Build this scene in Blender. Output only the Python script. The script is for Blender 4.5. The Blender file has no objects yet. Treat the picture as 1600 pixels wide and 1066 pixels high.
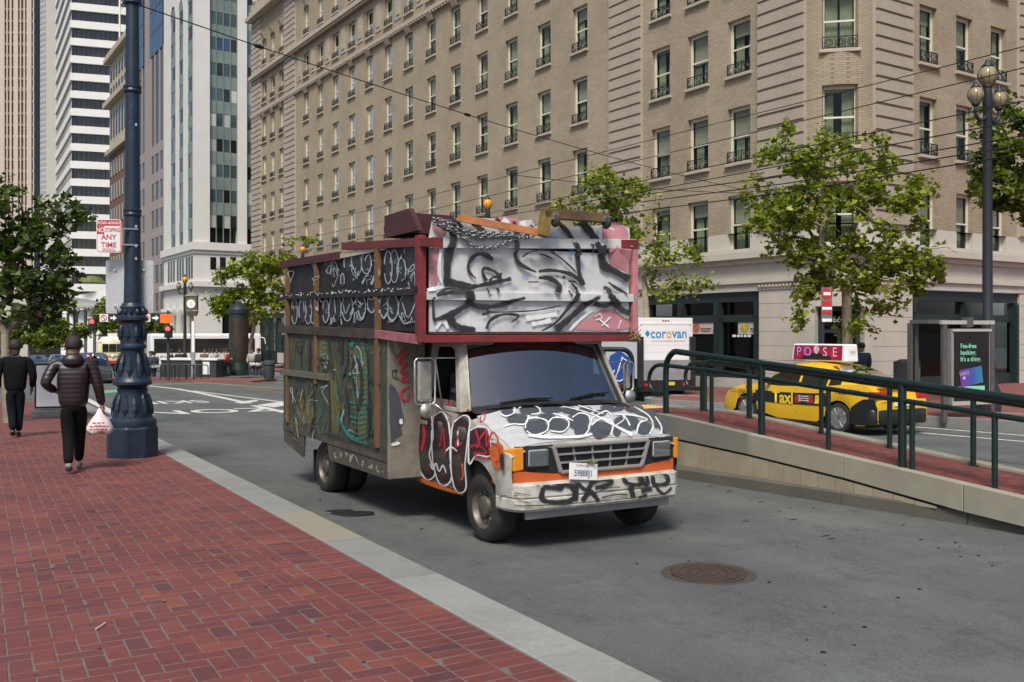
import bpy, bmesh, math, random
from mathutils import Vector, Matrix
random.seed(7)
R = math.radians
scn = bpy.context.scene
# ---------------------------------------------------------------- camera, sky, sun, exposure
ZC = 1.62
cd = bpy.data.cameras.new('camera'); cam = bpy.data.objects.new('camera', cd); scn.collection.objects.link(cam)
cam.location = (0, 0, ZC); cam.rotation_euler = (R(90), 0, 0)
cd.sensor_width = 36; cd.lens = 36*1490/1600; cd.shift_y = -15/1600; cd.clip_end = 3000; cd.clip_start = .05
scn.camera = cam
SUN_EL, SUN_AZ = 54, -170      # azimuth clockwise from +Y (the view direction): high veiled sun behind the camera
wd = bpy.data.worlds.new('World'); scn.world = wd; wd.use_nodes = True
nt = wd.node_tree; bg = nt.nodes['Background']
sky = nt.nodes.new('ShaderNodeTexSky'); sky.sky_type = 'NISHITA'; sky.sun_disc = False
sky.sun_elevation = R(SUN_EL); sky.sun_rotation = R(SUN_AZ); sky.air_density = .7; sky.dust_density = 2.5; sky.ozone_density = 0
nt.links.new(sky.outputs[0], bg.inputs[0]); bg.inputs[1].default_value = .052
sd = bpy.data.lights.new('sun', 'SUN'); sun = bpy.data.objects.new('sun', sd); scn.collection.objects.link(sun)
sd.energy = 1.5; sd.angle = R(18); sd.color = (1, .94, .84)
_d = Vector((math.sin(R(SUN_AZ))*math.cos(R(SUN_EL)), math.cos(R(SUN_AZ))*math.cos(R(SUN_EL)), math.sin(R(SUN_EL))))
sun.rotation_euler = (-_d).to_track_quat('-Z', 'Y').to_euler(); sun.location = _d*60
scn.view_settings.view_transform = 'Standard'; scn.view_settings.look = 'None'
scn.view_settings.gamma = 1; scn.view_settings.use_curve_mapping = False; scn.view_settings.exposure = 1.42
scn.render.engine = 'CYCLES'
# ---------------------------------------------------------------- the lie of the land
# street frame: s runs away along the street, t to the right across it; hotel frame: q along its front, n out to the right
F, CX, CY = 1490., 800., 518.
AZ = 29.24; S_, C_ = math.sin(R(AZ)), math.cos(R(AZ)); FALL = .018
HAZ = 32.85; HS, HC = math.sin(R(HAZ)), math.cos(R(HAZ))
def xy(s, t): return (-S_*s + C_*t, C_*s + S_*t)
def st(x, y): return (-S_*x + C_*y, C_*x + S_*y)
def hxy(q, n): return (-HS*q + HC*n, HC*q + HS*n)
def hqn(x, y): return (-HS*x + HC*y, HC*x + HS*y)
def interp(tab, x):
    if x <= tab[0][0]: return tab[0][1]
    for (a, b), (c, d) in zip(tab, tab[1:]):
        if x <= c: return b + (d-b)*(x-a)/(c-a)
    return tab[-1][1]
ROADH = [(2.9, 1.78), (4.3, 1.85), (8.6, 1.88), (12, 1.93), (20, 2.0), (60, 2.0)]
def road_z(s, t): return ZC - interp(ROADH, t) - FALL*s
def walk_z(s, t): return ZC - interp([(-12, 1.5), (2.9, 1.62)], t) - FALL*s
def far_z(s, t): return ZC - 1.78 - FALL*s
def ray(px, py): return ((px-CX)/F, (CY-py)/F)
def at(px, py, Y):                       # a point seen at (px, py) in the photograph, Y metres into the scene
    u, w = ray(px, py); return Vector((u*Y, Y, ZC + w*Y))
def on_t(px, py, t):
    u, w = ray(px, py); return at(px, py, t/(C_*u + S_))
def on_s(px, py, s):
    u, w = ray(px, py); return at(px, py, s/(-S_*u + C_))
def on_n(px, py, n):
    u, w = ray(px, py); return at(px, py, n/(HC*u + HS))
def on_q(px, py, q):
    u, w = ray(px, py); return at(px, py, q/(-HS*u + HC))
def on_road(px, py, fn=road_z):
    u, w = ray(px, py); Y = 10.
    for _ in range(40):
        s, t = st(u*Y, Y); zg = fn(s, t) - ZC
        Y = Y*.5 + .5*(zg/w) if w < -1e-4 else Y
    return at(px, py, Y)
# ---------------------------------------------------------------- mesh helpers
COL = scn.collection
class MB:
    def __init__(s): s.v = []; s.f = []; s.m = []; s.mi = 0; s.a = None
    def poly(s, pts):
        n = len(s.v); s.v += [tuple(p) for p in pts]; s.f.append(tuple(range(n, n+len(pts)))); s.m.append(s.mi); return s
    def box(s, x0, x1, y0, y1, z0, z1):
        n = len(s.v)
        s.v += [(x, y, z) for z in (z0, z1) for (x, y) in ((x0, y0), (x1, y0), (x1, y1), (x0, y1))]
        for q in ((3,2,1,0), (4,5,6,7), (0,1,5,4), (1,2,6,5), (2,3,7,6), (3,0,4,7)): s.f.append(tuple(n+i for i in q)); s.m.append(s.mi)
        return s
    def bar(s, a, b, w, h=None, up=(0, 0, 1)):        # a square bar from a to b
        a, b, up = Vector(a), Vector(b), Vector(up); h = h or w; d = (b-a).normalized()
        r = d.cross(up)
        if r.length < 1e-4: r = d.cross(Vector((1, 0, 0)))
        r.normalize(); u = r.cross(d); n = len(s.v)
        for p in (a, b):
            for (i, j) in ((-1,-1), (1,-1), (1,1), (-1,1)): s.v.append(tuple(p + r*i*w/2 + u*j*h/2))
        for q in ((3,2,1,0), (4,5,6,7), (0,1,5,4), (1,2,6,5), (2,3,7,6), (3,0,4,7)): s.f.append(tuple(n+i for i in q)); s.m.append(s.mi)
        return s
    def tube(s, path, r, n=8, cap=True, closed=False):
        P = [Vector(p) for p in path]; rs = r if isinstance(r, (list, tuple)) else [r]*len(P)
        base = len(s.v); prev = None; L = len(P)
        for i, p in enumerate(P):
            if closed: d = P[(i+1) % L] - P[i-1]
            else: d = P[min(i+1, L-1)] - P[max(i-1, 0)]
            d = d.normalized() if d.length > 1e-9 else Vector((0, 0, 1))
            if prev is None: u = d.cross(Vector((0, 0, 1))) if abs(d.z) < .95 else d.cross(Vector((1, 0, 0)))
            else: u = prev - d*prev.dot(d)
            u.normalize(); prev = u; w = d.cross(u)
            for k in range(n):
                a = 2*math.pi*k/n; s.v.append(tuple(p + (u*math.cos(a) + w*math.sin(a))*rs[i]))
        for i in range(L if closed else L-1):
            j = (i+1) % L
            for k in range(n):
                k2 = (k+1) % n; s.f.append((base+i*n+k, base+i*n+k2, base+j*n+k2, base+j*n+k)); s.m.append(s.mi)
        if cap and not closed:
            s.f.append(tuple(base+k for k in range(n))[::-1]); s.f.append(tuple(base+(L-1)*n+k for k in range(n))); s.m += [s.mi]*2
        return s
    def lathe(s, prof, n=16, c=(0, 0, 0), ax='z', a0=0, caps=True):
        base = len(s.v)
        for (r, z) in prof:
            for k in range(n):
                a = a0 + 2*math.pi*k/n; x, y = r*math.cos(a), r*math.sin(a)
                p = (x, y, z) if ax == 'z' else ((z, x, y) if ax == 'x' else (x, z, y))
                s.v.append((c[0]+p[0], c[1]+p[1], c[2]+p[2]))
        for i in range(len(prof)-1):
            for k in range(n):
                k2 = (k+1) % n; s.f.append((base+i*n+k, base+i*n+k2, base+(i+1)*n+k2, base+(i+1)*n+k)); s.m.append(s.mi)
        for i, rv in ((0, True), (len(prof)-1, False)):
            if caps and prof[i][0] > 1e-4:
                q = [base+i*n+k for k in range(n)]; s.f.append(tuple(q[::-1] if rv else q)); s.m.append(s.mi)
        return s
    def prism(s, pts, d):                 # 3-D outline pushed along vector d
        d = Vector(d); n = len(pts); b = len(s.v)
        s.v += [tuple(p) for p in pts] + [tuple(Vector(p)+d) for p in pts]
        s.f.append(tuple(range(b, b+n))[::-1]); s.f.append(tuple(range(b+n, b+2*n))); s.m += [s.mi]*2
        for i in range(n):
            j = (i+1) % n; s.f.append((b+i, b+j, b+n+j, b+n+i)); s.m.append(s.mi)
        return s
    def loft(s, rings, cap=True):
        b = len(s.v); n = len(rings[0])
        for r_ in rings: s.v += [tuple(p) for p in r_]
        for i in range(len(rings)-1):
            for k in range(n):
                k2 = (k+1) % n; s.f.append((b+i*n+k, b+i*n+k2, b+(i+1)*n+k2, b+(i+1)*n+k)); s.m.append(s.mi)
        if cap:
            s.f.append(tuple(b+k for k in range(n))[::-1]); s.f.append(tuple(b+(len(rings)-1)*n+k for k in range(n))); s.m += [s.mi]*2
        return s
    def mesh(s, name, mats, smooth=False):
        me = bpy.data.meshes.new(name); me.from_pydata(s.v, [], s.f)
        mats = mats if isinstance(mats, (list, tuple)) else [mats]
        for m in mats: me.materials.append(m)
        if len(mats) > 1: me.polygons.foreach_set('material_index', s.m)
        if smooth: me.polygons.foreach_set('use_smooth', [True]*len(me.polygons))
        if s.a:
            at_ = me.attributes.new('a', 'FLOAT', 'POINT'); at_.data.foreach_set('value', s.a)
        me.validate(); me.update(); return me
    def build(s, name, mats, parent=None, smooth=False, bevel=0, sub=0, loc=None, sharp=None):
        bm = bmesh.new(); me = s.mesh(name, mats, smooth)
        if not s.a:
            bm.from_mesh(me); bmesh.ops.recalc_face_normals(bm, faces=bm.faces); bm.to_mesh(me)
        bm.free()
        o = bpy.data.objects.new(name, me); COL.objects.link(o)
        if parent: o.parent = parent
        if loc is not None: o.location = loc
        if bevel:
            b = o.modifiers.new('b', 'BEVEL'); b.width = bevel; b.segments = 2; b.limit_method = 'ANGLE'; b.angle_limit = R(35)
        if sub:
            b = o.modifiers.new('s', 'SUBSURF'); b.levels = sub; b.render_levels = sub
        if smooth and sharp:
            me.set_sharp_from_angle(angle=R(sharp))
        return o
def tag(o, label=None, cat=None, group=None, kind=None):
    if label: o['label'] = label
    if cat: o['category'] = cat
    if group: o['group'] = group
    if kind: o['kind'] = kind
    return o
def thing(name, label, cat, loc=(0, 0, 0), rz=0, group=None):
    o = bpy.data.objects.new(name, None); COL.objects.link(o); o.empty_display_size = .3
    o.location = loc; o.rotation_euler = (0, 0, R(rz)); return tag(o, label, cat, group)
def inst(src, parent=None, loc=None, rz=None, name=None):
    c = src.copy(); COL.objects.link(c); c.parent = parent if parent else src.parent
    if loc is not None: c.location = loc
    if rz is not None: c.rotation_euler = (0, 0, R(rz))
    return c
def copy_tree(o, parent=None):
    c = o.copy(); COL.objects.link(c); c.parent = parent
    for ch in list(o.children): copy_tree(ch, c)
    return c
def struct(o): o['kind'] = 'structure'; return o
def to_local(root, p):
    return Matrix.Rotation(-root.rotation_euler.z, 4, 'Z') @ (Vector(p) - root.location)
def text(body, size, M4, mat, parent=None, name='lettering', bold=0, extrude=.0, ax='CENTER', sx=1, label=None):
    cu = bpy.data.curves.new('t', 'FONT'); cu.body = body; cu.size = size; cu.align_x = ax; cu.align_y = 'CENTER'; cu.offset = bold; cu.extrude = extrude
    cu.resolution_u = 3
    o = bpy.data.objects.new('t', cu); COL.objects.link(o)
    dg = bpy.context.evaluated_depsgraph_get(); me = bpy.data.meshes.new_from_object(o.evaluated_get(dg)); bpy.data.objects.remove(o)
    me.transform(M4 @ Matrix.Diagonal((sx, 1, 1, 1))); me.materials.clear(); me.materials.append(mat); me.name = name
    n = bpy.data.objects.new(name, me); COL.objects.link(n); n.parent = parent
    return n
def fine_print(M4, w, h, lines, mat, parent):          # print too small to read in the photograph: rows of broken dashes
    m = MB(); rp = random.Random(int(w*1000))
    for i in range(lines):
        x = -w/2; z = h*(lines/2-i-.5)*2
        while x < w/2-h:
            l = rp.uniform(.6, 2.5)*h; m.poly([M4 @ Vector(q) for q in ((x, z-h/2, 0), (x+l, z-h/2, 0), (x+l, z+h/2, 0), (x, z+h/2, 0))]); x += l+h*.6
    o = m.build('fine_print', mat, parent); o['kind'] = 'stuff'; return o
def basis(o, right, up):                 # text matrix: origin, right and up directions
    r = Vector(right).normalized(); u = Vector(up); u = (u - r*u.dot(r)).normalized(); n = r.cross(u)
    return Matrix(((r.x, u.x, n.x, o[0]), (r.y, u.y, n.y, o[1]), (r.z, u.z, n.z, o[2]), (0, 0, 0, 1)))
def smooth_path(pts, k=6, closed=False):
    P = [Vector(p) for p in pts]; out = []; n = len(P)
    if n < 3: return [P[0].lerp(P[-1], i/6) for i in range(7)]
    for i in range(n if closed else n-1):
        if closed: a, b, c, d = P[(i-1) % n], P[i], P[(i+1) % n], P[(i+2) % n]
        else: a, b, c, d = P[max(i-1, 0)], P[i], P[i+1], P[min(i+2, n-1)]
        for j in range(k):
            t = j/k
            out.append(.5*((2*b) + (c-a)*t + (2*a-5*b+4*c-d)*t*t + (3*b-a-3*c+d)*t**3))
    if not closed: out.append(P[-1])
    return out
def strokes(name, items, fn, mat, parent, lift=.004, soft=.35, k=6):
    # sprayed lines: items = [(points, width)], fn maps a 2-D point to (surface point, outward normal); soft = share of the width that fades
    li = lift
    for it in items:
        m = MB(); m.a = []
        pts, w = it[0], it[1]; closed = len(it) > 2 and it[2]
        P = smooth_path([(p[0], p[1], 0) for p in pts], k, closed)
        if closed: P = P + [P[0]]
        ws = w if isinstance(w, (list, tuple)) else None
        base = len(m.v); L = len(P)
        for i, p in enumerate(P):
            d = (P[min(i+1, L-1)] - P[max(i-1, 0)]); d.z = 0
            d = d.normalized() if d.length > 1e-9 else Vector((1, 0, 0)); r = Vector((-d.y, d.x, 0))
            ww = interp([(j/(len(ws)-1), x) for j, x in enumerate(ws)], i/(L-1)) if ws else w
            ww *= 1 + .16*math.sin(i*.55+li*4000) + .08*math.sin(i*1.7)
            e = 0 if closed else (1 if 0 < i < L-1 else 0)
            for j, (o, al) in enumerate(((-.5, 0), (-.5+soft*.5, 1), (.5-soft*.5, 1), (.5, 0))):
                q = p + r*ww*o; c, nn = fn(q.x, q.y)
                m.v.append(tuple(c + nn*(li + .0006*i/L))); m.a.append(al if (e or closed) else al*.6)
        for i in range(L-1):
            for j in range(3):
                m.f.append((base+i*4+j, base+i*4+j+1, base+i*4+j+5, base+i*4+j+4)); m.m.append(0)
        li += .0004; m.build(name, mat, parent)
def blob(name, outlines, fn, mat, parent, lift=.003, soft=.0):
    # filled painted areas: each outline fanned from its centre, edge fades over `soft` of the radius
    li = lift
    for pts in outlines:
        m = MB(); m.a = []
        P = smooth_path([(p[0], p[1], 0) for p in pts], 4, True); c = sum(P, Vector())/len(P); b = len(m.v); n = len(P)
        for q, al in [(c, 1)] + [(c.lerp(p, 1-soft), 1) for p in P] + [(p, 0 if soft else 1) for p in P]:
            x, nn = fn(q.x, q.y); m.v.append(tuple(x + nn*li)); m.a.append(al)
        for i in range(n):
            j = (i+1) % n; m.f.append((b, b+1+i, b+1+j)); m.m.append(0)
            if soft: m.f.append((b+1+i, b+1+n+i, b+1+n+j, b+1+j)); m.m.append(0)
        li += .0004; m.build(name, mat, parent)
# ---------------------------------------------------------------- materials
def newmat(name):
    m = bpy.data.materials.new(name); m.use_nodes = True; t = m.node_tree; return m, t, t.nodes['Principled BSDF']
def nd(t, ty, **kw):
    n = t.nodes.new(ty)
    for k, v in kw.items(): setattr(n, k, v)
    return n
def ramp(t, src, stops):
    r = nd(t, 'ShaderNodeValToRGB'); e = r.color_ramp.elements
    while len(e) < len(stops): e.new(.5)
    for x, (p, c) in zip(e, stops): x.position = p; x.color = (*c, 1) if len(c) == 3 else c
    t.links.new(src, r.inputs[0]); return r.outputs[0]
def sc(c, k): return tuple(max(0, min(1, x*k)) for x in c)
def noise_(t, scale, detail=4, rough=.6, vec=None, dim=None):
    n = nd(t, 'ShaderNodeTexNoise'); n.inputs['Scale'].default_value = scale; n.inputs['Detail'].default_value = detail; n.inputs['Roughness'].default_value = rough
    if vec is None:
        g = nd(t, 'ShaderNodeTexCoord'); vec = g.outputs['Object']
    t.links.new(vec, n.inputs['Vector']); return n
def mixc(t, fac, a, b, mode='MIX'):
    x = nd(t, 'ShaderNodeMix', data_type='RGBA', blend_type=mode)
    for i, v in ((0, fac), (6, a), (7, b)):
        if hasattr(v, 'is_linked'): t.links.new(v, x.inputs[i])
        else: x.inputs[i].default_value = (*v, 1) if isinstance(v, tuple) and len(v) == 3 else v
    return x.outputs[2]
MC = {}
def M(name, col, rough=.6, var=.18, scale=3., metal=0, bump=0, bscale=None, dirt=0, dcol=(.05, .045, .04), island=0, spec=.5, coat=0, emit=0, dscale=1.5, rnd=0):
    if name in MC: return MC[name]
    m, t, p = newmat(name); MC[name] = m
    n = noise_(t, scale); c = ramp(t, n.outputs[0], [(.25, sc(col, 1-var)), (.75, sc(col, 1+var))])
    if island:
        g = nd(t, 'ShaderNodeNewGeometry'); r = ramp(t, g.outputs['Random Per Island'], [(0, (1-island,)*3), (1, (1+island*.8,)*3)]); c = mixc(t, 1., c, r, 'MULTIPLY')
    if rnd:
        g = nd(t, 'ShaderNodeObjectInfo'); r = ramp(t, g.outputs['Random'], [(0, (1-rnd,)*3), (1, (1+rnd*.8,)*3)]); c = mixc(t, 1., c, r, 'MULTIPLY')
    if dirt:
        d = noise_(t, dscale, 8, .7); f = ramp(t, d.outputs[0], [(.52-.2*dirt, (0, 0, 0)), (.72-.12*dirt, (1, 1, 1))])
        k = nd(t, 'ShaderNodeMath', operation='MULTIPLY'); k.inputs[1].default_value = min(1, dirt); t.links.new(f, k.inputs[0])
        c = mixc(t, k.outputs[0], c, dcol)
    t.links.new(c, p.inputs['Base Color'])
    rr = ramp(t, n.outputs[0], [(.2, (max(0, rough-.1),)*3), (.8, (min(1, rough+.1),)*3)]); t.links.new(rr, p.inputs['Roughness'])
    p.inputs['Metallic'].default_value = metal; p.inputs['Specular IOR Level'].default_value = spec
    if coat: p.inputs['Coat Weight'].default_value = coat; p.inputs['Coat Roughness'].default_value = .06
    if bump:
        b = nd(t, 'ShaderNodeBump'); b.inputs['Strength'].default_value = bump; b.inputs['Distance'].default_value = .02
        bn = noise_(t, bscale or scale*6, 6); t.links.new(bn.outputs[0], b.inputs['Height']); t.links.new(b.outputs[0], p.inputs['Normal'])
    if emit: p.inputs['Emission Color'].default_value = (*col, 1); p.inputs['Emission Strength'].default_value = emit
    return m
def spray(name, col, rough=.5, wear=.25, solid=1.):
    m, t, p = newmat(name)
    p.inputs['Base Color'].default_value = (*col, 1); p.inputs['Roughness'].default_value = rough
    a = nd(t, 'ShaderNodeAttribute', attribute_name='a'); tr = nd(t, 'ShaderNodeBsdfTransparent'); mx = nd(t, 'ShaderNodeMixShader')
    n = noise_(t, 60, 3); n2 = noise_(t, 9, 6, .7)
    f = nd(t, 'ShaderNodeMath', operation='MULTIPLY_ADD'); t.links.new(n.outputs[0], f.inputs[0]); f.inputs[1].default_value = .5; f.inputs[2].default_value = -.25
    g = nd(t, 'ShaderNodeMath', operation='ADD'); t.links.new(a.outputs['Fac'], g.inputs[0]); t.links.new(f.outputs[0], g.inputs[1])
    w = ramp(t, n2.outputs[0], [(.33-.1*(1-wear), (1-wear*1.6 if wear < .6 else 0,)*3), (.5, (1, 1, 1))])
    h = nd(t, 'ShaderNodeMath', operation='MULTIPLY', use_clamp=True); t.links.new(g.outputs[0], h.inputs[0]); t.links.new(w, h.inputs[1])
    k = nd(t, 'ShaderNodeMath', operation='MULTIPLY', use_clamp=True); t.links.new(h.outputs[0], k.inputs[0]); k.inputs[1].default_value = solid
    t.links.new(k.outputs[0], mx.inputs[0]); t.links.new(tr.outputs[0], mx.inputs[1]); t.links.new(p.outputs[0], mx.inputs[2])
    t.links.new(mx.outputs[0], t.nodes['Material Output'].inputs[0]); MC[name] = m; return m
def glass(name, tint=(.6, .7, .68), refl=.12, rough=.02, ior=1.5):
    m, t, p = newmat(name); t.nodes.remove(p)
    tr = nd(t, 'ShaderNodeBsdfTransparent'); tr.inputs[0].default_value = (*tint, 1)
    gl = nd(t, 'ShaderNodeBsdfGlossy'); gl.inputs['Roughness'].default_value = rough; gl.inputs[0].default_value = (.95, .97, 1, 1)
    lw = nd(t, 'ShaderNodeFresnel'); lw.inputs[0].default_value = ior
    a = nd(t, 'ShaderNodeMath', operation='ADD', use_clamp=True); a.inputs[1].default_value = refl; t.links.new(lw.outputs[0], a.inputs[0])
    mx = nd(t, 'ShaderNodeMixShader'); t.links.new(a.outputs[0], mx.inputs[0]); t.links.new(tr.outputs[0], mx.inputs[1]); t.links.new(gl.outputs[0], mx.inputs[2])
    t.links.new(mx.outputs[0], t.nodes['Material Output'].inputs[0]); MC[name] = m; return m
def brickwall(name, c1, c2, mortar, bw=.24, bh=.075, var=.15):
    m, t, p = newmat(name); g = nd(t, 'ShaderNodeTexCoord'); sp = nd(t, 'ShaderNodeSeparateXYZ'); t.links.new(g.outputs['Object'], sp.inputs[0])
    ad = nd(t, 'ShaderNodeMath', operation='ADD'); t.links.new(sp.outputs[0], ad.inputs[0]); t.links.new(sp.outputs[1], ad.inputs[1])
    cb = nd(t, 'ShaderNodeCombineXYZ'); t.links.new(ad.outputs[0], cb.inputs[0]); t.links.new(sp.outputs[2], cb.inputs[1])
    b = nd(t, 'ShaderNodeTexBrick'); b.inputs['Scale'].default_value = 1; b.inputs['Brick Width'].default_value = bw; b.inputs['Row Height'].default_value = bh
    b.inputs['Mortar Size'].default_value = .009; b.inputs['Color1'].default_value = (*c1, 1); b.inputs['Color2'].default_value = (*c2, 1); b.inputs['Mortar'].default_value = (*mortar, 1)
    t.links.new(cb.outputs[0], b.inputs['Vector'])
    n = noise_(t, .35, 6, .65); r = ramp(t, n.outputs[0], [(.3, (1-var*1.5,)*3), (.7, (1+var*.7,)*3)]); c = mixc(t, 1., b.outputs['Color'], r, 'MULTIPLY')
    n2 = noise_(t, 1.7, 6, .7); r2 = ramp(t, n2.outputs[0], [(.55, (1, 1, 1)), (.8, (.72, .66, .6))]); c = mixc(t, .6, c, r2, 'MULTIPLY')
    t.links.new(c, p.inputs['Base Color']); p.inputs['Roughness'].default_value = .85
    bp = nd(t, 'ShaderNodeBump'); bp.inputs['Strength'].default_value = .6; bp.inputs['Distance'].default_value = .01; bp.invert = True
    t.links.new(b.outputs['Fac'], bp.inputs['Height']); t.links.new(bp.outputs[0], p.inputs['Normal']); MC[name] = m; return m
def leafmat(name, c1, c2):
    m, t, p = newmat(name); g = nd(t, 'ShaderNodeNewGeometry')
    c = ramp(t, g.outputs['Random Per Island'], [(0, c1), (.6, sc(c2, .8)), (1, c2)])
    t.links.new(c, p.inputs['Base Color']); p.inputs['Roughness'].default_value = .45
    tl = nd(t, 'ShaderNodeBsdfTranslucent'); k = mixc(t, 1., c, (1., 1.25, .45), 'MULTIPLY'); t.links.new(k, tl.inputs[0])
    mx = nd(t, 'ShaderNodeMixShader'); mx.inputs[0].default_value = .35; t.links.new(p.outputs[0], mx.inputs[1]); t.links.new(tl.outputs[0], mx.inputs[2])
    t.links.new(mx.outputs[0], t.nodes['Material Output'].inputs[0]); MC[name] = m; return m
# ---------------------------------------------------------------- shared materials
def asphalt():
    m, t, p = newmat('asphalt')
    a = noise_(t, 75, 4, .75); b = noise_(t, .45, 6, .65); c2 = noise_(t, 2.2, 8, .75)
    c = ramp(t, a.outputs[0], [(.3, (.06, .068, .068)), (.5, (.1, .11, .109)), (.75, (.175, .188, .183))])
    c = mixc(t, .75, c, ramp(t, b.outputs[0], [(.3, (.62, .64, .64)), (.7, (1.2, 1.2, 1.16))]), 'MULTIPLY')
    c = mixc(t, .6, c, ramp(t, c2.outputs[0], [(.32, (.45, .45, .45)), (.45, (1, 1, 1)), (.7, (1.08, 1.08, 1.06))]), 'MULTIPLY')
    # long cracks
    g = nd(t, 'ShaderNodeTexCoord'); mp = nd(t, 'ShaderNodeMapping'); mp.inputs['Scale'].default_value = (.5, .22, 1); t.links.new(g.outputs['Object'], mp.inputs[0])
    w = noise_(t, 1.3, 8, .75, mp.outputs[0]); cr = ramp(t, w.outputs[0], [(.488, (1, 1, 1)), (.498, (.72, .72, .72)), (.502, (.72, .72, .72)), (.512, (1, 1, 1))]); c = mixc(t, .8, c, cr, 'MULTIPLY')
    sp = nd(t, 'ShaderNodeSeparateXYZ'); t.links.new(g.outputs['Object'], sp.inputs[0])      # polished wheel tracks
    sn = nd(t, 'ShaderNodeMath', operation='SINE'); ml = nd(t, 'ShaderNodeMath', operation='MULTIPLY'); ml.inputs[1].default_value = 3.4; t.links.new(sp.outputs[0], ml.inputs[0]); t.links.new(ml.outputs[0], sn.inputs[0])
    c = mixc(t, .5, c, ramp(t, sn.outputs[0], [(0, (.8, .8, .8)), (1, (1.08, 1.08, 1.06))]), 'MULTIPLY')
    t.links.new(c, p.inputs['Base Color']); p.inputs['Roughness'].default_value = .78
    bp = nd(t, 'ShaderNodeBump'); bp.inputs['Strength'].default_value = .5; bp.inputs['Distance'].default_value = .006; t.links.new(a.outputs[0], bp.inputs['Height']); t.links.new(bp.outputs[0], p.inputs['Normal'])
    MC['asphalt'] = m; return m
asphalt()
M('mortar', (.13, .12, .112), .9, .25, 8, bump=.4)
def paver(name, rnd):
    m, t, p = newmat(name); g = nd(t, 'ShaderNodeObjectInfo' if rnd else 'ShaderNodeNewGeometry')
    c = ramp(t, g.outputs['Random' if rnd else 'Random Per Island'], [(0, (.105, .04, .045)), (.12, (.14, .044, .042)), (.6, (.165, .049, .043)), (.93, (.178, .055, .044)), (1, (.205, .065, .04))])
    n = noise_(t, 1.1, 6, .7, nd(t, 'ShaderNodeNewGeometry').outputs['Position']); c = mixc(t, .75, c, ramp(t, n.outputs[0], [(.3, (.62, .55, .62)), (.65, (1.1, 1.08, 1.05))]), 'MULTIPLY')
    n2 = noise_(t, 90, 4, .7); c = mixc(t, .5, c, ramp(t, n2.outputs[0], [(.3, (.75, .75, .75)), (.7, (1.15, 1.15, 1.15))]), 'MULTIPLY')
    t.links.new(c, p.inputs['Base Color']); p.inputs['Roughness'].default_value = .62
    b = nd(t, 'ShaderNodeBump'); b.inputs['Strength'].default_value = .25; b.inputs['Distance'].default_value = .004; t.links.new(n2.outputs[0], b.inputs['Height']); t.links.new(b.outputs[0], p.inputs['Normal'])
    MC[name] = m; return m
paver('paver', False); paver('paver_single', True)
M('granite', (.235, .24, .23), .75, .14, 30, bump=.15, dirt=.35, dcol=(.12, .12, .11), rnd=.12)
M('granite_tan', (.24, .222, .175), .75, .12, 30, bump=.15, dirt=.2, dcol=(.2, .18, .14))
M('concrete', (.28, .268, .21), .85, .12, 4, bump=.15, bscale=60, dirt=.3, dcol=(.17, .155, .12))
M('concrete_grey', (.20, .20, .17), .85, .2, 3, bump=.2, bscale=60, dirt=.5, dcol=(.1, .1, .09))
M('kerb_dark', (.10, .094, .078), .85, .3, 3, bump=.25, bscale=50, dirt=.5, dcol=(.04, .04, .035))
M('tile_tan', (.32, .285, .205), .6, .12, 5, dirt=.3, dcol=(.18, .15, .1), rnd=.1)
M('dark_gap', (.02, .02, .018), .9)
M('line_white', (.62, .62, .6), .7, .2, 12, dirt=.55, dcol=(.2, .2, .2), dscale=7)
M('line_yellow', (.62, .38, .05), .7, .2, 12, dirt=.5, dcol=(.2, .17, .1), dscale=7)
M('green_paint', (.007, .018, .0175), .35, .2, 4, bump=.03, spec=.5)
M('dome_yellow', (.62, .42, .16), .7, .1)
M('iron', (.075, .055, .045), .6, .3, 25, metal=.4, bump=.3)
M('steel_rail', (.3, .29, .28), .35, .2, 20, metal=.8)
M('tar', (.012, .012, .013), .6, .2)
M('black_paint', (.012, .012, .013), .4, .15)
M('white_paint', (.75, .75, .73), .45, .06, 3)
M('chrome', (.75, .75, .73), .18, .1, 10, metal=1)
M('chrome_dull', (.55, .54, .5), .35, .2, 10, metal=.9)
M('rubber', (.02, .019, .018), .75, .25, 12, bump=.15, dirt=.4, dcol=(.06, .055, .048), dscale=5)
M('dark', (.008, .008, .008), .8)
def SF(o): o.rotation_euler = (0, 0, R(AZ)); return o
def grid(name, ts, ss, zf, mat):
    m = MB()
    for a, b in zip(ss, ss[1:]):
        for c, d in zip(ts, ts[1:]):
            m.poly([(c, a, zf(a, c)), (d, a, zf(a, d)), (d, b, zf(b, d)), (c, b, zf(b, c))])
    return struct(SF(m.build(name, mat)))
# ---------------------------------------------------------------- ground, road
g = MB(); g.poly([(-1500, -200, -.9), (1500, -200, -.9), (1500, 60, -2.2), (-1500, 60, -2.2)]); g.poly([(-1500, 60, -2.2), (1500, 60, -2.2), (1500, 2500, -42), (-1500, 2500, -42)])
struct(g.build('ground', MC['asphalt']))
road = grid('road', [2.88, 4.3, 8.6, 12, 20, 34, 60], [-6, 0, 8, 16, 24, 34], road_z, MC['asphalt'])
road2 = grid('road', [-70, 2.88, 4.3, 8.6, 12, 20, 34, 60], [34, 60, 100, 160, 300, 620], road_z, MC['asphalt'])
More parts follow.
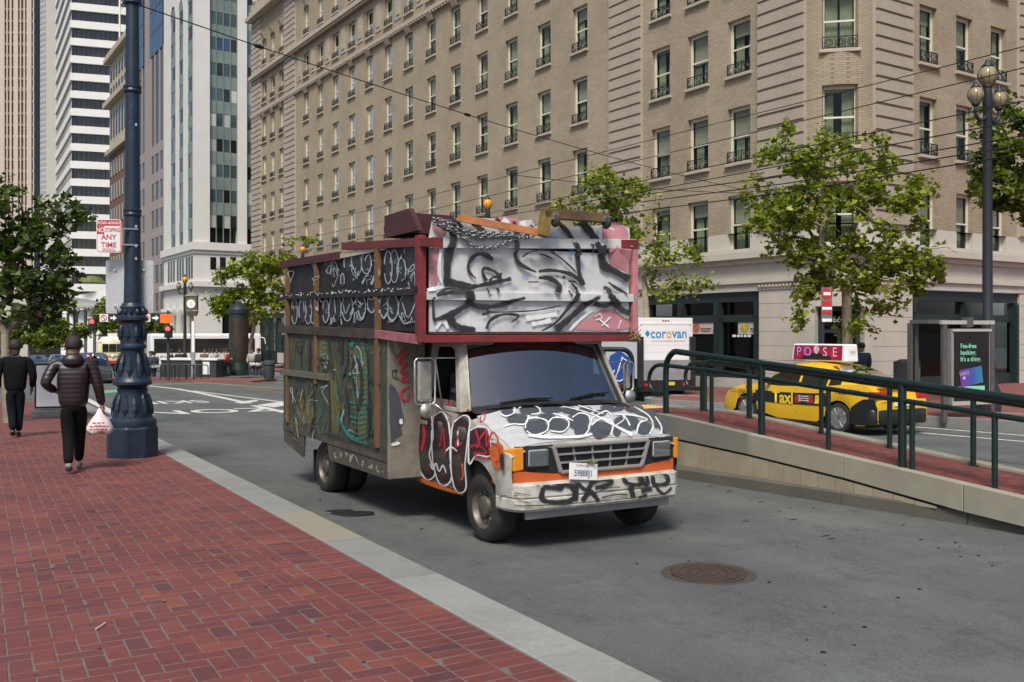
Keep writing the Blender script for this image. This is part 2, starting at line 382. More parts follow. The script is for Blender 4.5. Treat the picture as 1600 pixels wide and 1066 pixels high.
# ---------------------------------------------------------------- near sidewalk: granite kerb, herringbone bricks
JT = .0065
walk = grid('sidewalk', [-14, -.7, 2.52], [-4, 0, 10, 20, 34], lambda s, t: walk_z(s, t)-.0022, MC['mortar'])
kj = [-2.6, -.6, 1.2, 2.4, 4.25, 6.2, 7.7, 9.25, 11.1, 12.9, 14.8, 16.7, 18.6, 20.5, 22.4, 24.3, 26.2, 28.1, 30, 32, 34]
for i, (a, b) in enumerate(zip(kj, kj[1:])):
    m = MB(); z = lambda s: ZC-1.62-FALL*s
    r_ = []
    for s in (a+.005, b-.005):
        zt = z(s) + random.uniform(-.003, .003)
        r_.append([(2.522, s, zt-.35), (2.522, s, zt), (2.535, s, zt+.004), (2.87, s, zt+.002), (2.9, s, zt-.025), (2.93, s, zt-.35)])
    m.loft(r_); m.build('kerb_stone', MC['granite_tan' if 7.6 < a < 7.8 else 'granite'], walk)
W = .113
bricks = []   # t0, t1, s0, s1
EDGE = 2.505 - 2*(2*W)
for j in range(0, 275):
    for i in range(-9, 22):
        t0, s0 = EDGE - 22*W + i*W + 2*W, 2.6 + j*W
        d = (i-j) % 4
        if d == 0: q = (t0, t0+2*W, s0, s0+W)
        elif d == 3: q = (t0, t0+W, s0, s0+2*W)
        else: continue
        if q[0] > EDGE-.02 or q[1] < -.75: continue
        bricks.append((q[0], min(q[1], EDGE), q[2], q[3], q[1] > EDGE))
for r_ in range(2):
    for j in range(int(29/(W*.93))):
        s0 = 2.6 + j*W*.93 + r_*.03
        bricks.append((EDGE+r_*2*W, EDGE+(r_+1)*2*W, s0, s0+W*.93, True))
bricks.sort(key=lambda q: q[2] + .3*abs(q[0]-1.2))
BM = {}
def brick_mesh(w, l):
    k = (round(w, 3), round(l, 3))
    if k not in BM:
        m = MB(); a, b = w/2-JT/2, l/2-JT/2; e = .004
        n = 0; v = []
        for z, ins in ((-.03, 0), (-.003, 0), (0, e)):
            v += [(x*(a-ins), y*(b-ins), z - FALL*y*b) for x, y in ((-1, -1), (1, -1), (1, 1), (-1, 1))]
        m.v = v
        for r_ in (0, 4):
            for q in range(4): m.f.append((r_+q, r_+(q+1) % 4, r_+4+(q+1) % 4, r_+4+q))
        m.f.append((8, 9, 10, 11)); m.m = [0]*len(m.f); BM[k] = m
    return BM[k]
SHARED = {}
rest = MB()
# bricks wholly in view and largest in the photograph become parts of their own
def bvis(q):
    x, y = xy((q[2]+q[3])/2, (q[0]+q[1])/2)
    if y < 1: return False
    px = CX + F*x/y; py = CY + F*(1.62+FALL*q[2])/y
    return -10 < px < 1610 and py < 1085
vis = [q for q in bricks if bvis(q)]; single = set(map(tuple, vis[:300]))
for q in bricks:
    w, l = q[1]-q[0], q[3]-q[2]; t, s = (q[0]+q[1])/2, (q[2]+q[3])/2; z = walk_z(s, t) + random.uniform(-.0015, .0015)
    mb = brick_mesh(w, l)
    if tuple(q) in single:
        k = (round(w, 3), round(l, 3))
        if k not in SHARED: SHARED[k] = mb.mesh('brick', MC['paver_single'])
        o = bpy.data.objects.new('brick', SHARED[k]); COL.objects.link(o); o.parent = walk; o.location = (t, s, z)
        o.rotation_euler = (random.uniform(-.004, .004), random.uniform(-.004, .004), random.uniform(-.008, .008))
    else:
        b = len(rest.v); rest.v += [(x+t, y+s, z_+z) for x, y, z_ in mb.v]; rest.f += [tuple(b+i for i in f_) for f_ in mb.f]; rest.m += [0]*len(mb.f)
o = rest.build('brick_paving', MC['paver'], walk); o['kind'] = 'stuff'
m = MB(); rgum = random.Random(2)                      # trodden gum and dirt on the bricks
for i in range(140):
    t, s = rgum.uniform(-.3, 2.48), rgum.uniform(2.8, 16); r_ = rgum.choice((.006, .009, .014)); n = 8
    m.poly([(t+r_*math.cos(6.283*j/n)*rgum.uniform(.7, 1.2), s+r_*math.sin(6.283*j/n)*rgum.uniform(.7, 1.2), walk_z(s, t)+.003+i*1e-5) for j in range(n)])
m.build('gum_spots', M('gum', (.05, .035, .035), .8, .3), walk)['kind'] = 'stuff'
# ---------------------------------------------------------------- far sidewalk (hotel frame) with bulb-out and kerb
def HF(o): o.rotation_euler = (0, 0, R(HAZ)); return o
def fz(q, n): x, y = hxy(q, n); s, t = st(x, y); return far_z(s, t)
m = MB()
for a, b in ((-25, 0), (0, 22), (22, 45), (45, 70), (70, 96)):
    m.poly([(23.45, a, fz(a, 23.45)), (62, a, fz(a, 62)), (62, b, fz(b, 62)), (23.45, b, fz(b, 23.45))])
farwalk = struct(HF(m.build('far_sidewalk', MC['paver'])))
far_p = M('far_paving', (.19, .068, .055), .7, .2, 6, dirt=.3, dcol=(.12, .06, .055))
farwalk.data.materials[0] = far_p
for a in range(-24, 96, 3):
    m = MB(); r_ = [[(23.2, y, fz(y, 23.2)-.4), (23.2, y, fz(y, 23.2)-.01), (23.22, y, fz(y, 23.2)+.005), (23.452, y, fz(y, 23.2)+.008), (23.46, y, fz(y, 23.2)-.4)] for y in (a+.01, a+2.99)]
    m.loft(r_); m.build('kerb_stone', MC['kerb_dark' if a % 2 else 'granite'], farwalk)
m = MB(); ring = [(23.21, 6.)] + [(20.9+.9*(1-math.cos(x)), 23.2+1.6*math.sin(x)) for x in [i*math.pi/2/8 for i in range(9)]] + [(23.21, 24.9)]
ring = [(23.21, 6.), (20.9, 7.5)] + ring[1:]
m.prism([(a, b, fz(b, a)-.35) for a, b in ring], (0, 0, .352)); o = m.build('bulb_out', [far_p], farwalk)
m = MB(); pp = [(a-.02, b, fz(b, a)+.004) for a, b in ring[1:-1]]
for a, b in zip(pp, pp[1:]): m.bar(Vector(a)-Vector((0, 0, .12)), Vector(b)-Vector((0, 0, .12)), .22, .27)
m.build('kerb_edge', MC['granite'], farwalk)
# ---------------------------------------------------------------- paint on the road
def onroad_poly(m, pix, lift=.006):
    m.poly([on_road(*p) + Vector((0, 0, lift)) for p in pix])
def line(name, label, pts, w, mat, group=None):
    m = MB(); P = [on_road(*p) for p in pts]; d = (P[-1]-P[0]); d.z = 0; r_ = Vector((d.y, -d.x, 0)).normalized()*w/2
    for a, b in zip(P, P[1:]):
        n = max(1, int((b-a).length/3))
        for i in range(n):
            c, e = a.lerp(b, i/n), a.lerp(b, (i+1)/n); q = []
            for p in (c-r_, c+r_, e+r_, e-r_):
                s, t = st(p.x, p.y); q.append((p.x, p.y, road_z(s, t)+.006))
            m.poly(q)
    o = m.build(name, mat); o['kind'] = 'structure'; return o
for i, (pts, w, c) in enumerate([([(231, 603), (277, 608), (310, 614), (389.5, 630.5)], .28, 'line_white'), ([(300, 611), (445, 629), (470, 632)], .2, 'line_white'),
        ([(225, 592), (310, 597.5), (445, 608)], .16, 'line_yellow'), ([(228, 590), (445, 598)], .12, 'line_white'), ([(397, 634), (447, 645)], .28, 'line_white'),
        ([(128, 620), (147, 630), (187, 650)], .25, 'line_white'), ([(128, 651), (180, 652.5)], .2, 'line_white'), ([(128, 662), (176, 663)], .15, 'line_white'),
        ([(228, 601), (318, 599)], .25, 'line_white')]):
    line('lane_line' if c == 'line_white' else 'centre_line', '', pts, w, MC[c])
for pix in ([(402, 633), (440, 628), (450, 633), (428, 637)], [(365, 629), (400, 625), (404, 627), (378, 631)]):
    m = MB(); onroad_poly(m, pix); m.build('hatch_mark', MC['line_white'])['kind'] = 'structure'
m = MB(); onroad_poly(m, [(155, 611), (183, 609), (186, 613), (160, 615)]); m.build('cycle_box', M('cycle_green', (.14, .33, .2), .8, .2))['kind'] = 'structure'
# words for oncoming drivers: read from the far side
for word, px, py, h, L in (('ZONE', 303, 643.5, 1.45, 0), ('SKIP', 270, 628.5, 1.0, 0)):
    c = on_road(px, py); s, t = st(c.x, c.y)
    o = text(word, 1.25, Matrix.Translation((t, s, road_z(s, t)+.008)) @ Matrix.Rotation(R(180), 4, 'Z') @ Matrix.Diagonal((h, 2.1, 1, 1)), MC['line_white'], None, 'road_lettering', bold=.02)
    for v in o.data.vertices: v.co.z = road_z(v.co.y, v.co.x)+.008
    SF(o); o['kind'] = 'structure'
# beyond the island: lane lines, yellow pair, tram rails
def stline(name, s0, s1, t0, t1, w, mat, lift=.006):
    m = MB(); n = 8
    for i in range(n):
        a, b = i/n, (i+1)/n; sa, sb = s0+(s1-s0)*a, s0+(s1-s0)*b; ta, tb = t0+(t1-t0)*a, t0+(t1-t0)*b
        m.poly([(ta-w/2, sa, road_z(sa, ta-w/2)+lift), (ta+w/2, sa, road_z(sa, ta+w/2)+lift), (tb+w/2, sb, road_z(sb, tb+w/2)+lift), (tb-w/2, sb, road_z(sb, tb-w/2)+lift)])
    o = SF(m.build(name, mat)); o['kind'] = 'structure'; return o
for t in (10.75, 11.05): stline('centre_line', 4, 12.5, t, t-.1, .12, MC['line_yellow'])
for t in (13.2, 14.65): stline('tram_rail', -2, 60, t, t-.5, .09, MC['steel_rail'], .007)
for t in (18.3, 19.6): stline('lane_line', 4, 30, t, t-.6, .15, MC['line_white'])
# tar specks and the oily patch beside the kerb
m = MB()
def speck(c, rx, ry, z):
    n = 9; m.poly([(c[0]+rx*math.cos(6.283*i/n)*random.uniform(.6, 1.1), c[1]+ry*math.sin(6.283*i/n)*random.uniform(.6, 1.1), z) for i in range(n)])
for i in range(90):
    t, s = random.uniform(3.05, 8.4), random.uniform(3, 14); r_ = random.uniform(.006, .02)
    speck((t, s), r_*1.3, r_, road_z(s, t)+.004+i*2e-5)
speck((2.98+.55, 9.9), .26, .2, road_z(9.9, 3.5)+.006); speck((3.45, 10.15), .2, .15, road_z(10.15, 3.5)+.0063)
for px, py in ((1110, 760), (1140, 768), (1190, 785), (1240, 812), (1290, 838), (1300, 842), (1165, 815)):
    c = on_road(px, py); s, t = st(c.x, c.y); speck((t, s), .07, .014, road_z(s, t)+.0062)
o = SF(m.build('tar_specks', MC['tar'])); o['kind'] = 'stuff'
# manhole
s, t = 5.95, 5.15; mh = thing('manhole_cover', 'round rusty iron manhole cover set in the asphalt in front of the truck', 'manhole cover', (*xy(s, t), road_z(s, t)), AZ)
m = MB(); m.lathe([(.30, .0), (.30, .012), (0.0, .012)], 40); m.build('cover', MC['iron'], mh)
m = MB(); m.lathe([(.312, -.02), (.312, .010), (.37, .010), (.38, .004), (.38, -.02)], 40); m.build('rim', M('iron_worn', (.11, .092, .078), .5, .3, 30, metal=.5, bump=.3), mh)
m = MB()
for r_ in (.08, .16, .24):
    n = int(r_*90)
    for i in range(n):
        a = 6.283*i/n; c, d = math.cos(a), math.sin(a); m.bar((r_*c-.02*d, r_*d+.02*c, .0145), (r_*c+.02*d, r_*d-.02*c, .0145), .018, .006)
m.build('tread', MC['iron'], mh)['kind'] = 'stuff'
# ---------------------------------------------------------------- boarding island with ramp
def ramp_h(s): return -(1.05 + .0885*(11.14-s)) if s < 11.2 else -1.045
def rz_(s): return ZC + ramp_h(s) - FALL*s
isl = thing('boarding_island', 'raised boarding island with brick ramp, concrete side wall and kerb', 'island', (0, 0, 0), AZ)
tw = 8.85
def wall_piece(s0, s1, ztop, zbot, mat, name, t0=tw, t1=tw+.14):
    m = MB(); n = 4; r_ = []
    for i in range(n+1):
        s = s0+(s1-s0)*i/n; r_.append([(t0, s, zbot(s)), (t0, s, ztop(s)), (t1, s, ztop(s)), (t1, s, zbot(s))])
    m.loft(r_); return m.build(name, mat, isl, bevel=.006)
grv = lambda s: ZC - FALL*s - interp([(5.2, 1.88), (5.6, 1.79), (6.8, 1.68), (7.9, 1.54), (8.92, 1.39), (9.44, 1.40), (10.9, 1.30), (14, 1.25)], s)
grv = lambda s: ZC - FALL*s - interp([(3., 2.0), (6.3, 1.745), (7.88, 1.575), (9.45, 1.45), (11, 1.36), (16, 1.3)], s)
wj = [3.2, 4.75, 6.3, 7.86, 9.45, 11.3, 13.2, 15.2]
for i, (a, b) in enumerate(zip(wj, wj[1:])):
    wall_piece(a+.006, b-.006, lambda s: rz_(s)+.02, grv, MC['concrete_grey' if a > 9 else 'concrete'], 'wall_panel')
ktop = lambda s: ZC - FALL*s - 1.74
m = MB(); m.loft([[(tw+.035, s, ZC-2.2-FALL*s), (tw+.035, s, grv(s)+.02), (tw+.13, s, grv(s)+.02), (tw+.13, s, ZC-2.2-FALL*s)] for s in (6.9, 7.86, 9.45, 11.3, 15.2)]); m.build('wall_core', MC['dark_gap'], isl)
for i in range(32):                                # tan tiles under the panels
    a = 6.35 + i*.275; b = a+.262
    if grv((a+b)/2)-.02 - ktop((a+b)/2) < .02: continue
    m = MB(); m.loft([[(tw+.012, s, ktop(s)-.02), (tw+.012, s, grv(s)-.028), (tw+.05, s, grv(s)-.028), (tw+.05, s, ktop(s)-.02)] for s in (a, b)]); m.build('tile', MC['tile_tan'], isl)
kj2 = [.2, 2.2, 4.3, 6.28, 7.84, 9.45, 11.2, 13, 15.2]
for a, b in zip(kj2, kj2[1:]):
    m = MB(); r_ = []
    for s in (a+.006, b-.006):
        tk = 8.92 - .068*(s-5.7); r_.append([(tk, s, ZC-2.1-FALL*s), (tk+.02, s, ktop(s)-.012), (tk+.035, s, ktop(s)), (tw+.06, s, ktop(s)+.006), (tw+.06, s, ZC-2.1-FALL*s)])
    m.loft(r_); m.build('kerb_stone', MC['kerb_dark'], isl)
# ramp paving: mortar bed, bricks joined
m = MB(); ss = [0, 3, 5, 7, 9, 11.2, 13.2]
for a, b in zip(ss, ss[1:]): m.poly([(tw+.139, a, rz_(a)), (10.06, a, rz_(a)), (10.06, b, rz_(b)), (tw+.139, b, rz_(b))])
m.build('ramp_bed', MC['mortar'], isl)
m = MB(); w_ = .098
for j in range(-20, 120):
    for i in range(-2, 12):
        d = (i-j) % 4; t0, s0 = tw+.16+i*w_, 2.2+j*w_
        if d == 0: q = (t0, t0+2*w_, s0, s0+w_)
        elif d == 3: q = (t0, t0+w_, s0, s0+2*w_)
        else: continue
        q = (max(q[0], tw+.145), min(q[1], 10.05), q[2], q[3])
        if q[1]-q[0] < .03 or q[3] > 13.1: continue
        h = .005+random.uniform(-.001, .001); b = len(m.v); e = .004
        m.v += [(x, y, rz_(y)+z) for z in (-.01, h) for x, y in ((q[0]+e, q[2]+e), (q[1]-e, q[2]+e), (q[1]-e, q[3]-e), (q[0]+e, q[3]-e))]
        for f_ in ((4, 5, 6, 7), (0, 1, 5, 4), (1, 2, 6, 5), (2, 3, 7, 6), (3, 0, 4, 7)): m.f.append(tuple(b+k for k in f_)); m.m.append(0)
m.build('brick_paving', MC['paver'], isl)['kind'] = 'stuff'
for a, b in zip([1.2, 3.2, 5.2, 7.2, 9.2, 11.2], [3.2, 5.2, 7.2, 9.2, 11.2, 13.2]):
    m = MB(); m.loft([[(10.06, s, ZC-2.3-FALL*s), (10.06, s, rz_(s)+.03), (10.3, s, rz_(s)+.02), (10.34, s, ZC-2.3-FALL*s)] for s in (a+.005, b-.005)]); m.build('rear_kerb', MC['concrete'], isl)
m = MB(); m.box(tw+.15, 10.04, 12.6, 13.2, rz_(12.9)-.1, rz_(12.9)+.012); o = m.build('tactile_strip', MC['dome_yellow'], isl)
m = MB()
for i in range(12):
    for j in range(6): m.lathe([(.022, 0), (.02, .008), (0, .012)], 6, (tw+.2+i*.098, 12.65+j*.098, rz_(12.9)+.012))
m.build('tactile_dome', MC['dome_yellow'], isl)['kind'] = 'stuff'
m = MB(); m.box(tw+.14, 10.3, 13.2, 21, -2.2, rz_(13.2)-.02); m.build('platform', far_p, isl)
# railings: near one with two rails, far one with one
def railing(label, t, posts, thin, h1, h2, s_end, s_near, r1, r2):
    rt = thing('railing', label, 'railing', (*xy(s_near, t), rz_(s_near)), AZ, 'dark green ramp railings')
    L = lambda s, h: (0, s-s_near, rz_(s)-rz_(s_near)+h)
    for s in posts:
        m = MB(); m.tube([L(s, -.05), L(s, h1)], r1, 14); m.build('post', MC['green_paint'], rt, smooth=True, sharp=40)
        m = MB(); m.lathe([(r1+.03, -.005), (r1+.03, .012), (r1, .014)], 14, L(s, 0)); m.build('base_plate', MC['green_paint'], rt)
    for s in thin:
        m = MB(); m.tube([L(s, -.05), L(s, h2)], r2, 12); m.build('post', MC['green_paint'], rt, smooth=True, sharp=40)
        m = MB(); m.lathe([(r2+.03, -.005), (r2+.03, .012), (r2, .014)], 12, L(s, 0)); m.build('base_plate', MC['green_paint'], rt)
    a = Vector(L(s_end, h1)); cor = [Vector(L(s_end+.25, 0)), Vector(L(s_end+.25, h1-.3)), Vector(L(s_end+.2, h1-.12)), Vector(L(s_end+.08, h1-.02)), a]
    m = MB(); m.tube(smooth_path(cor, 5) + [Vector(L(s, h1)) for s in (9.4, 7.1, s_near)], r1*.95, 14); m.build('top_rail', MC['green_paint'], rt, smooth=True, sharp=40)
    if h2:
        lp = [L(s_end+.1, h2-.03), L(s_end+.45, h2-.02), L(s_end+.62, h2-.12), L(s_end+.66, h2-.28), L(s_end+.55, h2-.42), L(s_end+.25, h2-.43)]
        m = MB(); m.tube(smooth_path(lp, 5)[::-1] + [Vector(L(s, h2)) for s in (10.3, 9.4, 7.1, s_near)], r2, 12); m.build('hand_rail', MC['green_paint'], rt, smooth=True, sharp=40)
    return rt
railing('dark green two-rail railing along the near edge of the ramp', 9.0, (9.35, 7.16, 4.4), (10.33, 8.22, 7.03, 6.05, 3.6), .955, .76, 11.1, 1.5, .047, .03)
railing('dark green railing along the far edge of the ramp beside the taxi', 9.96, (11.6, 10.6), (9.22, 8.11, 6.96, 5.4), .80, .78, 11.4, 1.5, .04, .032)
# ---------------------------------------------------------------- the brick hotel
brickwall('hotel_brick', (.385, .318, .225), (.325, .268, .19), (.21, .17, .125), .26, .085, .13)
M('sandstone', (.40, .35, .28), .8, .1, 2, bump=.25, bscale=25, dirt=.25, dcol=(.3, .25, .2))
M('sandstone_band', (.365, .32, .26), .85, .16, 14, bump=.9, bscale=30, dirt=.3, dcol=(.27, .22, .18))
M('limestone', (.47, .44, .385), .7, .07, 1.2, bump=.08, bscale=30, dirt=.22, dcol=(.36, .33, .29))
M('sash', (.60, .58, .48), .5, .06, 3)
M('iron_black', (.012, .014, .015), .45, .2, 8)
M('shop_green', (.014, .026, .025), .45, .25, 6, bump=.2, bscale=40)
M('curtain', (.36, .41, .29), .9, .2, 2)
M('curtain_white', (.55, .56, .5), .9, .15, 2)
M('room_dark', (.02, .02, .018), .9); M('blind_cloth', (.42, .41, .34), .9, .1); rwin = random.Random(17)
glass('window_glass', (.70, .73, .68), .02, ior=1.1); glass('shop_glass', (.4, .42, .42), .02, ior=1.15)
N0, Q0 = 29.2, 24.5
_x, _y = hxy(Q0, N0); ZH = far_z(*st(_x, _y))
hotel = thing('hotel_building', 'large tan brick hotel with rounded corner, iron window balconies and stone base', 'building', (_x, _y, ZH), HAZ)
def hz(z): return z + ZC - ZH                    # height above the camera -> local
ROWS = [5.63 + 3.638*k for k in range(5)]; WW, WH = 1.26, 2.3
COLS = [27.34, 29.74, 32.13] + [38.24 + 3.2085*k for k in range(13)] + [82.93, 85.35, 87.72]
rows = [(hz(t-WH), hz(t)) for t in ROWS]; rows[0] = (hz(3.3), hz(5.63))
rows += [(hz(21.62), hz(23.61)), (hz(25.2), hz(27.55))]
ZB, ZT = hz(2.99), hz(30.2)
def wall_grid(name, us, zs, holes, fn, mat, depth=.32, nrm=None):
    m = MB()
    for a, b in zip(us, us[1:]):
        for c, d in zip(zs, zs[1:]):
            if any(h[0]-1e-4 <= a and b <= h[1]+1e-4 and h[2]-1e-4 <= c and d <= h[3]+1e-4 for h in holes): continue
            m.poly([fn(a, c, 0), fn(b, c, 0), fn(b, d, 0), fn(a, d, 0)])
    for h in holes:
        for (a, c), (b, d) in (((h[0], h[2]), (h[0], h[3])), ((h[1], h[2]), (h[1], h[3])), ((h[0], h[3]), (h[1], h[3])), ((h[0], h[2]), (h[1], h[2]))):
            m.poly([fn(a, c, 0), fn(b, d, 0), fn(b, d, depth), fn(a, c, depth)])
    return m.build(name, mat, hotel)
holesL = [(q-Q0, q-Q0+WW, a, b) for q in COLS for a, b in rows]
us = sorted({0, 91.81-Q0} | {h[0] for h in holesL} | {h[1] for h in holesL}); zs = sorted({hz(4.06), ZT} | {z for r_ in rows for z in r_})
zs = [z for z in zs if z >= hz(4.06)-1e-3]
wall_grid('wall', us, zs, [h if h[2] >= hz(4.06) else (h[0], h[1], hz(4.06), h[3]) for h in holesL], lambda u, z, d: (d, u, z), MC['hotel_brick'])
wall_grid('stone_course', us, [hz(2.99), hz(3.3), hz(4.06)], [(h[0], h[1], hz(3.3), hz(4.06)) for h in holesL if h[2] < hz(4.06)], lambda u, z, d: (d-.02 if d == 0 else d, u, z), MC['limestone'])
RC = 1.67
phis = [0, 22, 35, 45, 55, 68, 90]; holesC = [(22, 68, a, b) for a, b in rows]
cfn = lambda u, z, d: (RC-(RC-d)*math.cos(R(u)), -(RC-d)*math.sin(R(u)), z)
def wall_c(name, z0, z1, mat, off=0, hs=holesC):
    zz = sorted({z0, z1} | {z for h in hs for z in h[2:] if z0 < z < z1}); hs2 = [(22, 68, max(a, z0), min(b, z1)) for _, _, a, b in hs if b > z0 and a < z1]
    m = MB(); ph = [0, 7, 14, 22, 33, 45, 57, 68, 76, 83, 90]
    for a, b in zip(ph, ph[1:]):
        for c, d in zip(zz, zz[1:]):
            if any(22 <= a and b <= 68 and h[2]-1e-4 <= c and d <= h[3]+1e-4 for h in hs2): continue
            m.poly([cfn(a, c, -off), cfn(b, c, -off), cfn(b, d, -off), cfn(a, d, -off)])
    for h in hs2:
        for (a, c), (b, d) in (((22, h[2]), (22, h[3])), ((68, h[2]), (68, h[3]))): m.poly([cfn(a, c, -off), cfn(b, d, -off), cfn(b, d, .4), cfn(a, c, .4)])
        for z in h[2:]: m.poly([cfn(22, z, 0), cfn(33, z, 0), cfn(45, z, 0), cfn(57, z, 0), cfn(68, z, 0), cfn(68, z, .4), cfn(22, z, .4)])
    return m.build(name, mat, hotel, smooth=False)
wall_c('corner_wall', hz(4.06), ZT, MC['hotel_brick']); wall_c('corner_course', hz(2.99), hz(4.06), MC['limestone'], .02)
NR = [33.83, 36.29, 38.77, 44.6, 47, 49.4]
holesR = [(n-N0, n-N0+1.15, a, b) for n in NR for a, b in rows]
us = sorted({RC, 30} | {h[0] for h in holesR} | {h[1] for h in holesR})
wall_grid('wall', us, zs, [h if h[2] >= hz(4.06) else (h[0], h[1], hz(4.06), h[3]) for h in holesR], lambda u, z, d: (u, -RC+d, z), MC['hotel_brick'])
wall_grid('stone_course', us, [hz(2.99), hz(3.3), hz(4.06)], [(h[0], h[1], hz(3.3), hz(4.06)) for h in holesR if h[2] < hz(4.06)], lambda u, z, d: (u, -RC+(d-.02 if d == 0 else d), z), MC['limestone'])
for bb in ((1.0, 1.1, 1.2, 91.8-Q0-.1, hz(2), ZT), (1.9, 30, .6, .7, hz(2), ZT)): m = MB(); m.box(*bb); m.build('room_dark_backing', MC['room_dark'], hotel)  # near-black sheets behind the windows, the rooms' darkness put into their colour
m = MB(); m.box(.0, 29, 67.2, 67.31, -1, ZT); m.build('end_wall', MC['hotel_brick'], hotel)
# windows: one of each size, copied with their parts
def make_window(w, h, name='window'):
    m = MB(); d0, d1 = .2, .27
    for b in ((d0, d1, 0, .11, 0, h), (d0, d1, w-.11, w, 0, h), (d0, d1, .11, w-.11, h-.12, h), (d0, d1, .11, w-.11, 0, .1), (d0+.01, d1-.005, .11, w-.11, h*.47, h*.47+.07)): m.box(*b)
    o = m.build(name, MC['sash'], hotel)
    for a, b in ((.1, h*.47), (h*.47+.07, h-.12)):
        m = MB(); m.poly([(.24, .11, a), (.24, w-.11, a), (.24, w-.11, b), (.24, .11, b)]); m.build('glass_pane', MC['window_glass'], o)
    for side in (0, 1):
        m = MB(); n = 14; cw = w*.34; y0 = .1 if not side else w-.1-cw
        pts = [(.42+.03*math.sin(i*2.1), y0+cw*i/n) for i in range(n+1)]
        for (a, b), (c, d) in zip(pts, pts[1:]): m.poly([(a, b, .05), (c, d, .05), (c, d, h-.1), (a, b, h-.1)])
        m.build('curtain', MC['curtain'], o)
    m = MB(); m.poly([(.34, .12, -h*.8), (.34, w-.12, -h*.8), (.34, w-.12, 0), (.34, .12, 0)]); bl_ = m.build('blind', MC['blind_cloth'], o); bl_.location = (0, 0, h-.1); bl_.scale = (1, 1, .12)
    m = MB(); m.box(-.14, .22, -.1, w+.1, -.13, -.002); m.build('sill', MC['sandstone'], o, bevel=.015)
    return o
def add_rail(o, w, hh=.5):
    m = MB(); y0, y1 = .02, w-.02
    for z in (.06, hh-.03): m.bar((-.04, y0, z), (-.04, y1, z), .035)
    for y in (y0+.01, y1-.01, w*.36, w*.64): m.bar((-.04, y, 0), (-.04, y, hh), .03)
    for cy in (w*.18, w*.82, w*.5):
        for r_ in (.15, .085):
            pts = [(-.04, cy+r_*math.cos(6.283*i/10), hh*.5+r_*math.sin(6.283*i/10)) for i in range(10)]; m.tube(pts, .016, 4, closed=True)
    for i in range(9): m.bar((-.04, y0+(y1-y0)*(i+.5)/9, .06), (-.04, y0+(y1-y0)*(i+.5)/9, hh*.35 if i % 2 else hh*.95), .014)
    m.build('railing', MC['iron_black'], o)
protos = {}
def window_at(loc, rz, w, h, rail):
    k = (w, round(h, 2), rail)
    if k not in protos:
        o = make_window(w, h)
        if rail: add_rail(o, w)
        protos[k] = o
    else: o = copy_tree(protos[k], hotel)
    for c in o.children:
        if c.name.startswith('blind'): c.scale = (1, 1, rwin.choice((.06, .06, .12, .3, .55, .62)))
        if c.name.startswith('curtain'): c.scale = (1, 1, 1); c.location = (rwin.uniform(-.05, .1), rwin.uniform(-.08, .08), 0)
    o.location = loc; o.rotation_euler = (0, 0, R(rz)); return o
for q in COLS:
    for k, (a, b) in enumerate(rows): window_at((0, q-Q0, a), 0, WW, b-a, k > 0)
for n in NR:
    for k, (a, b) in enumerate(rows[:4]): window_at((n-N0+1.15, -RC, a), 90, 1.15, b-a, k > 0)
ch = 2*RC*math.sin(R(23)); hx = cfn(22, 0, 0)
for k, (a, b) in enumerate(rows[:4]):
    p = cfn(68, 0, 0); window_at((p[0], p[1], a), 45, round(ch, 3), b-a, k > 0)
# rusticated piers: each stone band a part
bh = .505
bm_ = MB(); bm_.box(-.17, .02, 0, 2.27, .055, bh-.05)
bL = bm_.build('stone_band', MC['sandstone_band'], hotel); bL.location = (0, 24.55-Q0, hz(4.06))
nb = int((30.0-4.06)/bh); first = True
for q0, rz, sc_ in ((24.55, 0, 1), (34.06, 0, 1), (79.93, 0, 1.14), (89.09, 0, 1.2)):
    for k in range(nb):
        if first: first = False; continue
        o = inst(bL); o.location = (0, q0-Q0, hz(4.06)+k*bh); o.scale = (1, sc_, 1)
for n0 in (31.0, 40.85):
    for k in range(nb if n0 < 40 else 30):
        o = inst(bL); o.location = (n0-N0+2.23, -RC, hz(4.06)+k*bh); o.rotation_euler = (0, 0, R(90)); o.scale = (1, .98, 1)
for q0, w in ((24.5, 2.3), (34.0, 2.38), (79.85, 2.75), (89.0, 2.81)):
    m = MB(); m.box(-.06, .0, q0-Q0, q0-Q0+w, hz(4.06), ZT); m.build('pier', MC['sandstone'], hotel)
for n0 in (30.93, 40.75): m = MB(); m.box(n0-N0, n0-N0+2.38, -RC-.06, -RC, hz(4.06), ZT); m.build('pier', MC['sandstone'], hotel)
# string courses, frieze, crowning cornice, window brackets
def course(name, z0, z1, out, mat=MC['sandstone']):
    for side in (0, 1):
        m = MB()
        if side == 0: m.box(-out, .01, 0, 67.3, z0, z1)
        else:
            m.box(RC, 30, -RC-out, -RC+.01, z0, z1)
        m.build(name, mat, hotel)
    m = MB(); ph = [0, 15, 30, 45, 60, 75, 90]
    for a, b in zip(ph, ph[1:]): m.loft([[cfn(a, z0, 0), cfn(a, z1, 0), cfn(a, z1, -out), cfn(a, z0, -out)], [cfn(b, z0, 0), cfn(b, z1, 0), cfn(b, z1, -out), cfn(b, z0, -out)]])
    m.build(name, mat, hotel)
course('cornice', hz(2.95), hz(3.22), .42, MC['limestone']); course('cornice', hz(3.22), hz(3.36), .3, MC['limestone'])
course('string_course', hz(20.72), hz(20.95), .28); course('string_course', hz(24.3), hz(24.62), .5, MC['sandstone']); course('string_course', hz(24.62), hz(24.8), .3)
course('crown_cornice', hz(29.9), hz(30.25), .8); course('crown_cornice', hz(30.25), hz(30.9), .4); course('parapet', hz(30.9), hz(31.7), .15)
m = MB()
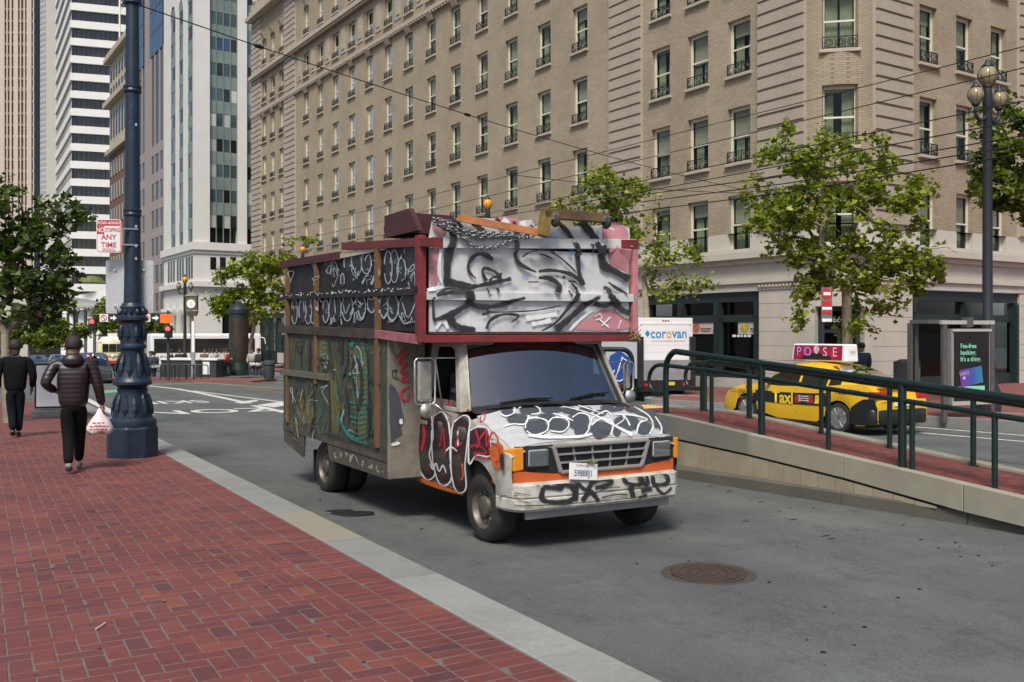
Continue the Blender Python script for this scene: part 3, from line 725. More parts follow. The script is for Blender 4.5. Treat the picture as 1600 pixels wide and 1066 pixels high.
for i in range(170): m.box(-.42, -.2, i*.395, i*.395+.2, hz(24.12), hz(24.3)); m.box(-.26, -.05, i*.395, i*.395+.2, hz(20.58), hz(20.72))
m.build('dentils', MC['sandstone'], hotel)['kind'] = 'stuff'
for q in COLS:
    for z in (20.2, 27.6):
        m = MB(); m.loft([[(-.08, q-Q0+.35, hz(z)), (-.08, q-Q0+.9, hz(z)), (0, q-Q0+.9, hz(z)), (0, q-Q0+.35, hz(z))], [(-.34, q-Q0+.25, hz(z+.5)), (-.34, q-Q0+1., hz(z+.5)), (0, q-Q0+1., hz(z+.5)), (0, q-Q0+.25, hz(z+.5))]]); m.build('bracket', MC['sandstone'], hotel, bevel=.03)
for q in COLS[3:16]:
    m = MB(); m.box(-.05, .01, q-Q0+1.75, q-Q0+2.7, hz(21.6), hz(23.7)); m.box(-.1, -.04, q-Q0+1.95, q-Q0+2.5, hz(21.9), hz(23.4)); m.build('frieze_panel', MC['sandstone_band'], hotel)
for i in range(45):
    m = MB(); y = i*1.5; m.lathe([(.16, 0), (.2, .2), (.1, .4), (.17, .7), (.05, 1.0), (0, 1.15)], 6, (-.15, y+.4, hz(31.7))); m.build('finial', MC['sandstone'], hotel)
# street level: entablature, piers, shop fronts
for k, (z0, z1, o_) in enumerate(((1.66, 1.95, .1), (1.95, 2.12, .2), (2.12, 2.75, .06), (2.75, 2.95, .22))): course('entablature', hz(z0), hz(z1), o_, MC['limestone'])
def stone_pier(a, b, side):
    n = 7; z1 = hz(1.66); step = z1/n
    for i in range(n):
        m = MB()
        if side == 0: m.box(-.06, .4, a-Q0, b-Q0, i*step+.006-.6*(i == 0), (i+1)*step-.006)
        else: m.box(a-N0, b-N0, -RC-.06, -RC+.4, i*step+.006-.6*(i == 0), (i+1)*step-.006)
        m.build('stone_block', MC['limestone'], hotel, bevel=.006)
units = [(26.85, 33.85)]; q = 34.9
while q < 88: units.append((q, q+6.9)); q += 7.95
stone_pier(24.5, 26.83, 0); stone_pier(33.87, 34.88, 0)
for a, b in units[1:]: stone_pier(b+.02, b+1.03, 0)
def shopfront(a, b, side, nb_=3):
    L = b-a
    P = (lambda d, u, z: (d, a-Q0+u, z)) if side == 0 else (lambda d, u, z: (a-N0+u, -RC+d, z))
    def bx(m, d0, d1, u0, u1, z0, z1):
        p, q = P(d0, u0, z0), P(d1, u1, z1); m.box(min(p[0], q[0]), max(p[0], q[0]), min(p[1], q[1]), max(p[1], q[1]), z0, z1)
    zt = hz(1.64); tr = zt-1.25
    m = MB(); bx(m, .05, .3, 0, L, zt-.42, zt); o = m.build('shop_fascia', MC['shop_green'], hotel)
    for i in range(nb_+1):
        w = .34 if 0 < i < nb_ else .3; u = (L-w)*i/nb_
        m = MB(); bx(m, -.02, .34, u, u+w, -.6, zt-.425); bx(m, -.06, .0, u+.05, u+w-.05, -.6, zt-.55)
        for j in range(10): bx(m, -.09, -.05, u+.1, u+w-.1, .35+j*.28, .5+j*.28)
        m.build('shop_pilaster', MC['shop_green'], hotel)
    for i in range(nb_):
        u0, u1 = (L-.3)*i/nb_+.3, (L-.3)*(i+1)/nb_
        m = MB(); bx(m, .14, .3, u0, u1, tr, tr+.3); m.build('shop_transom', MC['shop_green'], hotel); m = MB(); bx(m, .1, .32, u0, u1, -.6, .45); m.build('shop_stallriser', MC['shop_green'], hotel)
        for z0, z1 in ((.45, tr), (tr+.3, zt-.43)):
            m = MB(); m.poly([P(.22, u0, z0), P(.22, u1, z0), P(.22, u1, z1), P(.22, u0, z1)]); m.build('shop_pane', MC['shop_glass'], hotel)
    m = MB(); bx(m, 1.6, 1.7, .1, L-.1, -.6, zt); m.build('shop_interior', M('shop_inside', (.03, .027, .024), .8, .5, 1.2), hotel)
for a, b in units: shopfront(a, b, 0)
m = MB(); m.box(-.07, .02, units[0][0]-Q0, 60, -.6, .32); m.build('plinth', M('plinth_stone', (.4, .4, .37), .8, .12, 3), hotel)
stone_pier(30.87, 33.3, 1); stone_pier(40.9, 43.2, 1); shopfront(33.32, 40.88, 1, 2); shopfront(43.25, 52, 1, 3)
# corner entrance
m = MB(); zt = hz(1.66); zd = hz(.95)
for a, b in ((0, 7), (7, 14), (76, 83), (83, 90)): m.loft([[cfn(a, -.6, -.06), cfn(a, zt, -.06), cfn(a, zt, .4), cfn(a, -.6, .4)], [cfn(b, -.6, -.06), cfn(b, zt, -.06), cfn(b, zt, .4), cfn(b, -.6, .4)]])
for a, b in ((14, 30), (30, 45), (45, 60), (60, 76)): m.loft([[cfn(a, zd, -.06), cfn(a, zt, -.06), cfn(a, zt, .4), cfn(a, zd, .4)], [cfn(b, zd, -.06), cfn(b, zt, -.06), cfn(b, zt, .4), cfn(b, zd, .4)]])
m.build('entrance_surround', MC['limestone'], hotel)
p0, p1 = Vector(cfn(14, 0, .2)), Vector(cfn(76, 0, .2)); dd = (p1-p0).normalized(); nn_ = Vector((dd.y, -dd.x, 0)); LL = (p1-p0).length
ent = MB()
for u0, u1, z0, z1, t_ in ((0, .16, -.6, zd, .1), (LL-.16, LL, -.6, zd, .1), (.16, LL-.16, zd-.18, zd, .1), (.16, LL-.16, zd-1., zd-.88, .08), (LL*.5-.06, LL*.5+.06, -.6, zd-1., .08)):
    ent.prism([p0+dd*u0+Vector((0, 0, z0)), p0+dd*u1+Vector((0, 0, z0)), p0+dd*u1+Vector((0, 0, z1)), p0+dd*u0+Vector((0, 0, z1))], -nn_*t_)
door = ent.build('entrance_door', MC['shop_green'], hotel)
m = MB(); q_ = nn_*(-.03)
m.poly([p0+q_+Vector((0, 0, -.6)), p1+q_+Vector((0, 0, -.6)), p1+q_+Vector((0, 0, zd)), p0+q_+Vector((0, 0, zd))]); m.build('glass_pane', MC['shop_glass'], door)
m = MB(); q_ = -nn_*.6
m.poly([p0+q_+Vector((0, 0, -.6)), p1+q_+Vector((0, 0, -.6)), p1+q_+Vector((0, 0, zd)), p0+q_+Vector((0, 0, zd))]); m.build('lobby', MC['room_dark'], hotel)
c = (p0+p1)/2 + nn_*.03
text('665', .33, basis(c+Vector((0, 0, zd-.5)), dd, (0, 0, 1)), M('number_white', (.6, .66, .64), .5), door, 'house_number')
for side in (0, 1):
    for i in range(13 if side == 0 else 12):
        m = MB(); p = (-.1, 24.62-Q0+i*.178, hz(1.8)) if side == 0 else (30.98-N0+i*.178, -RC-.1, hz(1.8))
        m.lathe([(0, -.085), (.06, -.06), (.085, 0), (.06, .06), (0, .085)], 8, p); m.build('rosette', MC['sandstone'], hotel, smooth=True)
# posters hung in the shop windows
def shop_sign(px, py, w, h, nm, c1, c2):
    p = to_local(hotel, on_n(px, py, N0+.2)); m = MB(); m.box(p.x-.02, p.x, p.y-w/2, p.y+w/2, p.z-h/2, p.z+h/2); o = m.build('window_poster', M(nm, c1, .5, .3, 2), hotel)
    m = MB(); m.lathe([(.22, -.005), (.22, 0), (0, 0)], 14, (p.x-.026, p.y+w*.25, p.z), 'x'); m.build('poster_dish', M(nm+'_dish', c2, .5, .5, 9), o)
    fine_print(basis((p.x-.03, p.y-w*.15, p.z-.1), (0, -1, 0), (0, 0, 1)), .6, .05, 2, MC['dark'], o)
shop_sign(1175, 512, 1.5, .55, 'poster_a', (.42, .45, .4), (.4, .32, .05)); shop_sign(1098, 512, 1.5, .55, 'poster_b', (.5, .42, .36), (.38, .12, .06))
p = to_local(hotel, on_n(1160, 525, N0+.2)); fine_print(basis((p.x-.02, p.y, p.z), (0, -1, 0), (0, 0, 1)), 1.1, .09, 1, MC['white_paint'], hotel)
# ---------------------------------------------------------------- the graffiti-covered box truck
TS, TT = 8.08, 5.1
truck = thing('box_truck', 'old box truck covered in graffiti with homemade wooden body and overhanging attic', 'truck', (*xy(TS, TT), ZC-1.995), AZ)
def TL(p): return to_local(truck, p)
M('van_white', (.42, .41, .37), .45, .12, 4, dirt=.8, dcol=(.2, .17, .13), dscale=3, coat=.2)
M('van_hood', (.50, .52, .54), .4, .12, 5, dirt=.5, dcol=(.16, .17, .19), dscale=5, coat=.3)
M('orange_paint', (.5, .1, .02), .45, .15, 6, dirt=.3, dcol=(.35, .12, .06), dscale=6)
M('bumper_white', (.52, .51, .46), .5, .1, 5, dirt=.55, dcol=(.12, .08, .05), dscale=7)
M('plastic_grey', (.24, .24, .235), .4, .12, 6, dirt=.2)
M('plastic_black', (.015, .015, .016), .5, .2)
M('red_paint', (.12, .016, .017), .55, .25, 5, dirt=.35, dcol=(.12, .03, .03), dscale=4)
M('red_bright', (.21, .018, .022), .6, .25, 5, dirt=.65, dcol=(.07, .022, .018), dscale=4)
M('maroon', (.06, .014, .015), .6, .3, 4, dirt=.3, dcol=(.03, .015, .012))
M('timber', (.15, .078, .03), .75, .35, 6, bump=.4, bscale=20, dirt=.6, dcol=(.08, .05, .03))
M('timber_dark', (.035, .026, .02), .8, .4, 6, bump=.4, bscale=20, dirt=.4, dcol=(.09, .08, .065))
M('timber_orange', (.45, .17, .06), .7, .3, 8, bump=.3, bscale=25)
def panel_green():
    m, t, p = newmat('panel_green'); g = nd(t, 'ShaderNodeTexCoord'); mp = nd(t, 'ShaderNodeMapping'); mp.inputs['Scale'].default_value = (5, 5, 1.6); t.links.new(g.outputs['Object'], mp.inputs[0])
    n = noise_(t, 1.6, 8, .72, mp.outputs[0]); n2 = noise_(t, 9, 6, .7)
    c = ramp(t, n.outputs[0], [(.28, (.016, .018, .014)), (.42, (.055, .06, .04)), (.5, (.028, .05, .042)), (.58, (.085, .08, .042)), (.68, (.045, .046, .04)), (.8, (.02, .022, .018))])
    c = mixc(t, .7, c, ramp(t, n2.outputs[0], [(.35, (.4, .4, .4)), (.65, (1.25, 1.25, 1.2))]), 'MULTIPLY'); t.links.new(c, p.inputs['Base Color']); p.inputs['Roughness'].default_value = .7; MC['panel_green'] = m
panel_green()
M('panel_black', (.010, .0105, .011), .6, .4, 3, dirt=.25, dcol=(.07, .03, .03), dscale=3)
M('panel_white', (.6, .6, .61), .6, .14, 3, dirt=.6, dcol=(.40, .395, .40), dscale=4)
M('skirt', (.05, .046, .038), .7, .4, 5, dirt=.45, dcol=(.14, .12, .09), dscale=3)
M('fairing', (.24, .225, .185), .6, .25, 4, dirt=.8, dcol=(.09, .075, .055), dscale=4)
M('mirror_glass', (.4, .38, .35), .25, .25, 12, metal=.6, dirt=.5, dcol=(.35, .3, .26), dscale=9)
M('amber', (.65, .24, .02), .2, .1); M('lamp_clear', (.75, .77, .76), .12, .05)
glass('windshield_glass', (.42, .52, .54), .26); glass('lens_glass', (.85, .87, .87), .08)
spray('spray_black', (.022, .024, .026), wear=.12); spray('spray_white', (.72, .74, .76), wear=.3); spray('spray_ghost', (.36, .41, .45), wear=.4)
spray('spray_red', (.42, .02, .045), wear=.25); spray('spray_pink', (.50, .22, .25), wear=.3); spray('spray_blue', (.16, .3, .5), wear=.75, solid=.45)
spray('spray_teal', (.02, .2, .17), wear=.5, solid=.8); spray('spray_olive', (.17, .16, .06), wear=.5, solid=.7); spray('spray_maroon', (.035, .011, .013), wear=.05); spray('spray_grime', (.05, .04, .034), wear=.25); spray('spray_grey', (.28, .28, .28), wear=.6, solid=.5)
spray('spray_slate', (.055, .065, .08), wear=.15); spray('spray_orange', (.55, .12, .02), wear=.3)
def hoodz(x, y): return interp([(-.66, .93), (-.6, .97), (-.45, 1.03), (-.2, 1.11), (.14, 1.235), (.3, 1.25)], y) - .075*(min(1, abs(x)/.97))**4
def xside(z): return interp([(.35, .95), (.7, 1.0), (1.0, .99), (1.25, .935)], z)
WY = -.06; AR = .44
def bot(y):
    if abs(y-WY) < AR: return max(.40, .34 + math.sqrt(AR*AR-(y-WY)**2))
    return .52 if y < WY else .40
def belt(y): return hoodz(.95, y)-.01 if y < .2 else interp([(.2, 1.17), (1.4, 1.22)], y)
ys = [-.64, -.6, -.55, -.5] + [WY-AR+.001+i*2*AR/16*.9999 for i in range(17)] + [.42, .6, .75, .9, 1.1, 1.3]
ys = sorted(set(round(y, 4) for y in ys))
m = MB()
for sx in (-1, 1):
    for a, b in zip(ys, ys[1:]):
        for k in range(6):
            f0, f1 = k/6, (k+1)/6
            q = []
            for y, f_ in ((a, f0), (b, f0), (b, f1), (a, f1)):
                z = bot(y)+(belt(y)-bot(y))*f_; nose = .06*max(0, (-.5-y)/.14)**2; q.append((sx*(xside(z)-nose), y, z))
            m.poly(q)
hx_ = [-1+i*2/14 for i in range(15)]
for a, b in zip(ys, ys[1:]):
    if b > .16: break
    for c, d in zip(hx_, hx_[1:]):
        q = []
        for x, y in ((c, a), (d, a), (d, b), (c, b)):
            e = xside(belt(y))-.06*max(0, (-.5-y)/.14)**2; q.append((x*e, y, hoodz(x*e, y) if abs(x) < .999 else belt(y)))
        m.poly(q)
cab = m.build('cab_body', MC['van_white'], truck)
bm = bmesh.new(); bm.from_mesh(cab.data); bmesh.ops.remove_doubles(bm, verts=bm.verts, dist=.0015); bmesh.ops.recalc_face_normals(bm, faces=bm.faces); bm.to_mesh(cab.data); bm.free()
cab.data.polygons.foreach_set('use_smooth', [True]*len(cab.data.polygons)); cab.data.set_sharp_from_angle(angle=R(38))
# painted bonnet panel on the cab, with its own shut line
m = MB(); hy = [-.585, -.45, -.3, -.15, 0, .12]
for a, b in zip(hy, hy[1:]):
    for c, d in zip(hx_, hx_[1:]):
        m.poly([(x*.9, y, hoodz(x*.9, y)+.009) for x, y in ((c, a), (d, a), (d, b), (c, b))])
hood = m.build('bonnet', MC['van_hood'], truck)
bm = bmesh.new(); bm.from_mesh(hood.data); bmesh.ops.remove_doubles(bm, verts=bm.verts, dist=.001); bmesh.ops.recalc_face_normals(bm, faces=bm.faces)
bmesh.ops.solidify(bm, geom=bm.faces[:], thickness=.008); bm.to_mesh(hood.data); bm.free(); hood.data.polygons.foreach_set('use_smooth', [True]*len(hood.data.polygons)); hood.data.set_sharp_from_angle(angle=R(40))
def hood_fn(zx, zy, ox=640., oy=520., k=3.136):
    px, py = ox+zx/k, oy+zy/k; u, w = ray(px, py); Y = 8.5
    for _ in range(30):
        p = TL(at(px, py, Y)); e = p.z - (hoodz(p.x, min(.15, max(-.62, p.y)))+.009); Y += e*1.6
    p = TL(at(px, py, Y)); return p, Vector((0, -.35, .94))
# cowl, windscreen, pillars, roof
m = MB(); m.prism([(-.92, .1, 1.2), (-.86, .13, 1.235), (-.5, .1, 1.262), (0, .08, 1.27), (.5, .1, 1.262), (.86, .13, 1.235), (.92, .1, 1.2)], (0, .16, .03)); m.build('cowl', MC['plastic_black'], truck)
def ws(u, v):                                        # windscreen surface, u across, v up
    w = .90+(.79-.90)*v; y = .16+.10*u*u+(.50-.16)*v; return (u*w, y - .0*v, 1.27+(1.90-1.27)*v - .03*u*u*(1-v))
m = MB(); n = 10
for i in range(n):
    for j in range(4): m.poly([ws(-1+2*(i+a)/n, (j+b)/4) for a, b in ((0, 0), (1, 0), (1, 1), (0, 1))])
scr = m.build('windscreen', MC['windshield_glass'], truck, smooth=True)
bm = bmesh.new(); bm.from_mesh(scr.data); bmesh.ops.remove_doubles(bm, verts=bm.verts, dist=.001); bmesh.ops.recalc_face_normals(bm, faces=bm.faces); bm.to_mesh(scr.data); bm.free()
m = MB()
rim = [ws(-1+2*i/n, 0) for i in range(n+1)] + [ws(1, j/4) for j in (1, 2, 3, 4)] + [ws(1-2*i/n, 1) for i in range(1, n+1)] + [ws(-1, 1-j/4) for j in (1, 2, 3)]
m.tube(rim, .022, 6, closed=True); m.build('windscreen_seal', MC['plastic_black'], scr)
for sx in (-1, 1):
    m = MB(); m.loft([[(sx*.925, .18, 1.22), (sx*.99, .30, 1.20), (sx*.99, .38, 1.20), (sx*.90, .30, 1.22)], [(sx*.80, .54, 1.92), (sx*.86, .60, 1.90), (sx*.86, .70, 1.90), (sx*.79, .64, 1.92)]]); m.build('pillar', MC['van_white'], truck, bevel=.012)
m = MB(); m.loft([[(x*.84, .52+.02*abs(x), 1.91+.05*(1-x*x)) for x in (-1, -.5, 0, .5, 1)] + [(x*.84, .52, 1.86) for x in (1, -1)], [(x*.86, 1.32, 1.93+.06*(1-x*x)) for x in (-1, -.5, 0, .5, 1)] + [(x*.86, 1.32, 1.86) for x in (1, -1)]]); m.build('roof', MC['van_white'], truck)
# doors: panel seams, window frame, glass, mirror
for sx in (-1, 1):
    m = MB()
    def dp(y, z): k = (z-1.2)/.72; return (sx*(.955+(.835-.955)*max(0, k)), y, z)
    outer = [dp(.36, 1.19), dp(1.30, 1.2), dp(1.30, 1.91), dp(.74, 1.91), dp(.63, 1.88)]
    inner = [dp(.47, 1.235), dp(1.16, 1.235), dp(1.16, 1.83), dp(.80, 1.84), dp(.70, 1.8)]
    for i in range(5):
        j = (i+1) % 5; a, b, c, d = (Vector(p) for p in (outer[i], outer[j], inner[j], inner[i])); m.prism([a, b, c, d], (-sx*.04, 0, 0))
    dr = m.build('door', MC['van_white'], truck, bevel=.006)
    if sx > 0:
        m = MB(); m.poly([Vector(p)-Vector((sx*.02, 0, 0)) for p in inner]); m.build('door_glass', MC['windshield_glass'], dr)
    else:                                            # wound halfway down
        m = MB(); m.poly([Vector(dp(.47, 1.235))-Vector((sx*.02, 0, 0)), Vector(dp(1.16, 1.235))-Vector((sx*.02, 0, 0)), Vector(dp(1.16, 1.3))-Vector((sx*.02, 0, 0)), Vector(dp(.52, 1.3))-Vector((sx*.02, 0, 0))]); m.build('door_glass', MC['windshield_glass'], dr)
    m = MB()
    for a, b in (((.345, .42), (.345, 1.19)), ((1.30, .42), (1.30, 1.9)), ((.345, .42), (1.3, .42))):
        m.bar((sx*(xside(a[1])+.001), a[0], a[1]), (sx*(xside(b[1]) if b[1] < 1.25 else .84+.001), b[0], b[1]), .012, .006, (1, 0, 0))
    m.bar((sx*(xside(.93)+.001), -.5, .90), (sx*(xside(.98)+.001), 1.3, .98), .014, .008, (1, 0, 0)); m.build('door_seam', MC['plastic_black'], dr)
    m = MB(); m.box(sx*1.005-.012, sx*1.005+.012, 1.05, 1.22, 1.02, 1.06); m.build('door_handle', MC['chrome_dull'], dr, bevel=.006)
def mirror(sx, c, h=.46, w=.22):
    mr = thing_child = MB(); x, y, z = c
    pts = [(x-w/2, y, z-h/2+.03), (x-w/2+.03, y, z-h/2), (x+w/2-.03, y, z-h/2), (x+w/2, y, z-h/2+.03), (x+w/2, y, z+h/2-.03), (x+w/2-.03, y, z+h/2), (x-w/2+.03, y, z+h/2), (x-w/2, y, z+h/2-.03)]
    mr.tube(pts, .011, 8, closed=True)
    inn = x-sx*w/2
    for a, b in (((inn, y, z+h/2), (sx*.86, .55, z+h/2-.0)), ((inn, y, z-h/2), (sx*.97, .55, 1.14)), ((inn, y, z+h/2-.01), (sx*.965, .75, 1.2))): mr.tube([a, b], .009, 6)
    o = mr.build('mirror', MC['chrome_dull'], truck, smooth=True)
    m = MB(); m.box(x-w/2+.035, x+w/2-.03, y-.0, y+.05, z-h/2+.025, z+h/2-.025); m.build('mirror_head', MC['mirror_glass'], o, bevel=.03)
    m = MB(); m.lathe([(0, -.01), (.07, 0), (.075, .01), (.06, .03), (0, .04)], 14, (x+.01, y-.03, z-h/2-.06), 'y'); m.build('convex_mirror', MC['chrome_dull'], o, smooth=True)
    return o
mirror(-1, tuple(TL(on_s(664, 596, 8.66)))); mirror(1, tuple(TL(on_s(982, 588, 8.66))), .33, .13)
# cabin inside
m = MB(); m.box(-.86, .86, .3, .62, 1.0, 1.24); m.box(-.9, .9, 1.27, 1.31, .5, 1.88); m.box(-.9, .9, .4, 1.3, .45, .52); m.build('cabin_trim', MC['plastic_black'], truck)
for x in (-.45, .45):
    m = MB(); m.box(x-.26, x+.26, .78, 1.2, .85, .98); m.loft([[(x-.25, 1.08, .95), (x+.25, 1.08, .95), (x+.25, 1.22, .95), (x-.25, 1.22, .95)], [(x-.2, 1.16, 1.55), (x+.2, 1.16, 1.55), (x+.2, 1.26, 1.55), (x-.2, 1.26, 1.55)]]); m.build('seat', M('seat_cloth', (.05, .05, .055), .9), truck, bevel=.03)
m = MB(); cc = Vector((-.45, .66, 1.22)); m.tube([cc+Vector((.19*math.cos(6.283*i/20), .08*math.sin(6.283*i/20), .17*math.sin(6.283*i/20))) for i in range(20)], .014, 6, closed=True); m.tube([cc, cc+Vector((0, -.2, -.12))], .025, 6); m.tube([cc+Vector((-.19, 0, 0)), cc+Vector((.19, 0, 0))], .012, 5); m.build('steering_wheel', MC['plastic_black'], truck)
for px, py, s_ in ((915, 555, 8.66),):
    p = TL(on_s(910, 562, 8.72)); m = MB(); m.box(p.x-.11, p.x+.11, p.y, p.y+.006, p.z-.09, p.z+.09); cardo = m.build('dash_card', M('card_blue', (.02, .16, .3), .5), truck)
    text('ONE\nLESS', .075, basis((p.x, p.y-.004, p.z+.03), (1, 0, 0), (0, 0, 1)), MC['white_paint'], cardo)
for x0, x1, z1, yy in ((-.62, -.02, 1.30, .02), (.18, .74, 1.40, .06)):                # wipers
    m = MB(); a, b = Vector(ws(x0/.9, .03))+Vector((0, -.03, .015)), Vector(ws(x1/.9, .13 if x0 > 0 else .06))+Vector((0, -.03, .015)); m.tube([a, a.lerp(b, .5)+Vector((0, -.015, .02)), b], .008, 6); m.bar(a, b, .012, .02); m.build('wiper', MC['plastic_black'], truck)
# nose: headlamps, grille, orange strip, bumper, plate
CN = .03
m = MB(); m.loft([[(CN-.9, -.615, .6), (CN-.9, -.615, .95), (CN-.9, -.5, .95), (CN-.9, -.5, .6)], [(CN-.55, -.635, .6), (CN-.55, -.635, .955), (CN-.55, -.5, .955), (CN-.55, -.5, .6)], [(CN+.55, -.635, .6), (CN+.55, -.635, .955), (CN+.55, -.5, .955), (CN+.55, -.5, .6)], [(CN+.9, -.615, .6), (CN+.9, -.615, .95), (CN+.9, -.5, .95), (CN+.9, -.5, .6)]]); m.build('nose_panel', MC['plastic_black'], truck)
m = MB(); rg = []
for x, y in ((-.98, -.35), (-.965, -.5), (-.9, -.625), (-.5, -.65), (.5, -.65), (.9, -.625), (.965, -.5), (.98, -.35)): rg.append([(CN*0+x, y, .605), (x, y, .74 if abs(x) > .52 else .69), (x*.99, y+.03, .74 if abs(x) > .52 else .69), (x*.99, y+.03, .605)])
m.loft(rg); m.build('nose_strip', MC['orange_paint'], truck)
for sx in (-1, 1):
    cx_ = CN + sx*.70
    m = MB(); m.box(cx_-.125, cx_+.125, -.65, -.55, .755, .945); hl = m.build('headlamp', MC['plastic_black'], truck, bevel=.015)
    m = MB(); m.box(cx_-.1, cx_+.1, -.659, -.6, .775, .925); m.build('lamp_bowl', M('lamp_bowl', (.8, .82, .82), .2, .2, 12, metal=.15), hl, bevel=.012)
    m = MB(); m.box(cx_-.1, cx_+.1, -.668, -.661, .775, .925); m.build('lamp_lens', MC['lens_glass'], hl)
    m = MB(); m.lathe([(.0, -.004), (.022, 0), (.024, .008)], 10, (cx_, -.656, .85), 'y'); m.build('lamp_bulb', MC['lamp_clear'], hl, smooth=True)
    m = MB(); x0 = CN+sx*(.845 if sx < 0 else .875); x1 = sx*.975
    m.loft([[(x0, -.645, .745), (x0, -.645, .95), (x0, -.56, .95), (x0, -.56, .745)], [((x0+x1)/2+sx*.02, -.635, .735), ((x0+x1)/2+sx*.02, -.635, .945), (x0, -.5, .945), (x0, -.5, .735)], [(x1, -.55, .75), (x1, -.55, .93), (x0, -.45, .93), (x0, -.45, .75)]]); m.build('turn_signal', MC['amber'], truck, bevel=.012)
gr = MB(); T0, T1, B0, B1 = CN-.54, CN+.54, CN-.46, CN+.46; gy = -.655
def gp(u, v): return Vector((T0+(T1-T0)*u if v == 1 else (B0+(B1-B0)*u)*(1-v)+(T0+(T1-T0)*u)*v, gy, .702+.24*v))
gr.bar(gp(0, 1), gp(1, 1), .04, .03); gr.bar(gp(0, 0), gp(1, 0), .04, .03); gr.bar(gp(0, 0), gp(0, 1), .035, .04); gr.bar(gp(1, 0), gp(1, 1), .035, .04)
g_ = gr.build('grille', MC['plastic_grey'], truck, bevel=.008)
for v in (.36, .68): m = MB(); m.bar(gp(.02, v), gp(.98, v), .035, .014); m.build('grille_bar', MC['plastic_grey'], g_)
for u in (.2, .4, .6, .8): m = MB(); m.bar(gp(u, .05)+Vector((0, .012, 0)), gp(u, .95)+Vector((0, .012, 0)), .012, .02); m.build('grille_rib', MC['plastic_grey'], g_)
m = MB(); m.poly([gp(0, 0)+Vector((0, .03, 0)), gp(1, 0)+Vector((0, .03, 0)), gp(1, 1)+Vector((0, .03, 0)), gp(0, 1)+Vector((0, .03, 0))]); m.build('grille_mesh', MC['dark'], g_)
p, _ = hood_fn(955, 490); m = MB(); m.lathe([(.07, -.004), (.075, .004), (.055, .007), (0, .007)], 18); o = m.build('bonnet_badge', M('badge', (.05, .05, .055), .3, .1), truck); o.location = p + Vector((0, -.004, .006)); o.rotation_euler = (R(22), 0, 0); o.scale = (1, .55, 1)
bp = [(-.965, -.38), (-.965, -.52), (-.93, -.64), (-.85, -.71), (-.4, -.735), (.4, -.735), (.85, -.71), (.93, -.64), (.965, -.52), (.965, -.38)]
m = MB(); m.loft([[(x*.985, y*.985, .375), (x, y-.01, .40), (x, y-.012, .485), (x*.992, y*.985, .495), (x, y-.008, .51), (x, y-.004, .61), (x*.975, y*.96, .63), (x*.9, y*.85, .63), (x*.9, y*.85, .375)] for x, y in bp]); bump = m.build('bumper', MC['bumper_white'], truck, smooth=True, sharp=30)
m = MB(); m.box(-.8, .82, -.66, -.62, .295, .372); m.build('valance', MC['plastic_grey'], truck, bevel=.01)
pl = thing_child = bpy.data.objects.new('number_plate', None)
m = MB(); m.box(-.155, .155, -.004, .004, -.076, .076); plate = m.build('number_plate', M('plate_white', (.72, .72, .7), .4, .05, dirt=.2), truck, bevel=.003)
plate.location = TL(on_s(911.5, 737, 7.33)); plate.rotation_euler = (R(-6), R(6), 0)
text('59888J1', .082, basis((0, -.0055, -.018), (1, 0, 0), (0, 0, 1)), M('plate_blue', (.03, .05, .16), .5), plate, 'plate_number', sx=.78, bold=.001); text('California', .034, basis((-.02, -.0055, .055), (1, 0, 0), (0, 0, 1)), MC['red_bright'], plate, 'plate_lettering')
m = MB()
for i in range(14): m.tube([(.06+random.uniform(-.03, .03), -.01, .07), (.06+random.uniform(-.09, .08), -.03+random.uniform(-.02, .02), .085+random.uniform(-.02, .04))], .003, 4)
m.build('dry_weeds', M('dry_weed', (.22, .2, .07), .8), plate)
# wheels
def wheel(x, y, r, w, sx, name='wheel', hub=True):
    m = MB(); m.lathe([(r*.62, -w/2), (r*.86, -w/2-.012), (r*.97, -w/2+.02), (r, -w/2+.05), (r, w/2-.05), (r*.97, w/2-.02), (r*.86, w/2+.012), (r*.62, w/2)], 32, (0, 0, 0), 'x', caps=False); o = m.build(name, MC['rubber'], truck, smooth=True, sharp=50); o.location = (x, y, r)
    f = sx*w/2
    m = MB(); m.lathe([(r*.62, f*.98), (r*.6, f*.75), (r*.5, f*.45), (r*.33, f*.5), (r*.3, f*.85), (r*.22, f*1.0), (0, f*1.0)], 24, (0, 0, 0), 'x', caps=False); m.build('rim', M('rim_steel', (.16, .14, .115), .5, .35, 10, metal=.6, dirt=.5, dcol=(.06, .05, .04), dscale=8), o, smooth=True, sharp=40)
    for k in range(8):
        a = 6.283*k/8; m = MB(); m.lathe([(.012, f*.5), (.012, f*.68), (0, f*.68)], 6, (0, r*.42*math.cos(a), r*.42*math.sin(a)), 'x'); m.build('lug_nut', MC['chrome_dull'], o)
    return o
wheel(-.83, WY, .335, .22, -1); wheel(.83, WY, .335, .22, 1)
for x, sx in ((-1.14, -1), (-.88, -1), (1.14, 1), (.88, 1)): o = wheel(x, 3.72, .335, .22, sx); o.location.z = .335-.065
m = MB(); m.tube([(-.85, WY, .33), (.85, WY, .33)], .04, 8); m.tube([(-1.1, 3.72, .27), (1.1, 3.72, .27)], .06, 8); m.box(-.45, -.35, -.3, 5, .42, .56); m.box(.35, .45, -.3, 5, .42, .56); m.box(-.3, .3, .2, 1.2, .3, .5); m.build('chassis', MC['plastic_black'], truck)
m = MB(); m.box(-.94, .94, -.45, .5, .5, .85); m.build('engine_bay', MC['dark'], truck)
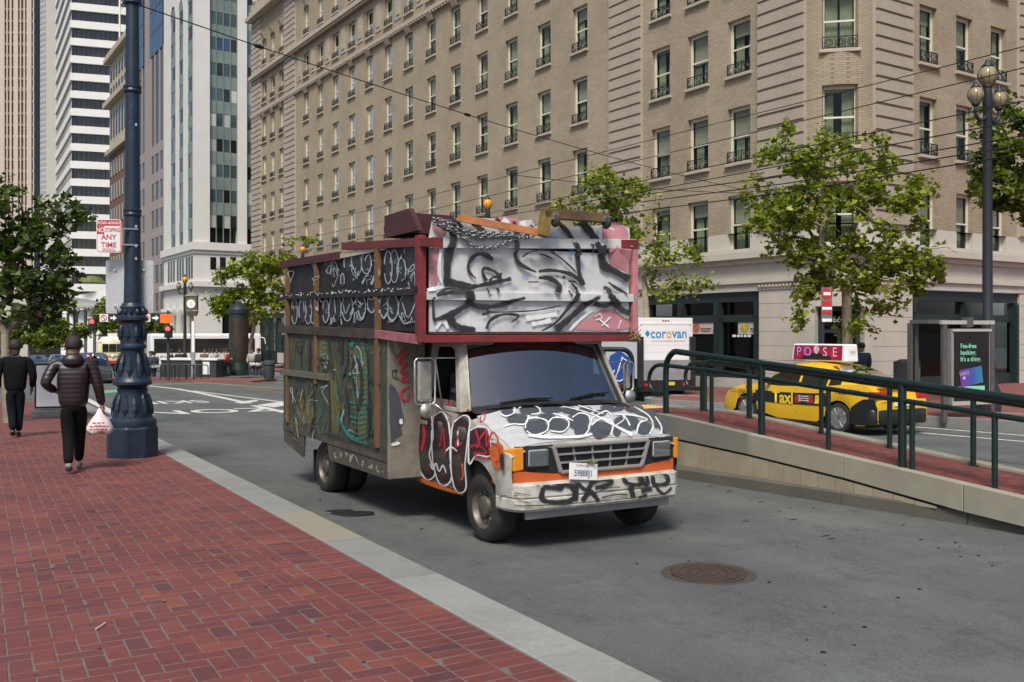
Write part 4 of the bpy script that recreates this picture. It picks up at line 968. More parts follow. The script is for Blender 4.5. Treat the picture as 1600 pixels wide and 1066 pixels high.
# ---- box body
XL, XR, YF, YR = -1.35, 1.24, 1.3, 5.2
m = MB(); m.box(XL+.03, XR-.03, YF+.02, YR-.02, .72, 1.97); m.build('box_side', MC['panel_green'], truck)
for x in (XL, XR):                                   # vertical boards of the side
    sx = -1 if x < 0 else 1
    for i in range(13):
        a = YF+.02+i*.3; m = MB(); m.box(min(x, x-sx*.028), max(x, x-sx*.028), a+.004, min(a+.296, YR), .70, 1.95); m.build('side_board', MC['panel_green'], truck)
m = MB(); m.box(XL-.006, XL+.03, YF, YR, .62, .70); m.box(XR-.03, XR+.006, YF, YR, .62, .70); m.build('side_rub_rail', MC['skirt'], truck)
for x, pts in ((XL+.004, [(YF, .44), (3.2, .42), (3.3, .62), (YF, .62)]), (XL+.004, [(4.25, .62), (4.3, .33), (YR, .45), (YR, .62)]), (XR-.03, [(YF, .44), (3.2, .42), (3.3, .62), (YF, .62)])):
    m = MB(); m.prism([(x, a, b) for a, b in pts], (.03, 0, 0)); m.build('skirt', MC['skirt'], truck)
for i in range(9):                                   # peeled paint along the skirt
    y = YF+.1+i*.2; blob('peeled_paint', [[(y+random.uniform(-.09, .09), .53+random.uniform(-.06, .06)) for _ in range(6)]], lambda a, b: (Vector((XL+.004, a, b)), Vector((-1, 0, 0))), M('peel', (.3, .27, .21), .8, .2), truck, .003)
m = MB(); m.box(-1.2, -.75, 4.28, 4.31, .02, .42); m.build('mud_flap', MC['plastic_black'], truck)
for bb in ((XL+.002, -.93), (.93, XR)): m = MB(); m.box(*bb, YF-.03, YF+.02, .44, 1.95); m.build('fairing', MC['fairing'], truck, bevel=.01)
# attic shell
AF = .44
m = MB(); m.box(XL+.04, XR-.04, AF+.06, YR-.03, 1.96, 2.0); m.box(XL+.04, XR-.04, AF+.06, YR-.03, 2.86, 2.9); m.build('attic_deck', MC['panel_black'], truck)
m = MB(); m.box(XL+.02, XL+.05, AF+.05, YR-.02, 2.0, 2.88); m.box(XR-.05, XR-.02, AF+.05, YR-.02, 2.0, 2.86); m.box(XL+.05, XR-.05, YR-.05, YR-.02, .6, 2.86); m.build('attic_side', MC['panel_black'], truck)
def side_bar(name, pix0, pix1, hgt, mat, out=.035, dep=.05):
    a, b = TL(on_t(*pix0, TT+XL)), TL(on_t(*pix1, TT+XL)); m = MB()
    m.loft([[(XL-out, p.y, p.z-hgt/2), (XL-out, p.y, p.z+hgt/2), (XL-out+dep, p.y, p.z+hgt/2), (XL-out+dep, p.y, p.z-hgt/2)] for p in (a, b)]); return m.build(name, mat, truck, bevel=.004)
side_bar('side_rail', (441, 413.6), (532.6, 400), .1, MC['maroon']); side_bar('side_rail', (438, 514), (590, 522), .11, MC['timber_dark']); side_bar('side_rail', (590, 522), (657, 531), .09, M('maroon_pink', (.3, .1, .12), .6, .4, 9))
side_bar('side_rail', (436, 464), (658, 454), .09, MC['panel_black']); side_bar('side_rail', (441, 581), (515, 590), .08, M('rail_green', (.10, .10, .075), .7, .3, 8))
for px, y0, y1, w in ((450, 410, 660, .08), (495, 407, 600, .08), (591, 388, 700, .09), (640, 385, 515, .04)):
    a = TL(on_t(px, y0, TT+XL)); b = TL(on_t(px, y1, TT+XL)); m = MB(); m.box(XL-.03, XL+.02, a.y-w/2, a.y+w/2, b.z, a.z)
    if px < 640: m.build('timber_post', MC['timber'], truck, bevel=.004)
a, b = TL(on_t(537, 384, TT+XL)), TL(on_t(668, 376, TT+XL)); m = MB(); m.loft([[(XL-.03, a.y, a.z-.05), (XL-.03, a.y, a.z+.03), (XL+.06, a.y, a.z+.03), (XL+.06, a.y, a.z-.05)], [(XL-.03, b.y, b.z-.06), (XL-.03, b.y, b.z+.03), (XL+.06, b.y, b.z+.03), (XL+.06, b.y, b.z-.06)]]); m.build('red_beam', MC['red_paint'], truck, bevel=.004)
a, b = TL(on_t(602, 372, TT+XL)), TL(on_t(660, 340, TT+XL)); m = MB(); m.prism([(XL-.01, a.y, a.z), (XL-.01, AF+.02, a.z), (XL-.01, AF+.08, a.z+.06), (XL-.01, AF+.26, a.z+.24), (XL-.01, a.y, a.z+.23)], (.05, 0, 0)); m.box(XL+.04, XL+.5, AF+.3, a.y, a.z, a.z+.2); m.build('red_box', MC['maroon'], truck)
m = MB(); m.box(XL-.01, XL+.05, AF+.9, 3.0, 2.86, 2.92); m.build('cream_board', M('cream_board', (.4, .36, .27), .7, .15), truck)
# attic front: posts, rails, sheet panels
fs = TS+AF
def FP(px, py): return TL(on_s(px, py, fs))
def fbar(name, p0, p1, h, mat, out=.03, dep=.06):
    a, b = FP(*p0), FP(*p1); m = MB(); m.loft([[(p.x, AF-out, p.z-h/2), (p.x, AF-out, p.z+h/2), (p.x, AF-out+dep, p.z+h/2), (p.x, AF-out+dep, p.z-h/2)] for p in (a, b)]); return m.build(name, mat, truck, bevel=.004)
m = MB(); m.box(XL-.035, XL+.04, AF-.05, AF+.06, 1.89, 2.93); m.build('corner_post', MC['red_bright'], truck, bevel=.005)
m = MB(); m.box(XR-.06, XR+.01, AF-.03, AF+.08, 1.88, 2.95); m.build('corner_post', M('pink_paint', (.45, .18, .2), .6, .25, 6), truck, bevel=.005)
m = MB(); m.box(XL+.10, XR-.09, AF+.012, AF+.04, 1.99, 2.84); m.build('front_panel', MC['panel_white'], truck)
fbar('front_rail', (669, 379.5), (994, 382), .105, MC['panel_white']); fbar('front_rail', (664, 462), (992, 466), .085, MC['panel_white'])
fbar('red_plate', (672, 379), (690, 379.5), .1, MC['red_bright'], .036, .02); fbar('red_plate', (968, 382), (995, 382), .1, MC['red_bright'], .036, .02)
m = MB(); m.box(XL+.02, XR+.02, AF-.06, AF+.05, 1.885, 1.96); m.build('front_beam', MC['red_bright'], truck, bevel=.005)
m = MB(); m.box(XL+.08, XR-.05, AF-.04, AF+.04, 1.968, 1.992); m.build('ledge', MC['timber_dark'], truck)
top = [(678, 345), (700, 343), (730, 340), (770, 341), (815, 345), (832, 343), (836, 352), (880, 355), (940, 352), (975, 352), (985, 356), (986, 374), (672, 374)]
m = MB(); P = [FP(*p) for p in top]; m.prism([(p.x, AF+.02, p.z) for p in P], (0, .03, 0)); m.build('roof_sheet', MC['panel_white'], truck)
m = MB(); m.bar((-.97, AF-.05, FP(707, 341).z+.0), (.03, AF-.09, FP(829, 366).z), .035, .07); m.build('plank', MC['timber_orange'], truck); m = MB(); m.bar(FP(735, 350)+Vector((0, -.05, 0)), FP(752, 362)+Vector((0, -.06, 0)), .03, .04); m.build('plank', MC['timber_dark'], truck)
# upturned dolly with castors
m = MB(); a, b, c = FP(838, 371), FP(845, 336), FP(938, 343); m.bar((a.x, AF-.12, a.z), (b.x, AF-.12, b.z+.03), .10, .10, (0, 1, 0)); m.bar((b.x-.05, AF-.12, b.z), (c.x, AF-.12, c.z), .10, .10, (0, 1, 0)); dolly = m.build('dolly_frame', M('dolly_wood', (.1, .06, .03), .7, .4, 6, dirt=.4, dcol=(.4, .28, .02), dscale=3), truck, bevel=.006)
for px, py in ((852, 345), (931, 348)):
    p = FP(px, py); m = MB(); m.lathe([(.02, -.02), (.062, -.018), (.07, 0), (.062, .018), (.02, .02)], 16, (p.x, AF-.2, p.z-.02), 'x'); m.build('castor', MC['rubber'], dolly, smooth=True); m = MB(); m.box(p.x-.035, p.x+.035, AF-.21, AF-.15, p.z-.01, p.z+.05); m.build('castor_fork', MC['chrome_dull'], dolly)
# chains
def chain(pts, link=.062):
    P = smooth_path(pts, 40); L = [0]
    for a, b in zip(P, P[1:]): L.append(L[-1]+(b-a).length)
    out = MB(); n = int(L[-1]/(link*.72)); k = 0
    for i in range(n):
        d = (i+.5)*L[-1]/n
        while L[k+1] < d: k += 1
        c = P[k]; t_ = (P[k+1]-P[k]).normalized(); u = t_.cross(Vector((0, 1, 0))).normalized(); v = t_.cross(u)
        side = u if i % 2 else v
        out.tube([c+t_*link*.5*math.cos(6.283*j/10)*(1 if abs(math.cos(6.283*j/10)) < .8 else 1)+side*link*.32*math.sin(6.283*j/10) for j in range(10)], .0085, 5, closed=True)
    return out.build('chain', M('chain_steel', (.22, .23, .24), .4, .3, 20, metal=.8), truck, smooth=True)
def CP(px, py, d=.07): p = FP(px, py); return Vector((p.x, AF-d, p.z))
for pts in ([(672, 342), (690, 358), (720, 362), (760, 366), (800, 366), (832, 352)], [(673, 347), (700, 362), (740, 369), (780, 370), (828, 371)], [(674, 352), (700, 356), (735, 386), (762, 388), (785, 381), (805, 368)], [(673, 343), (700, 350), (715, 360), (740, 372), (770, 371), (805, 368)]): chain([CP(*p) for p in pts])
m = MB()
for i in range(40):
    p = FP(985+random.uniform(-6, 8), 522+random.uniform(-8, 12)); m.tube([p+Vector((0, -.07, 0)), p+Vector((random.uniform(-.05, .05), -.08+random.uniform(-.03, .03), random.uniform(-.05, .05)))], .004, 4)
m.build('dry_weeds', MC['dry_weed'], truck)
# ---- graffiti, sprayed where it stands
def ff(zx, zy):
    p = FP(640+zx/4.2105, 310+zy/4.2105); z = p.z; o = AF+.008
    for rz0, rz1 in ((2.305, 2.40), (2.815, 2.935)):
        if rz0 < z < rz1: o = AF-.033
    if z > 2.94: o = AF+.016
    return Vector((p.x, o, z)), Vector((0, -1, 0))
K = 4.2105
pink = [[(140, 320), (215, 330), (190, 480), (185, 560), (140, 600)], [(1260, 175), (1440, 185), (1445, 500), (1330, 460), (1290, 330)], [(1050, 868), (1180, 780), (1300, 715), (1440, 790), (1445, 868)], [(150, 140), (230, 130), (250, 230), (170, 240)], [(560, 120), (720, 130), (700, 200), (600, 190)]]
blob('graffiti_pink', pink, ff, MC['spray_pink'], truck, soft=.2)
blob('graffiti_blue', [[(870, 230), (1000, 250), (1010, 280), (900, 270)], [(1030, 330), (1075, 340), (1070, 430), (1040, 400)], [(740, 480), (800, 490), (790, 540), (730, 520)], [(660, 570), (720, 570), (720, 600), (660, 600)], [(1120, 390), (1160, 420), (1140, 500), (1110, 450)], [(1370, 560), (1430, 580), (1430, 620), (1380, 600)], [(860, 610), (950, 620), (940, 650), (860, 640)]], ff, MC['spray_blue'], truck, .006, soft=.75)
blob('graffiti_grey', [[(480, 380), (680, 400), (700, 470), (600, 520), (480, 450)], [(740, 400), (960, 380), (1000, 450), (800, 470)], [(700, 150), (720, 220), (690, 230), (670, 160)], [(260, 170), (340, 150), (330, 220), (270, 230)]], ff, MC['spray_grey'], truck, .008, soft=.6)
wf = [([(208, 330), (196, 420), (196, 500), (215, 550), (250, 575)], 30), ([(245, 578), (180, 590), (110, 605)], 26), ([(1262, 180), (1340, 205), (1400, 260), (1450, 320)], 12), ([(1255, 200), (1262, 330), (1300, 440), (1420, 500)], 26), ([(1210, 730), (1120, 800), (1050, 870)], 22), ([(1330, 710), (1400, 770), (1440, 790)], 16), ([(700, 755), (850, 750), (985, 725)], 24), ([(760, 790), (880, 775), (970, 760)], 40), ([(800, 830), (880, 815), (930, 800)], 36), ([(170, 860), (220, 800), (250, 860)], 30), ([(1240, 790), (1310, 850)], 12), ([(1320, 780), (1260, 840)], 12), ([(1390, 800), (1370, 860)], 10), ([(1215, 780), (1250, 760), (1260, 790), (1220, 800)], 9), ([(610, 140), (640, 170), (640, 230)], 50), ([(740, 150), (760, 200), (740, 230)], 40)]
strokes('graffiti_white', wf, ff, MC['spray_white'], truck, .010)
bf = [([(285, 160), (280, 240), (262, 330), (243, 430), (243, 560)], [40, 62, 62, 62, 60]), ([(225, 545), (300, 560), (390, 580), (440, 575)], [70, 62, 40, 30]), ([(400, 590), (500, 565), (600, 545), (665, 528)], 32), ([(545, 405), (500, 375), (440, 370), (395, 410), (380, 460), (400, 500), (432, 528)], [30, 34, 32, 28, 24, 18, 10]), ([(505, 545), (478, 500), (485, 462), (540, 475), (580, 505), (595, 540)], 24), ([(520, 545), (545, 520), (585, 515), (600, 490)], 20),
      ([(150, 805), (240, 775), (320, 735), (385, 690), (400, 640), (385, 600)], [30, 44, 46, 44, 36, 26]), ([(378, 610), (372, 660), (410, 700), (480, 715), (570, 708), (660, 680), (745, 655)], [26, 36, 40, 40, 38, 34, 22]), ([(255, 770), (285, 825), (350, 860), (430, 872)], 54), ([(148, 650), (150, 720), (155, 800)], 20), ([(160, 640), (260, 620), (390, 605)], 30), ([(170, 625), (230, 600), (300, 590)], 14),
      ([(498, 608), (512, 607)], 30), ([(558, 604), (585, 602)], 34), ([(512, 636), (520, 640)], 16), ([(508, 695), (515, 745), (640, 748), (800, 740), (900, 725), (990, 705)], [18, 14, 10, 10, 10, 8]), ([(468, 767), (525, 750)], 16), ([(500, 862), (520, 810), (570, 775), (640, 762), (710, 775), (660, 818)], [24, 26, 24, 20, 18, 12]),
      ([(685, 150), (690, 270), (690, 380), (730, 440), (830, 488)], [30, 30, 32, 30, 14]), ([(840, 482), (920, 475), (1000, 485), (1070, 510), (1145, 570)], [24, 26, 28, 30, 26]), ([(735, 388), (790, 352), (880, 345), (960, 375), (1040, 440), (1090, 492)], 13), ([(850, 368), (890, 378), (935, 400)], 13), ([(840, 525), (900, 525), (955, 550), (980, 590), (950, 630)], [20, 34, 40, 40, 34]),
      ([(960, 150), (1040, 230), (1085, 320), (1100, 420), (1112, 510), (1135, 570)], 34), ([(1120, 150), (1190, 230), (1238, 310), (1255, 390), (1275, 445), (1340, 478), (1440, 535)], [56, 60, 64, 62, 60, 52, 46]), ([(1180, 270), (1188, 330), (1182, 380)], [18, 14, 4]), ([(1000, 515), (1015, 525)], 26), ([(960, 512), (968, 520)], 14), ([(1035, 545), (1090, 552)], 15), ([(1055, 560), (1075, 580), (1095, 605)], 20), ([(1298, 552), (1350, 590), (1420, 630)], [12, 22, 20]), ([(770, 552), (845, 550)], 9),
      ([(950, 868), (1050, 785), (1130, 712), (1190, 675), (1225, 650)], [54, 46, 44, 40, 26]), ([(1200, 690), (1245, 705), (1290, 705), (1320, 670), (1295, 600), (1265, 590)], 34), ([(1290, 640), (1340, 690), (1390, 735), (1445, 755)], [40, 50, 50, 44]), ([(860, 872), (950, 820), (1040, 715), (1085, 640), (1095, 605)], [10, 18, 34, 34, 26]), ([(1040, 605), (1048, 650)], 12), ([(1085, 740), (1060, 780), (1020, 830)], 20), ([(1228, 640), (1228, 660)], 10), ([(250, 150), (300, 160), (340, 200)], 40), ([(560, 130), (620, 190)], 20)]
strokes('graffiti_black', bf, ff, MC['spray_black'], truck, .022, soft=.3)
def sf(zx, zy, ox=440, oy=370, k=6.27):
    p = TL(on_t(ox+zx/k, oy+zy/k, TT+XL)); o = XL-.002
    if p.z > 1.96: o = XL+.018
    for px, w in ((450, .09), (495, .09), (591, .1)):
        if abs(p.y-TL(on_t(px, 450, TT+XL)).y) < w/2: o = XL-.001
    return Vector((o, p.y, p.z)), Vector((-1, 0, 0))
def ell(cx, cy, rx, ry, a0=0, a1=360, n=14): return [(cx+rx*math.cos(R(a0+(a1-a0)*i/n)), cy+ry*math.sin(R(a0+(a1-a0)*i/n))) for i in range(n+1)]
ups = [(640, 255, 38, 95), (722, 270, 52, 118), (820, 255, 48, 108), (505, 330, 34, 85), (1035, 300, 38, 160), (1095, 290, 42, 160), (1165, 330, 42, 120), (1250, 190, 62, 150), (1300, 400, 74, 130), (590, 430, 18, 70), (455, 290, 30, 70)]
los = [(120, 730, 28, 125), (200, 730, 36, 125), (255, 730, 34, 125), (300, 720, 26, 130), (520, 715, 60, 145), (640, 690, 52, 135), (770, 690, 48, 130), (885, 655, 48, 105), (1000, 680, 40, 115), (1085, 690, 55, 125), (1240, 715, 98, 155), (430, 730, 30, 110)]
blob('graffiti_fill', [ell(a, b, c, d) for a, b, c, d in ups+los], sf, MC['spray_black'], truck, .003, .1)
its = []
for i, (a, b, c, d) in enumerate(ups+los):
    its.append((ell(a, b, c, d, 190 if i % 3 else 150, 520 if i % 3 else 390), random.uniform(9, 15)))
its += [([(700, 700), (690, 740), (670, 770)], 30), ([(745, 720), (780, 810), (810, 740)], 18), ([(840, 700), (880, 745), (910, 710)], 20), ([(975, 760), (1000, 800), (1030, 750)], 20), ([(1040, 770), (1075, 830), (1110, 800)], 20), ([(1160, 780), (1200, 850), (1270, 830)], 18), ([(1180, 640), (1240, 790), (1320, 620)], 14), ([(480, 800), (490, 860)], 16), ([(580, 800), (590, 860)], 16), ([(515, 600), (530, 760)], 10), ([(1270, 440), (1300, 340), (1310, 470)], 12), ([(820, 400), (790, 460)], 26), ([(910, 390), (880, 470)], 26)]
rg2 = random.Random(9)
for i in range(46):
    x, y = rg2.uniform(100, 1340), rg2.choice((rg2.uniform(200, 460), rg2.uniform(600, 860))); its.append(([(x+rg2.uniform(-35, 35), y+rg2.uniform(-60, 60)) for _ in range(4)], rg2.uniform(4, 9)))
strokes('graffiti_loops', its, sf, MC['spray_ghost'], truck, .006, soft=.5)
def rf(zx, zy):
    p, n = sf(zx, zy); return Vector((XL-.037, p.y, p.z)), n
tx = []
for i in range(34):
    x = 30+i*38; y = 575-i*1.9 if x < 1340 else 0
    if x > 1340: break
    h = random.choice((10, 18, 24)); tx.append(([(x+random.uniform(-22, 22), y+random.uniform(-h, h)) for _ in range(random.choice((2, 3, 4)))], random.uniform(4, 10)))
strokes('graffiti_rail', tx, rf, MC['spray_white'], truck, .003, soft=.4)
def lf(zx, zy): return sf(zx, zy, 440, 530, 5.075)
blob('graffiti_olive', [[(540, 20), (690, 30), (690, 800), (600, 760), (560, 300)], [(110, 480), (260, 490), (260, 680), (140, 660)], [(390, 100), (470, 300), (470, 720), (390, 720)], [(300, 0), (370, 20), (370, 260), (310, 250)]], lf, MC['spray_olive'], truck, .003, soft=.3)
strokes('graffiti_teal', [([(545+20*(i % 3), 40+i*38), (620, 30+i*40), (690, 45+i*38)], random.uniform(8, 22)) for i in range(20)] + [([(330, 30+i*40), (370, 40+i*38)], 18) for i in range(6)] + [([(450, 600), (560, 780), (700, 830)], 30), ([(550, 30), (570, 60), (580, 20)], 26)], lf, MC['spray_teal'], truck, .005, soft=.5)
for nm, k_ in (('spray_ghost', 16), ('spray_maroon', 10), ('spray_olive', 16), ('spray_teal', 12)):
    strokes('graffiti_scrawl', [([(x0+rg2.uniform(-40, 40), y0+rg2.uniform(-90, 90)) for _ in range(4)], rg2.uniform(4, 12)) for x0, y0 in [(rg2.uniform(90, 760), rg2.uniform(40, 760)) for _ in range(k_)]], lf, MC[nm], truck, .007, soft=.5)
strokes('graffiti_outline', [([(380, 0), (400, 150), (440, 300), (468, 500), (470, 740)], 10), ([(480, 0), (485, 100), (485, 195)], 24), ([(530, 0), (530, 180), (490, 295)], 10), ([(565, 240), (575, 180), (600, 160), (628, 210), (642, 330), (635, 480), (608, 575)], [12, 24, 30, 28, 30, 34, 20]), ([(510, 370), (528, 500), (540, 660)], [14, 30, 12]), ([(305, 165), (350, 152), (400, 210), (420, 325)], 14), ([(560, 230), (572, 350), (600, 500), (602, 700), (582, 812)], 9), ([(655, 0), (688, 150), (695, 500), (688, 800)], 9), ([(230, 0), (232, 260)], 9), ([(160, 0), (166, 240)], 8), ([(258, 330), (268, 600), (262, 720)], 10), ([(120, 380), (130, 500), (180, 560), (192, 400)], 9), ([(380, 330), (392, 600), (388, 740)], 12), ([(490, 300), (520, 265), (555, 310)], 12), ([(690, 290), (740, 350), (790, 365)], 22), ([(700, 400), (710, 600), (700, 760)], 14), ([(370, 760), (500, 800), (640, 850), (800, 890)], 10), ([(350, 740), (560, 800), (790, 860)], 7)], lf, MC['spray_black'], truck, .009, soft=.35)
def cf(zx, zy):
    p = TL(on_s(440+zx/5.075, 530+zy/5.075, TS+YF-.03)); return Vector((p.x, YF-.031, p.z)), Vector((0, -1, 0))
blob('graffiti_figure', [[(850, 350), (900, 380), (935, 460), (955, 560), (972, 640), (955, 700), (930, 700), (960, 760), (900, 800), (870, 860), (858, 700), (850, 500)]], cf, MC['spray_slate'], truck, .003, soft=.12)
strokes('graffiti_tag', [([(905, 142), (950, 110), (1000, 72)], 20), ([(935, 85), (950, 120), (945, 152)], 18), ([(1010, 112), (936, 188), (1000, 190)], 20), ([(1000, 192), (944, 262), (1004, 268)], 20), ([(1004, 268), (944, 330), (1014, 332)], 20), ([(1014, 380), (955, 410), (950, 470), (995, 485), (1010, 440)], 20)], cf, MC['spray_red'], truck, .005, soft=.3)
strokes('graffiti_tag', [([(880, 245), (920, 250)], 10), ([(900, 245), (905, 300)], 10), ([(880, 300), (930, 320)], 12), ([(960, 490), (970, 510)], 10), ([(875, 245), (880, 300)], 9)], cf, MC['spray_black'], truck, .008, soft=.3)
blob('graffiti_figure', [[(930, 640), (955, 630), (960, 670), (935, 675)], [(865, 830), (920, 810), (940, 830), (880, 850)]], cf, MC['spray_white'], truck, .007, soft=.2)
def df(zx, zy):
    p = TL(on_t(640+zx/3.136, 520+zy/3.136, TT-1.0)); z = min(1.24, max(.36, p.z)); return Vector((-xside(z)-.002, p.y, z)), Vector((-1, 0, 0))
ov = [[(22, 440), (60, 380), (95, 410), (115, 500), (100, 600), (118, 690), (70, 720), (35, 640)], [(105, 410), (145, 390), (192, 470), (205, 620), (190, 730), (125, 720)], [(205, 440), (250, 405), (285, 450), (275, 640), (262, 770), (205, 750)], [(290, 480), (330, 460), (380, 480), (400, 600), (330, 600), (295, 640)]]
blob('graffiti_grime', [[(15, 500), (120, 430), (300, 470), (300, 640), (290, 800), (130, 750), (20, 720)]], df, MC['spray_grime'], truck, .002, soft=.3)
blob('graffiti_door', ov, df, MC['spray_maroon'], truck, .004, soft=.15)
strokes('graffiti_door', [(o_+[o_[0]], 9) for o_ in ov] + [([(180, 580), (205, 560), (235, 580)], 10), ([(100, 640), (110, 670), (130, 640), (140, 680), (165, 650), (175, 690)], 9), ([(30, 560), (35, 700)], 8), ([(235, 480), (240, 560)], 10)], df, MC['spray_white'], truck, .006, soft=.5)
strokes('graffiti_drips', [([(60, 430), (75, 500), (62, 580)], 16), ([(150, 560), (165, 470), (180, 600)], 8), ([(270, 370), (262, 385)], 18), ([(330, 400), (345, 395), (350, 425), (335, 440), (330, 410)], 9), ([(318, 470), (345, 540), (330, 560), (370, 480), (380, 560), (400, 490), (430, 520), (440, 580)], 11), ([(300, 560), (340, 550), (380, 590), (320, 590), (360, 620), (420, 600)], 10), ([(240, 500), (230, 560), (260, 540)], 9), ([(400, 540), (440, 560), (450, 620), (420, 640)], 14)], df, MC['spray_red'], truck, .009, soft=.4)
blob('graffiti_patch', [[(385, 560), (430, 530), (465, 560), (462, 640), (440, 690), (415, 650)], [(20, 700), (120, 735), (250, 790), (240, 800), (100, 760), (20, 725)]], df, MC['spray_orange'], truck, .0115, soft=.4)
blob('graffiti_patch', [[(445, 600), (462, 590), (472, 660), (455, 680)]], df, MC['spray_black'], truck, .0135, soft=.3)
strokes('graffiti_drips', [([(430, 540), (455, 570), (450, 620)], 22), ([(265, 640), (262, 700), (250, 720)], 12), ([(400, 560), (410, 620), (430, 660)], 16)], df, MC['spray_orange'], truck, .0125, soft=.4)
hf8 = lambda x, y: hood_fn(x, y, 780, 560, 5.714)
blob('graffiti_bonnet', [ell(e[0], e[1], e[2]*1.2, e[3]*1.22, n=10) for e in ((70, 478, 50, 33), (165, 545, 90, 46), (270, 470, 84, 36), (325, 622, 98, 66), (425, 530, 72, 34), (525, 607, 84, 58), (465, 462, 95, 30), (705, 560, 92, 80), (735, 655, 62, 50), (620, 468, 62, 30), (905, 640, 95, 68), (1010, 445, 100, 33), (900, 492, 52, 26), (1135, 582, 110, 66), (1205, 452, 80, 32), (1290, 628, 72, 54), (1475, 605, 42, 66), (770, 466, 60, 24), (1050, 655, 34, 44), (1400, 560, 26, 60), (1330, 500, 60, 26), (885, 690, 40, 30))], hf8, MC['spray_slate'], truck, .003, soft=.22)
strokes('graffiti_bonnet', [([(480, 500), (580, 530), (660, 568)], 16), ([(820, 600), (828, 545), (900, 500), (960, 480), (1000, 520)], 15), ([(860, 520), (1010, 600), (1190, 695)], [16, 26, 44]), ([(1110, 515), (1140, 560), (1165, 612)], 18), ([(1030, 510), (1200, 520), (1320, 555), (1250, 590), (1222, 690)], [12, 14, 16, 18, 22]), ([(1340, 690), (1372, 610), (1330, 520), (1200, 440)], [22, 18, 14, 10]), ([(1440, 690), (1445, 620), (1390, 530)], [22, 18, 12]), ([(650, 540), (720, 500), (800, 530), (800, 640), (740, 720)], 16), ([(560, 440), (700, 470), (860, 520)], 10), ([(700, 430), (820, 470), (930, 510)], 9), ([(820, 610), (900, 555), (1000, 575), (1015, 620), (990, 700)], 17), ([(1040, 610), (1110, 560), (1100, 520)], 14), ([(230, 640), (250, 560), (340, 545), (430, 580), (420, 660), (310, 700), (240, 660)], 16), ([(430, 600), (480, 545), (590, 550), (620, 610), (560, 670), (450, 660)], 16), ([(40, 620), (120, 600), (230, 600), (260, 520)], 16), ([(0, 440), (120, 440), (130, 500), (60, 530), (10, 510)], 14), ([(170, 460), (240, 430), (340, 450), (360, 500), (280, 515)], 14), ([(250, 700), (450, 720), (700, 715), (830, 690)], [30, 34, 30, 24])], hf8, MC['spray_white'], truck, .012, soft=.6)
def bf_(zx, zy):
    px, py = 640+zx/3.136, 520+zy/3.136; p = TL(on_s(px, py, TS-.745)); x = max(-.93, min(.93, p.x)); y = interp([(-.93, -.64), (-.85, -.71), (-.4, -.735), (.4, -.735), (.85, -.71), (.93, -.64)], x)
    return Vector((x, y-.013, min(.615, max(.39, p.z)))), Vector((0, -1, 0))
b7 = lambda x, y: bf_((780+x/4.8036-640)*3.136, (690+y/4.8036-520)*3.136)
strokes('graffiti_bumper', [([(285, 325), (350, 300), (440, 312), (465, 345), (400, 345), (330, 338)], 42), ([(335, 345), (325, 430), (400, 455), (520, 448), (565, 390), (540, 335), (470, 322)], 40), ([(575, 305), (568, 450)], 44), ([(575, 300), (650, 360), (695, 300)], 34), ([(690, 310), (780, 285), (845, 300), (800, 330), (715, 345)], 32), ([(620, 445), (680, 375), (745, 450)], 40), ([(920, 258), (960, 310), (1050, 320), (1072, 272), (980, 250)], 32), ([(980, 330), (1005, 420)], 48), ([(1040, 275), (1110, 325), (1102, 255)], 32), ([(1135, 255), (1200, 232), (1265, 262), (1262, 312), (1170, 322), (1150, 262)], 34), ([(1180, 345), (1240, 392), (1300, 345)], 20), ([(1060, 372), (1150, 352)], 38), ([(1040, 420), (1110, 400)], 26)], b7, MC['spray_black'], truck, .004, soft=.25)
strokes('bumper_rust', [([(60, 400), (150, 395), (240, 405)], 8), ([(90, 425), (160, 415)], 10), ([(700, 400), (800, 350), (900, 340)], 10), ([(760, 420), (880, 395), (960, 400)], 14), ([(60, 490), (300, 480), (700, 450), (1250, 395)], 10), ([(150, 440), (240, 465)], 7)], b7, MC['spray_grime'], truck, .012, soft=.5)
# the driver, half seen through the open window
M('skin', (.32, .18, .12), .5, .06); 
def plaid():
    m, t, p = newmat('plaid'); g = nd(t, 'ShaderNodeTexCoord'); w1 = nd(t, 'ShaderNodeTexWave'); w1.inputs['Scale'].default_value = 4; w2 = nd(t, 'ShaderNodeTexWave', bands_direction='Z'); w2.inputs['Scale'].default_value = 4
    t.links.new(g.outputs['Object'], w1.inputs[0]); t.links.new(g.outputs['Object'], w2.inputs[0]); c = mixc(t, .5, w1.outputs[0], w2.outputs[0]); t.links.new(ramp(t, c, [(.3, (.02, .02, .024)), (.6, (.07, .075, .08)), (.85, (.22, .22, .22))]), p.inputs['Base Color']); MC['plaid'] = m
plaid()
def skinned(name, chains, mat, parent, sub=2):
    # one continuous surface grown along joints: chains = lists of (x, y, z, r); joints at equal places are shared
    me = bpy.data.meshes.new(name); vs, es, rs = [], [], []; idx = {}
    def vid(p):
        k = (round(p[0], 4), round(p[1], 4), round(p[2], 4))
        if k not in idx: idx[k] = len(vs); vs.append(k); rs.append(p[3] if len(p) == 4 else (p[3], p[4]))
        return idx[k]
    for c in chains:
        ids = [vid(p) for p in c]
        for a, b in zip(ids, ids[1:]): es.append((a, b))
    me.from_pydata(vs, es, []); o = bpy.data.objects.new(name, me); COL.objects.link(o); o.parent = parent; me.materials.append(mat)
    sk = o.modifiers.new('skin', 'SKIN'); sk.use_smooth_shade = True
    for i, v in enumerate(me.skin_vertices[0].data): v.radius = tuple(1.2*q for q in (rs[i] if isinstance(rs[i], tuple) else (rs[i], rs[i]))); v.use_root = (i == 0)
    s = o.modifiers.new('s', 'SUBSURF'); s.levels = s.render_levels = sub
    return o
